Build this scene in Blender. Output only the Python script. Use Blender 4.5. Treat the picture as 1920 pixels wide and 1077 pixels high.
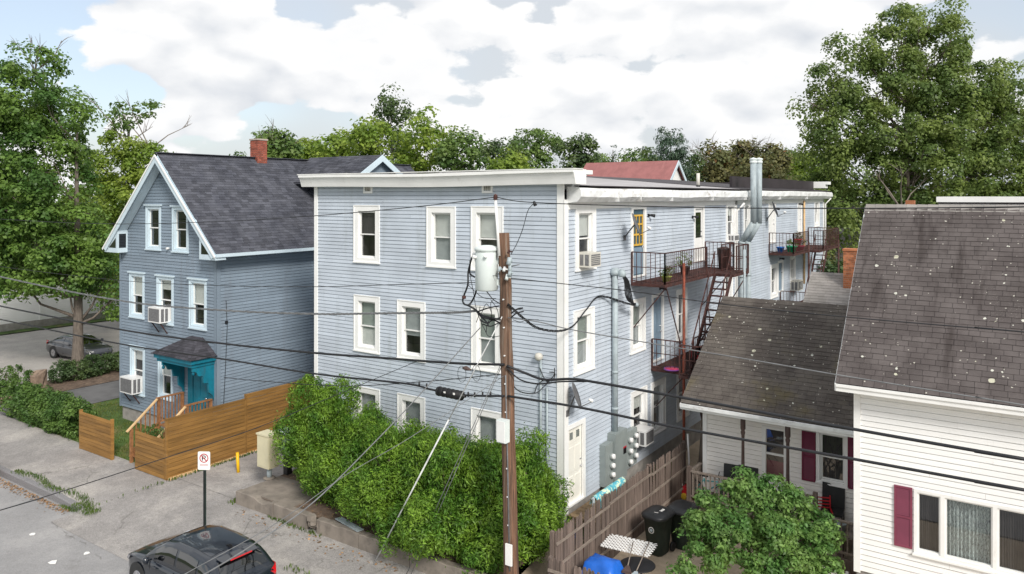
import bpy, bmesh, math, random
import numpy as np
from mathutils import Vector, Matrix
random.seed(7)
for o in list(bpy.data.objects): bpy.data.objects.remove(o)
SC = bpy.context.scene
COL = SC.collection
R = math.radians
# ------------------------------------------------------------------ camera
YAW = R(34.4); F = 1430.0; CZ = 10.0; HOR = 368.0
cd = bpy.data.cameras.new('camera'); cam = bpy.data.objects.new('camera', cd); COL.objects.link(cam)
cam.location = (0, 0, CZ); cam.rotation_euler = (R(90), 0, YAW)
cd.sensor_width = 36.0; cd.lens = F/1920*36; cd.shift_y = -(538.5-HOR)/1920; cd.shift_x = 0
cd.clip_start = .1; cd.clip_end = 3000
SC.camera = cam
# ------------------------------------------------------------------ sky and sun
TOSUN = Vector((.67, -.42, .60)).normalized()
SUN_EL = math.asin(TOSUN.z); SUN_AZ = math.atan2(TOSUN.x, TOSUN.y)
W = bpy.data.worlds.new('World'); SC.world = W; W.use_nodes = True
wn = W.node_tree.nodes; wl = W.node_tree.links; wn.clear()
def wnode(t, **k):
    n = wn.new(t)
    for a, b in k.items(): setattr(n, a, b)
    return n
def wmath(op, a, b=None, c=None, clamp=False):
    n = wnode('ShaderNodeMath', operation=op, use_clamp=clamp)
    for i, s in enumerate((a, b, c)):
        if s is None: continue
        if isinstance(s, (int, float)): n.inputs[i].default_value = s
        else: wl.new(s, n.inputs[i])
    return n.outputs[0]
def wmix(f, a, b):
    n = wnode('ShaderNodeMix', data_type='RGBA')
    for i, s in ((0, f), (6, a), (7, b)):
        if isinstance(s, (int, float)): n.inputs[i].default_value = s
        elif isinstance(s, tuple): n.inputs[i].default_value = (*s, 1)
        else: wl.new(s, n.inputs[i])
    return n.outputs[2]
def wramp(v, lo, hi):
    n = wnode('ShaderNodeMapRange', interpolation_type='SMOOTHSTEP'); wl.new(v, n.inputs[0])
    n.inputs[1].default_value = lo; n.inputs[2].default_value = hi
    return n.outputs[0]
sky = wnode('ShaderNodeTexSky', sky_type='NISHITA', sun_disc=False)
sky.sun_elevation = SUN_EL; sky.sun_rotation = SUN_AZ; sky.air_density = 1.0; sky.dust_density = 2.0; sky.altitude = 100
tc = wnode('ShaderNodeTexCoord'); sp = wnode('ShaderNodeSeparateXYZ'); wl.new(tc.outputs['Generated'], sp.inputs[0])
px_, py_, pz_ = sp.outputs[0], sp.outputs[1], wmath('MULTIPLY', sp.outputs[2], 1.9)
def wnoise(off, scale, det, rough=.55, dist=.0):
    c = wnode('ShaderNodeCombineXYZ'); wl.new(wmath('ADD', px_, off[0]), c.inputs[0]); wl.new(wmath('ADD', py_, off[1]), c.inputs[1])
    wl.new(wmath('ADD', pz_, off[2]), c.inputs[2])
    n = wnode('ShaderNodeTexNoise'); wl.new(c.outputs[0], n.inputs['Vector'])
    n.inputs['Scale'].default_value = scale; n.inputs['Detail'].default_value = det
    n.inputs['Roughness'].default_value = rough; n.inputs['Distortion'].default_value = dist
    return n.outputs[0]
CO = (12.7, 3.9, 6.2)
def wpuff(off, scale, smooth=.35):
    c = wnode('ShaderNodeCombineXYZ'); wl.new(wmath('ADD', px_, off[0]), c.inputs[0]); wl.new(wmath('ADD', py_, off[1]), c.inputs[1]); wl.new(wmath('ADD', pz_, off[2]), c.inputs[2])
    nz = wnode('ShaderNodeTexNoise'); wl.new(c.outputs[0], nz.inputs['Vector']); nz.inputs['Scale'].default_value = scale*1.3; nz.inputs['Detail'].default_value = 2
    sc = wnode('ShaderNodeVectorMath', operation='SCALE'); wl.new(nz.outputs['Color'], sc.inputs[0]); sc.inputs['Scale'].default_value = .55/scale
    ad = wnode('ShaderNodeVectorMath', operation='ADD'); wl.new(c.outputs[0], ad.inputs[0]); wl.new(sc.outputs[0], ad.inputs[1])
    v = wnode('ShaderNodeTexVoronoi', feature='F1'); wl.new(ad.outputs[0], v.inputs['Vector']); v.inputs['Scale'].default_value = scale
    return v.outputs['Distance']
def dens(off, fine=True):
    a = wnoise(off, 3.5, 3, .5, 0); b = wpuff(off, 9.0); s = wmath('MULTIPLY_ADD', b, -.15, a)
    if fine: return wmath('MULTIPLY_ADD', wnoise(off, 20, 6, .62), .12, wmath('MULTIPLY_ADD', wpuff(off, 19.0), -.08, s))
    return s
n1 = dens(CO)
n1b = wmath('ADD', dens((CO[0]+.012, CO[1]-.008, CO[2]+.035), False), .003)
n3 = wnoise((2.1, 9.4, 4.0), 5.5, 5, .58)
n2 = wnoise((3.9, 7.7, 2.0), 1.3, 4, .5)
puff = wramp(n1, .398, .424)
lit = wmath('MULTIPLY_ADD', wmath('SUBTRACT', n1, n1b), 7.0, .80, clamp=True)
lit = wmath('MULTIPLY_ADD', wmath('SUBTRACT', n3, .5), 1.1, lit, clamp=True)
veil = wramp(n2, .36, .56)
veil = wmath('MULTIPLY_ADD', veil, .4, .52)
veil = wmath('MAXIMUM', veil, wmath('SUBTRACT', 1.0, wmath('MULTIPLY', wmath('MAXIMUM', sp.outputs[2], 0.0), 5.0)), clamp=True)
base = wmix(veil, sky.outputs[0], (3.4, 3.55, 3.7))
cloudc = wmix(lit, (3.5, 3.66, 3.9), (4.95, 4.95, 4.95))
skyc = wmix(puff, base, cloudc)
bgn = wnode('ShaderNodeBackground'); wl.new(skyc, bgn.inputs[0]); bgn.inputs[1].default_value = .1
wo = wnode('ShaderNodeOutputWorld'); wl.new(bgn.outputs[0], wo.inputs[0])
sl = bpy.data.lights.new('sun', 'SUN'); sl.energy = 1.7; sl.angle = R(15.0); sl.color = (1, .95, .88)
sun = bpy.data.objects.new('sun', sl); COL.objects.link(sun); sun.location = (30, -10, 60)
sun.rotation_euler = (-TOSUN).to_track_quat('-Z', 'Y').to_euler()
vs = SC.view_settings; vs.view_transform = 'Standard'; vs.look = 'None'; vs.exposure = 1.06; vs.gamma = 1.0; vs.use_curve_mapping = False
# ------------------------------------------------------------------ pixel helpers (photo survey -> metres)
cy_, sy_ = math.cos(YAW), math.sin(YAW)
def ray(u):
    r = (u-960)/F; return (cy_*r-sy_, sy_*r+cy_)
def pY(u, v, Y):
    a = ray(u); d = Y/a[1]; return a[0]*d, CZ-(v-HOR)/F*d
def pX(u, v, X):
    a = ray(u); d = X/a[0]; return a[1]*d, CZ-(v-HOR)/F*d
def pZ(u, v, z):
    a = ray(u); d = (CZ-z)*F/(v-HOR); return Vector((a[0]*d, a[1]*d, z))
def pD(u, v, d):
    a = ray(u); return Vector((a[0]*d, a[1]*d, CZ-(v-HOR)/F*d))
def pYv(u, v, Y):
    x, z = pY(u, v, Y); return Vector((x, Y, z))
def pXv(u, v, X):
    y, z = pX(u, v, X); return Vector((X, y, z))
# ------------------------------------------------------------------ materials
MATS = {}
def nt(name):
    m = bpy.data.materials.new(name); m.use_nodes = True; MATS[name] = m
    n = m.node_tree.nodes; n.clear(); return m, n, m.node_tree.links
def mathn(n, l, op, a, b=None, clamp=False):
    x = n.new('ShaderNodeMath'); x.operation = op; x.use_clamp = clamp
    for i, s in enumerate((a, b)):
        if s is None: continue
        if isinstance(s, (int, float)): x.inputs[i].default_value = s
        else: l.new(s, x.inputs[i])
    return x.outputs[0]
def mixc(n, l, f, a, b, mode='MIX'):
    x = n.new('ShaderNodeMix'); x.data_type = 'RGBA'; x.blend_type = mode
    for i, s in ((0, f), (6, a), (7, b)):
        if isinstance(s, (int, float)): x.inputs[i].default_value = s
        elif isinstance(s, (tuple, list)): x.inputs[i].default_value = (s[0], s[1], s[2], 1)
        else: l.new(s, x.inputs[i])
    return x.outputs[2]
def noise(n, l, vec, scale, det=4, rough=.55):
    x = n.new('ShaderNodeTexNoise'); x.inputs['Scale'].default_value = scale; x.inputs['Detail'].default_value = det
    x.inputs['Roughness'].default_value = rough
    if vec: l.new(vec, x.inputs['Vector'])
    return x.outputs[0]
def ramp(n, l, v, lo, hi, smooth=True):
    x = n.new('ShaderNodeMapRange'); x.interpolation_type = 'SMOOTHSTEP' if smooth else 'LINEAR'; l.new(v, x.inputs[0])
    x.inputs[1].default_value = lo; x.inputs[2].default_value = hi
    return x.outputs[0]
def posv(n, l, stretch=None):
    g = n.new('ShaderNodeNewGeometry')
    if not stretch: return g.outputs['Position'], g
    mp = n.new('ShaderNodeMapping'); mp.inputs['Scale'].default_value = stretch; l.new(g.outputs['Position'], mp.inputs[0])
    return mp.outputs[0], g
def rnd(n, l, g):
    oi = n.new('ShaderNodeObjectInfo')
    return mathn(n, l, 'FRACT', mathn(n, l, 'ADD', oi.outputs['Random'], g.outputs['Random Per Island']))
def mat(name, col, rough=.6, var=.10, nscale=2.0, bump=0., bscale=60., metal=0., spec=.4, island=0., stretch=None,
        col2=None, lo=.5, hi=.65, c2scale=None, coat=0., dirt=None, speck=0., crack=0.):
    m, n, l = nt(name)
    p, g = posv(n, l, stretch)
    f = noise(n, l, p, nscale, 5)
    a = tuple(c*(1-var) for c in col); b = tuple(min(1, c*(1+var)) for c in col)
    c = mixc(n, l, ramp(n, l, f, .3, .7), a, b)
    if col2:
        f2 = noise(n, l, p, c2scale or nscale*.6, 6, .65)
        c = mixc(n, l, ramp(n, l, f2, lo, hi), c, col2)
    if dirt:   # streaky wear (own shape): colour, scale vector, lo, hi
        mp = n.new('ShaderNodeMapping'); mp.inputs['Scale'].default_value = dirt[1]; l.new(g.outputs['Position'], mp.inputs[0])
        fd = noise(n, l, mp.outputs[0], 1.0, 6, .7)
        c = mixc(n, l, ramp(n, l, fd, dirt[2], dirt[3]), c, dirt[0])
    if crack:
        nz = n.new('ShaderNodeTexNoise'); nz.inputs['Scale'].default_value = 1.3; nz.inputs['Detail'].default_value = 6; l.new(g.outputs['Position'], nz.inputs['Vector'])
        va = n.new('ShaderNodeVectorMath'); va.operation = 'SCALE'; va.inputs['Scale'].default_value = .9; l.new(nz.outputs['Color'], va.inputs[0])
        vb = n.new('ShaderNodeVectorMath'); vb.operation = 'ADD'; l.new(g.outputs['Position'], vb.inputs[0]); l.new(va.outputs[0], vb.inputs[1])
        vo = n.new('ShaderNodeTexVoronoi'); vo.feature = 'DISTANCE_TO_EDGE'; vo.inputs['Scale'].default_value = crack; l.new(vb.outputs[0], vo.inputs['Vector'])
        on = mathn(n, l, 'SUBTRACT', 1.0, ramp(n, l, vo.outputs['Distance'], .002, .011)); gt = ramp(n, l, noise(n, l, g.outputs['Position'], .45, 3), .52, .6)
        c = mixc(n, l, mathn(n, l, 'MULTIPLY', mathn(n, l, 'MULTIPLY', on, gt), .45), c, (.07, .065, .055))
        st = ramp(n, l, noise(n, l, g.outputs['Position'], .9, 6, .7), .58, .72)
        c = mixc(n, l, mathn(n, l, 'MULTIPLY', st, .35), c, (.13, .12, .11))
    if speck:
        fs1 = noise(n, l, g.outputs['Position'], 28, 3, .7); fs2 = noise(n, l, g.outputs['Position'], 7, 5, .7)
        k2 = mathn(n, l, 'ADD', mathn(n, l, 'MULTIPLY', mathn(n, l, 'ADD', fs1, mathn(n, l, 'MULTIPLY', fs2, .6)), 2*speck), 1-1.6*speck)
        c9 = n.new('ShaderNodeCombineColor')
        for i in range(3): l.new(k2, c9.inputs[i])
        c = mixc(n, l, 1.0, c, c9.outputs[0], 'MULTIPLY')
    if island:
        rr = rnd(n, l, g)
        k = mathn(n, l, 'ADD', mathn(n, l, 'MULTIPLY', rr, 2*island), 1-island)
        cc = n.new('ShaderNodeCombineColor')
        for i in range(3): l.new(k, cc.inputs[i])
        c = mixc(n, l, 1.0, c, cc.outputs[0], 'MULTIPLY')
    bs = n.new('ShaderNodeBsdfPrincipled'); l.new(c, bs.inputs['Base Color'])
    bs.inputs['Roughness'].default_value = rough; bs.inputs['Metallic'].default_value = metal
    bs.inputs['Specular IOR Level'].default_value = spec
    if coat: bs.inputs['Coat Weight'].default_value = coat; bs.inputs['Coat Roughness'].default_value = .03
    if bump:
        fb = noise(n, l, p, bscale, 4)
        bp = n.new('ShaderNodeBump'); bp.inputs['Strength'].default_value = bump; bp.inputs['Distance'].default_value = .01
        l.new(fb, bp.inputs['Height']); l.new(bp.outputs[0], bs.inputs['Normal'])
    o = n.new('ShaderNodeOutputMaterial'); l.new(bs.outputs[0], o.inputs[0])
    return m
def glassmat(name, tint=(.88, .9, .9), refl=1.0):
    m, n, l = nt(name)
    t = n.new('ShaderNodeBsdfTransparent'); t.inputs[0].default_value = (*tint, 1)
    g = n.new('ShaderNodeBsdfGlossy'); g.inputs['Roughness'].default_value = .02; g.inputs[0].default_value = (.95, .97, 1, 1)
    fr = n.new('ShaderNodeLayerWeight'); fr.inputs[0].default_value = .5
    k = mathn(n, l, 'ADD', mathn(n, l, 'MULTIPLY', mathn(n, l, 'POWER', fr.outputs['Facing'], 4.0), .75), .085*refl, clamp=True)
    x = n.new('ShaderNodeMixShader'); l.new(k, x.inputs[0]); l.new(t.outputs[0], x.inputs[1]); l.new(g.outputs[0], x.inputs[2])
    o = n.new('ShaderNodeOutputMaterial'); l.new(x.outputs[0], o.inputs[0]); return m
def leafmat(name, c1, c2, cdark=None, trans=.3, scale=.5, isl=.25):
    m, n, l = nt(name)
    p, g = posv(n, l)
    f = noise(n, l, p, scale, 4)
    c = mixc(n, l, ramp(n, l, f, .35, .65), c1, c2)
    rr = rnd(n, l, g)
    k = mathn(n, l, 'ADD', mathn(n, l, 'MULTIPLY', rr, 2*isl), 1-isl)
    cc = n.new('ShaderNodeCombineColor')
    for i in range(3): l.new(k, cc.inputs[i])
    c = mixc(n, l, 1.0, c, cc.outputs[0], 'MULTIPLY')
    if cdark:
        c = mixc(n, l, ramp(n, l, rr, .955, .965), c, cdark)
    bs = n.new('ShaderNodeBsdfPrincipled'); l.new(c, bs.inputs['Base Color']); bs.inputs['Roughness'].default_value = .48
    bs.inputs['Specular IOR Level'].default_value = .4
    t = n.new('ShaderNodeBsdfTranslucent'); l.new(c, t.inputs[0])
    x = n.new('ShaderNodeMixShader'); x.inputs[0].default_value = trans; l.new(bs.outputs[0], x.inputs[1]); l.new(t.outputs[0], x.inputs[2])
    o = n.new('ShaderNodeOutputMaterial'); l.new(x.outputs[0], o.inputs[0]); return m
def shinglemat(name, col, col2, lichen=0., moss=None, isl=.22, streak=None):
    m, n, l = nt(name)
    p, g = posv(n, l)
    f = noise(n, l, p, 1.1, 6, .6)
    c = mixc(n, l, ramp(n, l, f, .38, .62), col, col2)
    f3 = noise(n, l, p, 90, 2)
    c = mixc(n, l, mathn(n, l, 'MULTIPLY', ramp(n, l, f3, .5, .75), .35), c, tuple(min(1, x*1.9) for x in col))
    rr = rnd(n, l, g)
    k = mathn(n, l, 'ADD', mathn(n, l, 'MULTIPLY', rr, 2*isl), 1-isl)
    cc = n.new('ShaderNodeCombineColor')
    for i in range(3): l.new(k, cc.inputs[i])
    c = mixc(n, l, 1.0, c, cc.outputs[0], 'MULTIPLY')
    if moss:
        fm = noise(n, l, p, .55, 6, .6)
        c = mixc(n, l, mathn(n, l, 'MULTIPLY', ramp(n, l, fm, .52, .68), .7), c, moss)
    if streak:
        mp = n.new('ShaderNodeMapping'); mp.inputs['Scale'].default_value = (1.6, .22, .22); l.new(g.outputs['Position'], mp.inputs[0])
        fs = noise(n, l, mp.outputs[0], 1.3, 5, .6)
        c = mixc(n, l, mathn(n, l, 'MULTIPLY', ramp(n, l, fs, .52, .66), .8), c, streak)
    if lichen:
        mott = mathn(n, l, 'MULTIPLY', ramp(n, l, noise(n, l, p, 38, 4, .7), .56, .68), ramp(n, l, noise(n, l, p, .7, 4, .6), .5, .68))
        c = mixc(n, l, mathn(n, l, 'MULTIPLY', mott, .55), c, (.34, .32, .29))
        for sc, th, gate, colr in ((2.6, .115, lichen, (.55, .54, .42)), (5.2, .13, lichen*.9, (.62, .62, .55)), (13, .18, lichen*.55, (.5, .48, .42))):
            vo = n.new('ShaderNodeTexVoronoi'); vo.inputs['Scale'].default_value = sc
            nz = n.new('ShaderNodeTexNoise'); nz.inputs['Scale'].default_value = 14; l.new(g.outputs['Position'], nz.inputs['Vector'])
            va = n.new('ShaderNodeVectorMath'); va.operation = 'SCALE'; va.inputs['Scale'].default_value = .05; l.new(nz.outputs['Color'], va.inputs[0])
            vb = n.new('ShaderNodeVectorMath'); vb.operation = 'ADD'; l.new(g.outputs['Position'], vb.inputs[0]); l.new(va.outputs[0], vb.inputs[1])
            l.new(vb.outputs[0], vo.inputs['Vector'])
            s = n.new('ShaderNodeSeparateColor'); l.new(vo.outputs['Color'], s.inputs[0])
            patch = ramp(n, l, noise(n, l, p, .8, 3), .42, .6)
            rad = mathn(n, l, 'MULTIPLY', s.outputs[1], th*1.6)
            on = mathn(n, l, 'LESS_THAN', vo.outputs['Distance'], rad)
            gt = mathn(n, l, 'LESS_THAN', s.outputs[0], mathn(n, l, 'MULTIPLY', mathn(n, l, 'ADD', patch, .25), gate))
            c = mixc(n, l, mathn(n, l, 'MULTIPLY', mathn(n, l, 'MULTIPLY', on, gt), .9), c, colr)
    bs = n.new('ShaderNodeBsdfPrincipled'); l.new(c, bs.inputs['Base Color']); bs.inputs['Roughness'].default_value = .9
    bs.inputs['Specular IOR Level'].default_value = .2
    bp = n.new('ShaderNodeBump'); bp.inputs['Strength'].default_value = .5; bp.inputs['Distance'].default_value = .006
    l.new(f3, bp.inputs['Height']); l.new(bp.outputs[0], bs.inputs['Normal'])
    o = n.new('ShaderNodeOutputMaterial'); l.new(bs.outputs[0], o.inputs[0]); return m

mat('blue_siding', (.495, .55, .62), .55, .07, .9, dirt=((.41, .455, .495), (2.4, 2.4, .22), .50, .76), island=.055)
mat('slate_siding', (.218, .274, .335), .55, .07, .8, island=.07, dirt=((.19, .225, .27), (2.4, 2.4, .22), .52, .78))
mat('white_siding', (.86, .86, .85), .5, .03, .6, dirt=((.60, .58, .53), (1.6, 1.6, .3), .58, .85), island=.02)
mat('cream_siding', (.86, .83, .79), .6, .04, .8, dirt=((.66, .62, .56), (1.2, 1.2, .5), .52, .8))
mat('white_trim', (.86, .86, .845), .45, .04, 1.5, dirt=((.52, .50, .45), (4, 4, .8), .6, .82))
mat('ice_trim', (.58, .69, .76), .45, .04, 1.5)
mat('gutter_metal', (.78, .79, .79), .4, .10, 3.0, metal=.1, dirt=((.36, .33, .30), (1.2, 1.6, 4), .54, .76))
mat('membrane', (.40, .385, .39), .7, .12, .8, dirt=((.32, .31, .31), (.6, .6, 1), .45, .7))
mat('dark_membrane', (.035, .028, .032), .6, .2, 1.0)
mat('foundation', (.33, .31, .29), .9, .2, 3, bump=.5)
mat('granite', (.22, .215, .22), .8, .22, 30, bump=.4)
mat('old_concrete', (.23, .20, .17), .9, .18, 2.5, bump=.6, bscale=45, col2=(.16, .14, .12), lo=.55, hi=.72, c2scale=3)
mat('asphalt_old', (.28, .265, .255), .92, .10, 1.2, bump=.5, bscale=140, col2=(.40, .375, .35), lo=.45, hi=.7, c2scale=.5, speck=.55, crack=.30)
mat('asphalt_road', (.285, .28, .28), .9, .07, .7, bump=.35, bscale=160, col2=(.35, .34, .335), lo=.45, hi=.7, c2scale=.35, speck=.3, crack=.2)
mat('asphalt_lot', (.36, .34, .32), .92, .08, .8, col2=(.42, .39, .36), lo=.45, hi=.7, c2scale=.4, speck=.4)
mat('asphalt_dark', (.13, .128, .13), .9, .14, 1.4, bump=.3, bscale=150)
mat('soil', (.135, .095, .07), .95, .3, 4, bump=.8, bscale=50, col2=(.22, .16, .115), lo=.5, hi=.7, speck=.5)
mat('sand_yard', (.52, .42, .31), .95, .12, 1.8, bump=.4, bscale=80, col2=(.40, .32, .235), lo=.5, hi=.72, speck=.3)
mat('lawn_soil', (.07, .12, .03), .95, .3, 1.2, bump=.8, bscale=60, col2=(.17, .15, .06), lo=.5, hi=.68)
mat('field', (.06, .085, .03), .95, .3, .2, col2=(.12, .11, .06))
mat('cedar_plank', (.262, .138, .038), .6, .22, 1.0, bump=.3, bscale=3, stretch=(.9, .9, 9), island=.2, col2=(.225, .125, .045), lo=.5, hi=.75, c2scale=.6)
mat('porch_wood', (.30, .14, .06), .6, .25, 1.5, stretch=(6, 6, 6), island=.15)
mat('fresh_timber', (.62, .42, .22), .7, .15, 4)
mat('grey_picket', (.155, .118, .10), .9, .32, 1.5, bump=.5, bscale=4, stretch=(18, 18, 1.0), island=.25)
mat('grey_rail', (.225, .185, .155), .9, .25, 1.5, stretch=(14, 2, 14), island=.15)
mat('deck_wood', (.30, .21, .125), .85, .25, 2, stretch=(2, 14, 14), island=.2)
mat('pole_wood', (.165, .09, .056), .9, .4, 1.5, bump=1.0, bscale=4, stretch=(16, 16, .5), col2=(.065, .043, .032), lo=.45, hi=.66, dirt=((.21, .165, .13), (9, 9, .35), .52, .68))
mat('rust_iron', (.08, .034, .029), .75, .35, 8, metal=.2, col2=(.045, .03, .03))
mat('rust_red', (.20, .05, .028), .75, .3, 8)
mat('teal_paint', (.006, .175, .255), .5, .14, 3, dirt=((.03, .13, .18), (5, 5, 1.0), .5, .75))
mat('teal_dark', (.0, .115, .175), .45, .08, 3)
mat('blue_door', (.20, .28, .36), .45, .05, 3)
mat('dark_door', (.04, .10, .14), .45, .05, 3)
mat('yellow_wood', (.62, .38, .055), .5, .1, 5)
mat('cream_door', (.82, .80, .73), .4, .03, 3)
mat('white_paint', (.82, .82, .80), .4, .02, 3)
mat('maroon', (.15, .015, .045), .5, .08, 3)
mat('maroon_faded', (.21, .045, .08), .5, .08, 3)
mat('brown_post', (.085, .055, .048), .6, .15, 5)
mat('galv', (.36, .42, .445), .55, .10, 6, dirt=((.25, .28, .285), (5, 5, .6), .5, .75))
mat('cabinet_grey', (.255, .29, .285), .5, .06, 3)
mat('cabinet_cream', (.66, .61, .42), .5, .05, 3, dirt=((.42, .38, .26), (3, 3, 1), .6, .8))
mat('transformer_grey', (.66, .72, .71), .65, .05, 2, dirt=((.45, .47, .45), (5, 5, .8), .58, .8))
mat('black_rubber', (.012, .012, .013), .55, .2, 10)
mat('cable_black', (.016, .017, .02), .5, .2, 4)
mat('cable_grey', (.16, .165, .17), .55, .2, 4)
mat('cable_white', (.62, .63, .63), .45, .25, 5)
mat('dark_plastic', (.02, .021, .022), .45, .1, 5)
mat('bin_green', (.016, .026, .020), .5, .2, 3)
mat('bin_lid', (.018, .019, .021), .4, .25, 3)
mat('grey_plastic', (.13, .13, .135), .5, .1, 5)
mat('white_plastic', (.80, .80, .79), .4, .03, 3)
mat('cream_plastic', (.62, .60, .54), .5, .05, 3)
mat('grille', (.16, .16, .165), .5, .2, 20)
mat('yellow_paint', (.80, .46, .01), .45, .1, 5)
mat('sign_green', (.02, .035, .03), .5, .2, 5)
mat('red_paint', (.45, .012, .03), .4, .05, 3)
mat('black_paint', (.01, .01, .012), .5, .05, 3)
mat('blue_tarp', (.015, .125, .55), .35, .12, 3, bump=.8, bscale=14)
mat('brick', (.30, .085, .055), .85, .15, 6, island=.3)
mat('brick_orange', (.42, .16, .075), .85, .15, 6, island=.3)
mat('mortar', (.42, .36, .32), .9, .1, 6)
mat('red_roof', (.29, .115, .11), .6, .12, 1.5, dirt=((.36, .15, .14), (2, .4, .4), .5, .75))
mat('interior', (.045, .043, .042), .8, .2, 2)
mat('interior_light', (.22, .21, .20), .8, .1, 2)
mat('blind_white', (.62, .63, .60), .7, .05, 4)
mat('blind_grey_reflect', (.36, .385, .385), .7, .08, 4)  # grey blind, lightened so its colour carries the reflection on the first-floor panes
mat('blind_green', (.30, .34, .31), .7, .06, 4)
mat('curtain_dark', (.055, .05, .05), .8, .25, 3, stretch=(20, 20, 1))
mat('curtain_floral', (.42, .48, .47), .8, .5, 9, stretch=(16, 16, 3), col2=(.10, .11, .11), lo=.5, hi=.58, c2scale=4)
mat('orange_cloth', (.55, .17, .03), .7, .1, 5)
mat('pink', (.62, .05, .13), .5, .06, 5)
mat('purple', (.2, .06, .3), .5, .1, 5)
mat('bark', (.15, .125, .105), .95, .3, 2, bump=.9, bscale=5, stretch=(9, 9, 1.3))
mat('bark_dark', (.09, .07, .055), .95, .3, 2, bump=.9, bscale=5, stretch=(9, 9, 1.3))
mat('dead_twig', (.20, .17, .145), .9, .2, 3)
mat('stump_wood', (.24, .175, .13), .9, .3, 3, bump=.8, bscale=8, col2=(.14, .10, .075))
mat('car_navy', (.006, .010, .018), .3, .1, 2, metal=.0, spec=.5, coat=1.0)
mat('car_grey', (.05, .054, .066), .28, .1, 2, metal=.4, spec=.6, coat=.9)
mat('car_red', (.30, .006, .02), .25, .1, 2, spec=.6, coat=1.0)
mat('car_glass', (.004, .005, .006), .03, .1, 2, spec=.9, coat=1.0)
mat('tail_red', (.55, .005, .012), .18, .1, 5, spec=.7, coat=.8)
mat('chrome', (.6, .6, .62), .2, .05, 5, metal=.9)
mat('rim', (.42, .42, .44), .3, .1, 5, metal=.8)
mat('towel', (.10, .42, .52), .8, .1, 3, col2=(.62, .74, .55), lo=.5, hi=.52, c2scale=6)
mat('paper', (.8, .79, .76), .8, .04, 6)
mat('litter', (.28, .17, .09), .9, .3, 3, island=.5)
mat('toy_red', (.55, .02, .03), .4, .1, 3); mat('toy_green', (.02, .40, .17), .4, .1, 3); mat('toy_blue', (.02, .16, .55), .4, .1, 3)
mat('toy_yellow', (.75, .5, .05), .4, .1, 3); mat('toy_teal', (.03, .33, .34), .4, .1, 3); mat('terracotta', (.33, .08, .05), .7, .15, 5)
mat('lime', (.45, .52, .12), .6, .1, 5)
glassmat('glass'); glassmat('glass_dark', (.5, .53, .54), 1.3)
shinglemat('slate_shingle', (.060, .063, .078), (.085, .088, .105), 0, isl=.28)
shinglemat('brown_shingle', (.084, .072, .070), (.118, .103, .10), .34, None, .10, (.05, .041, .039))
shinglemat('moss_shingle', (.086, .074, .067), (.12, .106, .094), .42, (.125, .10, .045), .11)
shinglemat('pale_shingle', (.25, .235, .22), (.31, .29, .275), 0, isl=.10)
shinglemat('porch_shingle', (.045, .044, .052), (.068, .066, .078), 0, isl=.3)
leafmat('leaf_maple', (.085, .18, .042), (.20, .32, .065), trans=.48)
leafmat('leaf_maple_right', (.135, .21, .06), (.26, .335, .09), trans=.5)
leafmat('leaf_lime', (.19, .30, .045), (.32, .41, .07), trans=.5)
leafmat('leaf_dark', (.075, .13, .048), (.14, .20, .065), trans=.42)
leafmat('leaf_mid', (.10, .185, .048), (.18, .265, .065), trans=.42)
leafmat('leaf_brown', (.13, .15, .055), (.21, .195, .075), (.24, .13, .05), trans=.4)
leafmat('needle', (.05, .095, .06), (.08, .13, .075), trans=.2)
leafmat('leaf_thuja', (.095, .22, .028), (.25, .41, .05), trans=.45, scale=1.6, isl=.45)
leafmat('leaf_hedge', (.075, .155, .035), (.15, .25, .055), trans=.4, scale=1.2)
leafmat('leaf_shrub', (.11, .24, .06), (.23, .37, .10), trans=.45, scale=1.5, isl=.35)
leafmat('grass_blade', (.10, .16, .03), (.19, .22, .055), trans=.35, scale=1.0)
leafmat('weed', (.06, .12, .02), (.13, .19, .04), trans=.3, scale=3)
def M(x): return MATS[x]
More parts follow.
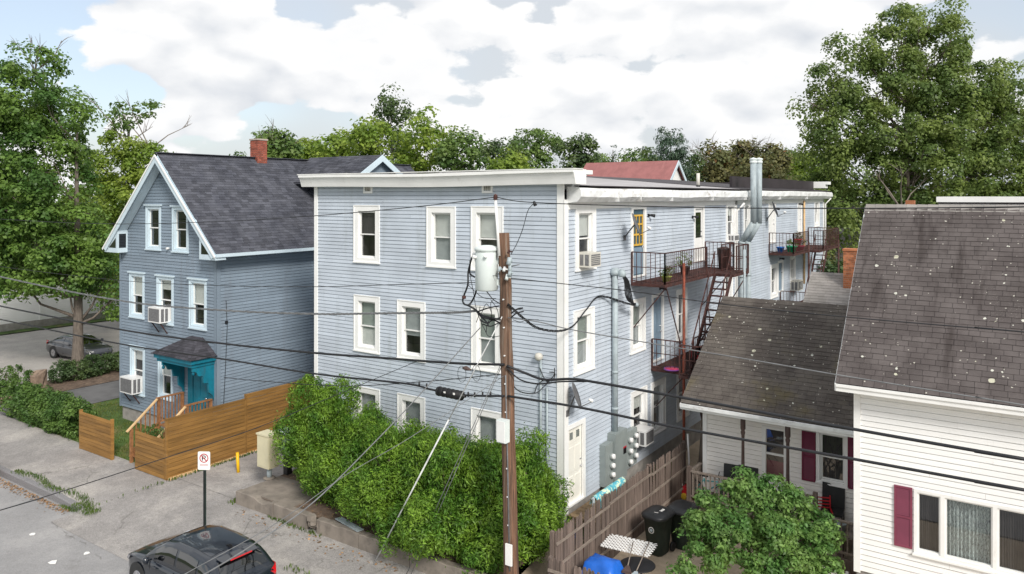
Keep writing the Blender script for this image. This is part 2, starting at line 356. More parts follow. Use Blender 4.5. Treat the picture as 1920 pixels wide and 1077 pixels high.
# ------------------------------------------------------------------ mesh building
class MB:
    def __init__(s): s.v = []; s.f = []; s.sm = []; s.mi = []
    def add(s, vs, fs, smooth=False, mi=0):
        k = len(s.v); s.v += [tuple(x) for x in vs]
        for f in fs: s.f.append(tuple(i+k for i in f)); s.sm.append(smooth); s.mi.append(mi)
        return s
    def quad(s, a, b, c, d, mi=0): return s.add((a, b, c, d), ((0, 1, 2, 3),), mi=mi)
    def box(s, x0, x1, y0, y1, z0, z1, mi=0):
        if x0 > x1: x0, x1 = x1, x0
        if y0 > y1: y0, y1 = y1, y0
        if z0 > z1: z0, z1 = z1, z0
        v = [(x, y, z) for z in (z0, z1) for y in (y0, y1) for x in (x0, x1)]
        return s.add(v, ((0, 2, 3, 1), (4, 5, 7, 6), (0, 1, 5, 4), (2, 6, 7, 3), (0, 4, 6, 2), (1, 3, 7, 5)), mi=mi)
    def bar(s, p, q, w, h=None, up=(0, 0, 1)):
        p = Vector(p); q = Vector(q); h = w if h is None else h
        d = (q-p).normalized(); u = Vector(up)
        if abs(d.dot(u)) > .98: u = Vector((1, 0, 0))
        a = d.cross(u).normalized()*(w/2); b = a.cross(d).normalized()*(h/2)
        v = [p-a-b, p+a-b, p+a+b, p-a+b, q-a-b, q+a-b, q+a+b, q-a+b]
        return s.add(v, ((3, 2, 1, 0), (4, 5, 6, 7), (0, 1, 5, 4), (1, 2, 6, 5), (2, 3, 7, 6), (3, 0, 4, 7)))
    def tube(s, pts, r, n=8, cap=True):
        pts = [Vector(p) for p in pts]; m = len(pts)
        rr = r if isinstance(r, (list, tuple)) else [r]*m
        t0 = (pts[1]-pts[0]).normalized(); u = Vector((0, 0, 1)) if abs(t0.z) < .9 else Vector((1, 0, 0))
        a = t0.cross(u).normalized(); vs = []
        for i in range(m):
            t = (pts[min(i+1, m-1)]-pts[max(i-1, 0)]).normalized()
            a = (a-t*a.dot(t)).normalized(); b = t.cross(a)
            for k in range(n):
                an = 2*math.pi*k/n; vs.append(pts[i]+(a*math.cos(an)+b*math.sin(an))*rr[i])
        fs = [(i*n+k, i*n+(k+1) % n, (i+1)*n+(k+1) % n, (i+1)*n+k) for i in range(m-1) for k in range(n)]
        s.add(vs, fs, True)
        if cap: s.add([], []); k0 = len(s.v)-m*n; s.f.append(tuple(k0+k for k in range(n-1, -1, -1))); s.sm.append(False); s.mi.append(0); s.f.append(tuple(k0+(m-1)*n+k for k in range(n))); s.sm.append(False); s.mi.append(0)
        return s
    def lathe(s, c, prof, n=20):   # prof: (radius, z) from bottom to top
        c = Vector(c); vs = []; m = len(prof)
        for r, z in prof:
            for k in range(n): a = 2*math.pi*k/n; vs.append((c.x+r*math.cos(a), c.y+r*math.sin(a), c.z+z))
        fs = [(i*n+k, i*n+(k+1) % n, (i+1)*n+(k+1) % n, (i+1)*n+k) for i in range(m-1) for k in range(n)]
        s.add(vs, fs, True); k0 = len(s.v)-m*n
        if prof[0][0] > 1e-4: s.f.append(tuple(k0+k for k in range(n-1, -1, -1))); s.sm.append(False); s.mi.append(0)
        if prof[-1][0] > 1e-4: s.f.append(tuple(k0+(m-1)*n+k for k in range(n))); s.sm.append(False); s.mi.append(0)
        return s
    def prism(s, poly, ext):   # poly: list of 3D points in plane, ext: extrusion vector
        e = Vector(ext); n = len(poly); a = [Vector(p) for p in poly]; v = a+[p+e for p in a]
        nrm = Vector((0, 0, 0))
        for i in range(n): nrm += (a[i]-a[0]).cross(a[(i+1) % n]-a[0])
        fl = nrm.dot(e) > 0
        f0 = tuple(range(n)); f1 = tuple(range(2*n-1, n-1, -1))
        fs = [tuple(reversed(f0)) if fl else f0, tuple(reversed(f1)) if fl else f1]
        for i in range(n):
            q = (i, (i+1) % n, n+(i+1) % n, n+i); fs.append(q if fl else tuple(reversed(q)))
        return s.add(v, fs)
    def disc(s, c, nrm, r, n=16, ry=None, up=(0, 0, 1)):
        c = Vector(c); nn = Vector(nrm).normalized(); u = Vector(up)
        if abs(nn.dot(u)) > .95: u = Vector((1, 0, 0))
        a = u.cross(nn).normalized(); b = nn.cross(a); ry = ry or r
        return s.add([c+a*math.cos(2*math.pi*k/n)*r+b*math.sin(2*math.pi*k/n)*ry for k in range(n)], [tuple(range(n))])
    def mesh(s, name, off=Vector((0, 0, 0))):
        me = bpy.data.meshes.new(name)
        me.from_pydata([(x[0]-off[0], x[1]-off[1], x[2]-off[2]) for x in s.v], [], s.f)
        if any(s.sm): me.polygons.foreach_set('use_smooth', s.sm)
        if any(s.mi): me.polygons.foreach_set('material_index', s.mi)
        me.update(); return me
    def build(s, name, m, parent=None):
        off = wloc(parent) if parent else Vector((0, 0, 0))
        if not parent:   # top-level single mesh: origin at base
            a = np.array(s.v); off = Vector((float(a[:, 0].mean()), float(a[:, 1].mean()), float(a[:, 2].min())))
        me = s.mesh(name, off)
        for x in (m if isinstance(m, (list, tuple)) else [m]): me.materials.append(M(x))
        o = bpy.data.objects.new(name, me); COL.objects.link(o)
        if parent: o.parent = parent
        else: o.location = off
        return o
def wloc(o):
    v = Vector((0, 0, 0))
    while o: v += o.location; o = o.parent
    return v
def tag(o, label, cat, group=None, kind=None):
    if label: o['label'] = label
    if cat: o['category'] = cat
    if group: o['group'] = group
    if kind: o['kind'] = kind
    return o
def thing(name, label, cat, loc, group=None):
    o = bpy.data.objects.new(name, None); COL.objects.link(o); o.location = loc; o.empty_display_size = .2
    return tag(o, label, cat, group)
def struct(name, mb, m):
    o = mb.build(name, m); o['kind'] = 'structure'; return o
def piece(name, me, parent, loc, rot=None, scale=None, m4=None):   # shared-mesh piece under a thing
    o = bpy.data.objects.new(name, me); COL.objects.link(o); o.parent = parent
    if m4 is not None: o.matrix_local = Matrix.Translation(-wloc(parent)) @ m4
    else:
        o.location = Vector(loc)-wloc(parent)
        if rot: o.rotation_euler = rot
        if scale: o.scale = scale
    return o
def shared(mb, name, m):
    me = mb.mesh(name); me.materials.append(M(m)); return me
def copy_tree(o, parent=None):
    c = o.copy(); COL.objects.link(c); c.parent = parent
    for ch in list(o.children): copy_tree(ch, c)
    return c
UB = {}
def unitbox(m):
    if m not in UB: UB[m] = shared(MB().box(-.5, .5, -.5, .5, -.5, .5), 'board', m)
    return UB[m]
def board(name, m, parent, x0, x1, y0, y1, z0, z1):
    return piece(name, unitbox(m), parent, ((x0+x1)/2, (y0+y1)/2, (z0+z1)/2), scale=(abs(x1-x0), abs(y1-y0), abs(z1-z0)))
class Plane:
    def __init__(s, ax, val, sg): s.ax = ax; s.val = val; s.sg = sg
    def p(s, a, z, o=0): return Vector((a, s.val+s.sg*o, z)) if s.ax == 'Y' else Vector((s.val+s.sg*o, a, z))
    def box(s, mb, a0, a1, z0, z1, o0, o1):
        p = s.p(a0, z0, o0); q = s.p(a1, z1, o1); mb.box(p.x, q.x, p.y, q.y, p.z, q.z); return mb
    def q(s, mb, a0, a1, z0, z1, o=0):   # quad facing outwards
        c = [s.p(a0, z0, o), s.p(a1, z0, o), s.p(a1, z1, o), s.p(a0, z1, o)]
        n = (c[1]-c[0]).cross(c[3]-c[0]); w = s.p(0, 0, 1)-s.p(0, 0, 0)
        if n.dot(w) < 0: c.reverse()
        mb.quad(*c); return mb
    def px(s, u, v): return pY(u, v, s.val) if s.ax == 'Y' else pX(u, v, s.val)
    def win(s, ul, ur, vt, vb):
        a0, z1 = s.px(ul, vt); _, z0 = s.px(ul, vb); a1, _ = s.px(ur, vt); return a0, a1, z0, z1
def clap_course(mb, pl, a0, a1, z0, z1, t=.026):
    g = min(.018, (z1-z0)*.2)   # recessed joint under the next board
    pr = [(z0, -.014), (z0, t), (z1-g, .012), (z1-g, -.014), (z1, -.014)]
    A = [pl.p(a0, z, o) for z, o in pr]; B = [pl.p(a1, z, o) for z, o in pr]
    n = (B[1]-A[1]).cross(A[2]-A[1]); w = pl.p(0, 0, 1)-pl.p(0, 0, 0); fl = n.dot(w) >= 0
    mb.add(A+B, [(i, 5+i, 6+i, i+1) if fl else (i+1, 6+i, 5+i, i) for i in range(4)])
def clap(parent, pl, a0, a1, z0, z1, pitch, holes, m, span=None, single=False, name='siding'):
    n = max(1, round((z1-z0)/pitch)); ph = (z1-z0)/n; mb = MB(); srs = random.Random(int(a0*7+z1*13))
    for k in range(n):
        za = z0+k*ph; zb = za+ph; zm = (za+zb)/2
        s0, s1 = (a0, a1) if span is None else span(zm)
        if s1-s0 < .02: continue
        segs = [(s0, s1, za, zb)]
        for h0, h1, hz0, hz1 in holes:
            if hz0 < zb and hz1 > za:
                ns = []
                for p, q, ya, yb in segs:
                    if h1 <= p or h0 >= q: ns.append((p, q, ya, yb)); continue
                    if h0 > p: ns.append((p, h0, ya, yb))
                    if h1 < q: ns.append((h1, q, ya, yb))
                    if hz0-ya > .012: ns.append((max(p, h0), min(q, h1), ya, hz0))
                    if yb-hz1 > .012: ns.append((max(p, h0), min(q, h1), hz1, yb))
                segs = ns
        for p, q, ya, yb in segs:
            if q-p < .01: continue
            cuts = [p]; x = p+srs.uniform(1.0, 3.4)
            while x < q-.5: cuts.append(x); x += srs.uniform(2.4, 3.8)
            cuts.append(q)
            for i in range(len(cuts)-1):
                j = srs.uniform(-.0022, .0022)
                clap_course(mb, pl, cuts[i]+(.0015 if i else 0), cuts[i+1]-(.0015 if i < len(cuts)-2 else 0), ya+j, yb+j, .026+srs.uniform(-.003, .004))
                if single: mb.build(name, m, parent); mb = MB()
    if not single:
        o = mb.build(name, m, parent); o['kind'] = 'stuff'; return o
def window(parent, pl, a0, a1, z0, z1, cw=.17, sw=.05, trim='white_trim', blind=None, bf=1.0, crown=False, glass='glass', sashm='white_paint', split=.5, lower=None, inter='interior', screen=False):
    """casing + two sashes + panes + room behind; returns opening for the wall"""
    if a0 > a1: a0, a1 = a1, a0
    mb = MB(); c0, c1 = a0+cw, a1-cw; h0, h1 = z0+cw*.7, z1-cw
    pl.box(mb, a0, c0, z0, z1, -.02, .045); pl.box(mb, c1, a1, z0, z1, -.02, .045)
    pl.box(mb, c0, c1, h1, z1, -.02, .045); pl.box(mb, c0, c1, z0, h0, -.02, .045)
    e = .03
    for q in (a0-.0, a1-e): pl.box(mb, q+.0, q+e, z0+.031, z1-.031, .045, .062)
    pl.box(mb, a0, a1, z1-.03, z1, .045, .062); pl.box(mb, a0, a1, z0, z0+.03, .045, .062)
    if crown: pl.box(mb, a0-.07, a1+.07, z1, z1+.06, -.02, .11); pl.box(mb, a0-.03, a1+.03, z0-.05, z0, -.02, .09)
    else: pl.box(mb, a0-.02, a1+.02, z0-.035, z0, -.02, .075)
    w = mb.build('window', trim, parent)
    # deep jambs
    jb = MB(); pl.box(jb, c0, c0+.02, h0, h1, -.14, -.021); pl.box(jb, c1-.02, c1, h0, h1, -.14, -.021); pl.box(jb, c0+.02, c1-.02, h1-.02, h1, -.14, -.021); pl.box(jb, c0+.02, c1-.02, h0, h0+.03, -.14, .0)
    jb.build('jamb', trim, w)
    g0, g1 = c0+.022, c1-.022; k0, k1 = h0+.031, h1-.021; zm = k0+(k1-k0)*split
    def sash(za, zb, o):
        f = MB(); pl.box(f, g0, g0+sw, za, zb, o-.03, o); pl.box(f, g1-sw, g1, za, zb, o-.03, o)
        pl.box(f, g0+sw, g1-sw, za, za+sw*.8, o-.03, o); pl.box(f, g0+sw, g1-sw, zb-sw*.7, zb, o-.03, o)
        f.build('sash', sashm, w)
        g = MB(); pl.q(g, g0+sw, g1-sw, za+sw*.8, zb-sw*.7, o-.015); g.build('pane', glass, w)
    sash(zm-.02, k1, -.045); sash(k0, zm+.02, -.08)
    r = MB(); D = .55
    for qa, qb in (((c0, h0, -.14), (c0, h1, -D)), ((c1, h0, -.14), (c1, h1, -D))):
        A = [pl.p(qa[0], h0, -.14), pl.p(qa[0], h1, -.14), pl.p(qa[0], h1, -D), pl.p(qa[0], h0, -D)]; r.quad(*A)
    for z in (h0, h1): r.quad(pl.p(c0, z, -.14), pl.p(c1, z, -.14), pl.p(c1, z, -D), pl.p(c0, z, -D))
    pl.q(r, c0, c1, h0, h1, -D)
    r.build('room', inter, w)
    if blind:
        b = MB(); pl.q(b, g0+.01, g1-.01, k1-(k1-k0)*bf, k1, -.125); b.build('blind', blind, w)
    if lower:
        b = MB(); pl.q(b, g0+.01, g1-.01, k0, zm, -.128); b.build('blind', lower, w)
    return (c0, c1, h0, h1)
def door(parent, pl, a0, a1, z0, z1, cw=.12, trim='white_trim', slab='blue_door', panels=True, knob=1, lite=None):
    if a0 > a1: a0, a1 = a1, a0
    mb = MB(); c0, c1 = a0+cw, a1-cw; h1 = z1-cw
    pl.box(mb, a0, c0, z0, z1, -.02, .045); pl.box(mb, c1, a1, z0, z1, -.02, .045); pl.box(mb, c0, c1, h1, z1, -.02, .045)
    pl.box(mb, c0, c1, z0, z0+.05, -.1, .07)
    d = mb.build('door', trim, parent)
    s = MB(); pl.box(s, c0, c1, z0+.051, h1, -.07, -.03); sl_ = s.build('slab', slab, d)
    if panels:
        w = (c1-c0); H = h1-z0
        for (fa, fb) in ((.1, .46), (.54, .9)):
            for (ga, gb) in ((.08, .36), (.42, .74), (.8, .93)):
                p = MB(); pl.box(p, c0+w*fa, c0+w*fb, z0+H*ga, z0+H*gb, -.029, -.018); p.build('panel', slab, d)
    k = MB(); ka = c1-.09 if knob > 0 else c0+.09; kp = pl.p(ka, z0+.98, -.03); kq = pl.p(ka, z0+.98, .03)
    k.tube([kp, kq], .03, 8); k.tube([pl.p(ka, z0+1.18, -.03), pl.p(ka, z0+1.18, .0)], .03, 8); k.build('knob', 'chrome', d)
    return (c0, c1, z0, h1), d
def shingles(parent, org, al, up, L, S, expo, tabw, m, indiv=0, seed=1, th=.009, gap=.006):
    """real overlapping tabs; the first `indiv` (eave side) are objects of their own, the rest one joined part"""
    rs = random.Random(seed); al = Vector(al).normalized(); up = Vector(up).normalized(); nr = al.cross(up).normalized()
    if nr.z < 0: nr = -nr
    org = Vector(org); rows = int(S/expo); ex = S/rows; mb = MB(); cnt = 0
    tab = None
    for k in range(rows):
        x = -rs.random()*tabw
        while x < L-.01:
            w = tabw*rs.uniform(.82, 1.18); xa = max(0, x); xb = min(L, x+w-gap); x += w
            if xb-xa < .03: continue
            j = rs.uniform(-.006, .006); lift = th*rs.uniform(.8, 1.5)
            s0 = k*ex+j; s1 = min(S, (k+1)*ex+.02)
            if k == 0: s0 = -.02
            P = lambda a, b, c: org+al*a+up*b+nr*c
            tq = [P(xa, s0, lift+.004), P(xb, s0, lift+.004), P(xb, s1, .003), P(xa, s1, .003), P(xa, s0, 0), P(xb, s0, 0)]
            if cnt < indiv:
                if tab is None:
                    t = MB(); t.add([(-.5, 0, 0), (.5, 0, 0), (.5, 0, 1), (-.5, 0, 1), (-.5, 1, 0), (.5, 1, 0), (.5, 1, .25), (-.5, 1, .25)], ((0, 1, 2, 3), (3, 2, 6, 7), (0, 3, 7, 4), (1, 5, 6, 2), (4, 7, 6, 5)))
                    tab = shared(t, 'shingle', m)
                m4 = Matrix((((al*(xb-xa)).x, (up*(s1-s0)).x, (nr*(lift+.004)).x, P((xa+xb)/2, s0, 0).x),
                             ((al*(xb-xa)).y, (up*(s1-s0)).y, (nr*(lift+.004)).y, P((xa+xb)/2, s0, 0).y),
                             ((al*(xb-xa)).z, (up*(s1-s0)).z, (nr*(lift+.004)).z, P((xa+xb)/2, s0, 0).z), (0, 0, 0, 1)))
                piece('shingle', tab, parent, None, m4=m4); cnt += 1
            else:
                sgn = (tq[1]-tq[0]).cross(tq[3]-tq[0]).dot(nr)
                if sgn > 0: mb.add(tq, ((0, 1, 2, 3), (4, 5, 1, 0)))
                else: mb.add(tq, ((3, 2, 1, 0), (0, 1, 5, 4)))
    if mb.f: o = mb.build('shingles', m, parent); o['kind'] = 'stuff'
def bricks(parent, x0, x1, y0, y1, z0, z1, m, bh=.068, bl=.21):
    c = MB(); c.box(x0+.012, x1-.012, y0+.012, y1-.012, z0, z1-.01); core = c.build('chimney', 'mortar', parent)
    mb = MB(); n = int((z1-z0)/(bh+.012))
    for k in range(n):
        za = z0+k*(z1-z0)/n; zb = za+(z1-z0)/n-.012; off = (k % 2)*.5
        for (p0, p1, fx, axis) in ((x0, x1, y0, 'x'), (x0, x1, y1, 'x'), (y0, y1, x1, 'y'), (y0, y1, x0, 'y')):
            q = p0-off*bl
            while q < p1-.02:
                a = max(p0, q); b = min(p1, q+bl-.012); q += bl
                if b-a < .03: continue
                if axis == 'x': mb.box(a, b, fx-.0 if fx == y1 else fx, fx-.02 if fx == y1 else fx+.02, za, zb)
                else: mb.box(fx, fx-.02 if fx == x1 else fx+.02, a+.021 if a == p0 else a, b-.021 if b == p1 else b, za, zb)
    o = mb.build('bricks', m, core); o['kind'] = 'stuff'
    return core
# ------------------------------------------------------------------ plants
def leaf_mesh(name, cen, nrm, siz, asp=.62, seed=0, droop=None):
    """rhombic leaves at cen (n,3) with normals nrm and sizes siz"""
    rg = np.random.default_rng(seed); n = len(cen)
    nrm = nrm/np.maximum(1e-6, np.linalg.norm(nrm, axis=1))[:, None]
    t = rg.normal(size=(n, 3)) if droop is None else droop+rg.normal(size=(n, 3))*.45
    t = t-nrm*np.sum(t*nrm, axis=1)[:, None]; t /= np.maximum(1e-6, np.linalg.norm(t, axis=1))[:, None]
    b = np.cross(nrm, t); s = siz[:, None]
    fold = nrm*s*.12
    v = np.stack([cen-t*s*.5, cen+b*s*asp*.5+t*s*.05+fold, cen+t*s*.5, cen-b*s*asp*.5+t*s*.05+fold], axis=1).reshape(-1, 3)
    me = bpy.data.meshes.new(name); me.vertices.add(4*n); me.vertices.foreach_set('co', v.astype(np.float32).ravel())
    me.loops.add(4*n); me.loops.foreach_set('vertex_index', np.arange(4*n, dtype=np.int32))
    me.polygons.add(n); me.polygons.foreach_set('loop_start', np.arange(0, 4*n, 4, dtype=np.int32)); me.polygons.foreach_set('loop_total', np.full(n, 4, dtype=np.int32))
    me.update(calc_edges=True); return me
def crown_points(lobes, nclump, per, rcl, seed, shell=.55, flat=.7):
    """clumps scattered towards the surface of several lobes, leaves scattered in each clump"""
    rg = np.random.default_rng(seed)
    vol = np.array([l[1][0]*l[1][1]*l[1][2] for l in lobes])**.75; pr = vol/vol.sum()
    idx = rg.choice(len(lobes), nclump, p=pr)
    c = np.array([l[0] for l in lobes])[idx]; r = np.array([l[1] for l in lobes])[idx]
    d = rg.normal(size=(nclump, 3)); d /= np.linalg.norm(d, axis=1)[:, None]
    rad = shell+(1.04-shell)*rg.random(nclump)**.6
    cc = c+d*r*rad[:, None]
    cs = rcl*(.6+.75*rg.random(nclump))
    k = rg.poisson(per, nclump)+2; rep = np.repeat(np.arange(nclump), k); n = len(rep)
    d2 = rg.normal(size=(n, 3))+np.array([0, 0, .35])+d[rep]*.5; d2 /= np.linalg.norm(d2, axis=1)[:, None]
    # each clump is a leafy dome: leaves lie towards its outer shell, edges broken by a lumpy radius
    lump = 1+.22*np.sin(d2[:, 0]*5+rep*1.7)*np.sin(d2[:, 1]*5+rep*2.3)
    off = d2*np.array([1, 1, flat])*((.42+.58*rg.random(n)**.55)*lump+rg.normal(size=n)*.07)[:, None]
    pts = cc[rep]+off*cs[rep][:, None]
    nrm = d2*.85+rg.normal(size=(n, 3))*.42+np.array([0, 0, .45])
    return pts, nrm
def foliage(parent, name, m, pts, nrm, size, seed, asp=.62, droop=None):
    rg = np.random.default_rng(seed+99)
    off = np.array(wloc(parent)) if parent else np.zeros(3)
    s = size*(.6+.8*rg.random(len(pts)))
    me = leaf_mesh(name, pts-off, nrm, s, asp, seed, droop); me.materials.append(M(m))
    o = bpy.data.objects.new(name, me); COL.objects.link(o); o.parent = parent
    return o
def limbs(parent, base, top, r0, lobes, seed, m='bark', extra=0, r1=None):
    rs = random.Random(seed); mb = MB(); base = Vector(base); top = Vector(top); H = (top-base).length
    pts = []; n = 8
    for i in range(n):
        t = i/(n-1); w = .05*H*.12*math.sin(t*5+seed)
        pts.append(base.lerp(top, t)+Vector((w, w*.6, 0))*t)
    rad = [r0*(1.25 if i == 0 else 1)*(1-.82*(i/(n-1))) for i in range(n)]
    mb.tube([base-Vector((0, 0, .3))]+pts, [r0*1.45]+rad, 10)
    mt = mb.build('trunk', m, parent)
    br = MB()
    for c, r in lobes:
        c = Vector(c); t = rs.uniform(.35, .85); s = base.lerp(top, t)
        t2 = min(.95, max(.2, ((c.z-r[2]*.5)-base.z)/max(.1, H)-.15)); s = base.lerp(top, t2)
        mid = s.lerp(c, .5)+Vector((rs.uniform(-.4, .4), rs.uniform(-.4, .4), -.05*H*rs.random()))
        rr = r0*.38*(1-.5*t2)
        br.tube([s, mid, c], [rr, rr*.6, rr*.25], 6)
        for q in range(3+extra):
            d = Vector((rs.gauss(0, 1), rs.gauss(0, 1), rs.gauss(.3, .7))).normalized(); e = c+Vector((d.x*r[0], d.y*r[1], d.z*r[2]))*.9
            sx = mid.lerp(c, rs.uniform(.2, 1)); br.tube([sx, sx.lerp(e, .5)+Vector((0, 0, rs.uniform(-.2, .3))), e], [rr*.3, rr*.2, rr*.06], 4, False)
    br.build('branches', m, parent)
    return mt
def tree(name, label, base, H, lobes, r0, m, nclump, per, size, rcl=.55, seed=1, group=None, shell=.5, bark='bark', cat='tree', asp=.7, flat=.7):
    t = thing(name, label, cat, base, group)
    b = Vector(base); L = [(tuple(Vector(c)+b), r) for c, r in lobes]
    limbs(t, b, b+Vector((0, 0, H*.8)), r0, L, seed, bark)
    p, n = crown_points(L, nclump, per, rcl, seed, shell, flat)
    foliage(t, 'crown', m, p, n, size, seed, asp)
    return t
def auto_lobes(H, rad, z0, n, seed, top=.35):
    """uneven lobes filling a crown of radius rad between z0 and H"""
    rs = random.Random(seed); L = []
    for i in range(n):
        t = (i+.5)/n; z = z0+(H-z0)*t
        prof = math.sin(math.pi*min(1, .18+.82*t)**.8)**.7 if t < 1 else 0
        rr = rad*max(.22, prof)*rs.uniform(.75, 1.0)
        a = rs.uniform(0, 6.28)+i*2.4; k = rr*rs.uniform(.35, .65)
        L.append(((math.cos(a)*k, math.sin(a)*k, z), (rr*.62, rr*.62, max(.5, (H-z0)/n*1.05*rs.uniform(.8, 1.2)))))
    L.append(((0, 0, H-rad*.3), (rad*top, rad*top, rad*.4)))
    return L
# ================================================================== THE GROUND
def sheet(name, m, x0, x1, y0, y1, zf, nx, ny):
    mb = MB(); vs = [(x0+(x1-x0)*i/nx, y0+(y1-y0)*j/ny) for j in range(ny+1) for i in range(nx+1)]
    mb.add([(x, y, zf(x, y)) for x, y in vs], [(j*(nx+1)+i, j*(nx+1)+i+1, (j+1)*(nx+1)+i+1, (j+1)*(nx+1)+i) for j in range(ny) for i in range(nx)], True)
    return struct(name, mb, m)
def sstep(a, b, x):
    t = max(0., min(1., (x-a)/(b-a))); return t*t*(3-2*t)
ROADZ = -.19
sheet('ground', 'field', -900, 900, -600, 1200, lambda x, y: -.45, 2, 2)
sheet('road', 'asphalt_road', -140, 40, 1.5, 12.9, lambda x, y: ROADZ, 60, 4)
def walkz(x, y):
    hi = .04+.09*sstep(13.2, 15.3, y); lo = ROADZ+.006; r = sstep(-26.8, -24.8, x)
    return hi*(1-r)+(lo+(hi-lo)*sstep(11.4, 14.0, y))*r
sheet('sidewalk', 'asphalt_old', -25.3, -9.0, 11.5, 15.4, walkz, 40, 12)
sheet('pavement', 'asphalt_old', -80, -25.3, 12.55, 15.4, walkz, 40, 6)
sheet('driveway', 'asphalt_old', -25.05, -21.15, 15.38, 44, lambda x, y: .145+.012*max(0, y-15.4), 8, 30)
sheet('side_driveway', 'asphalt_dark', -40.7, -37.1, 12.6, 46, lambda x, y: .075+.02*sstep(15, 19, y), 6, 20)
def lawnz(x, y): return .07+.45*sstep(15.3, 18.0, y)*sstep(-37.2, -32.5, x)
sheet('lawn', 'lawn_soil', -37.15, -25.04, 15.2, 45, lawnz, 30, 40)
sheet('verge', 'soil', -43.6, -40.6, 12.6, 46, lambda x, y: .12, 4, 10)
sheet('parking_lot', 'asphalt_lot', -61.5, -43.5, 12.6, 60, lambda x, y: -.05, 6, 10)
sheet('grass_verge', 'lawn_soil', -63.2, -61.4, 12.6, 60, lambda x, y: .02, 4, 10)
def bedz(x, y): return .47+.1*sstep(15.6, 18.4, y)
sheet('planting_bed', 'soil', -21.1, -10.9, 15.40, 18.6, bedz, 30, 8)
sheet('yard', 'sand_yard', -11.0, 12, 13.5, 36, lambda x, y: .0+.35*(1-sstep(-11.0, -9.9, x))*sstep(15, 18, y), 60, 40)
# concrete pad at the corner of the bed
pad = MB(); pad.box(-21.12, -18.7, 15.42, 17.7, .3, .515); struct('concrete_pad', pad, 'old_concrete')
# retaining wall, cracked and chipped
rw = thing('retaining_wall', 'low cracked concrete retaining wall in front of the evergreen shrubs', 'wall', (-16, 15.25, .05))
xs = [-21.15, -19.3, -17.75, -17.35, -15.6, -13.7, -11.2]
rsx = random.Random(3)
for i in range(len(xs)-1):
    a, b = xs[i], xs[i+1]-.02; mb = MB()
    if abs(a+17.75) < .01:   # the broken stretch: rubble lumps
        for q in range(9):
            cx, cyy, cz, s = a+rsx.random()*.4, 15.12+rsx.random()*.35, .12+rsx.random()*.42, rsx.uniform(.08, .16)
            mb.prism([(cx+s*math.cos(t+q)*rsx.uniform(.7, 1.2), cyy+s*math.sin(t+q)*rsx.uniform(.7, 1.2), cz) for t in (0, 1.2, 2.5, 3.8, 5)], (rsx.uniform(-.03, .03), 0, s*1.1))
        mb.build('rubble', 'old_concrete', rw); continue
    n = 10; top = [.54+rsx.uniform(-.02, .015)-(.14*math.sin(math.pi*(k/n-.45)/.5)**2 if i == 0 and .45 < k/n < .95 else 0) for k in range(n+1)]
    fr = [15.2+rsx.uniform(-.012, .012) for k in range(n+1)]
    vs = []; fs = []
    for k in range(n+1):
        x = a+(b-a)*k/n; vs += [(x, fr[k]-.02, -.05), (x, fr[k], top[k]-.02), (x, fr[k]+.02, top[k]), (x, 15.42, top[k]), (x, 15.42, -.05)]
    for k in range(n):
        for j in range(4): q = k*5+j; fs.append((q, q+5, q+6, q+1))
    fs += [(0, 1, 2, 3, 4), tuple(n*5+j for j in (4, 3, 2, 1, 0))]
    mb.add(vs, fs); mb.build('wall_block', 'old_concrete', rw)
# granite kerb
kb = thing('kerb', 'grey granite kerb of long stones at the left edge of the road', 'kerb', (-32, 12.45, -.1))
x = -25.35
while x > -70:
    ln = random.uniform(1.5, 2.3); zz0 = .045; yj = random.uniform(-.02, .02)
    mb = MB(); mb.prism([(x-ln+.03, 12.38+yj, -.9), (x-ln+.03, 12.38+yj, zz0-.015), (x-ln+.03, 12.40+yj, zz0+.01), (x-ln+.03, 12.58+yj, zz0+.01), (x-ln+.03, 12.58+yj, -.9)], (ln-.03, 0, 0))
    if x > -27: mb.v = [(p[0], p[1], p[2]-(.10*max(0, (p[0]+27)/1.65) if p[2] > -.5 else 0)) for p in mb.v]
    mb.build('kerb_stone', 'granite', kb); x -= ln
# ================================================================== MAIN APARTMENT BUILDING
FY, SX, LX, BY = 18.55, -10.93, -21.2, 50.6
PF = Plane('Y', FY, -1); PS = Plane('X', SX, 1)
ab = thing('apartment_building', 'long three-storey pale blue clapboard apartment block with white cornice', 'building', (-16, 19, .1))
FL = 1.12   # floor / siding base
holesF = []
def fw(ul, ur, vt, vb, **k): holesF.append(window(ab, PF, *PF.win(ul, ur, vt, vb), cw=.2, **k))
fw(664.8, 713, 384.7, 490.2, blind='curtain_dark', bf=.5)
fw(801.5, 855.6, 387, 498.5, blind='blind_white', bf=.52, lower='blind_grey_reflect')
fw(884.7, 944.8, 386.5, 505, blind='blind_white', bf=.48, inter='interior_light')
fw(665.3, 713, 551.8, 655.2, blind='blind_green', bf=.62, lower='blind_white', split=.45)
fw(746.5, 798.7, 561.3, 670, blind='blind_grey_reflect', bf=.62)
fw(885.2, 940, 572, 689.5, blind='blind_green', bf=.5, lower='blind_grey_reflect')
fw(665.3, 713.6, 721.7, 826, blind='blind_grey_reflect', bf=1.0)  # full-height blinds here also stand in for pale reflection in the glass
fw(746.8, 798.3, 736, 845, blind='blind_grey_reflect', bf=1.0)
fw(884.7, 942, 763, 880, blind='blind_grey_reflect', bf=1.0, inter='interior_light')
clap(ab, PF, LX, SX, FL, 10.4, .123, holesF, 'blue_siding')
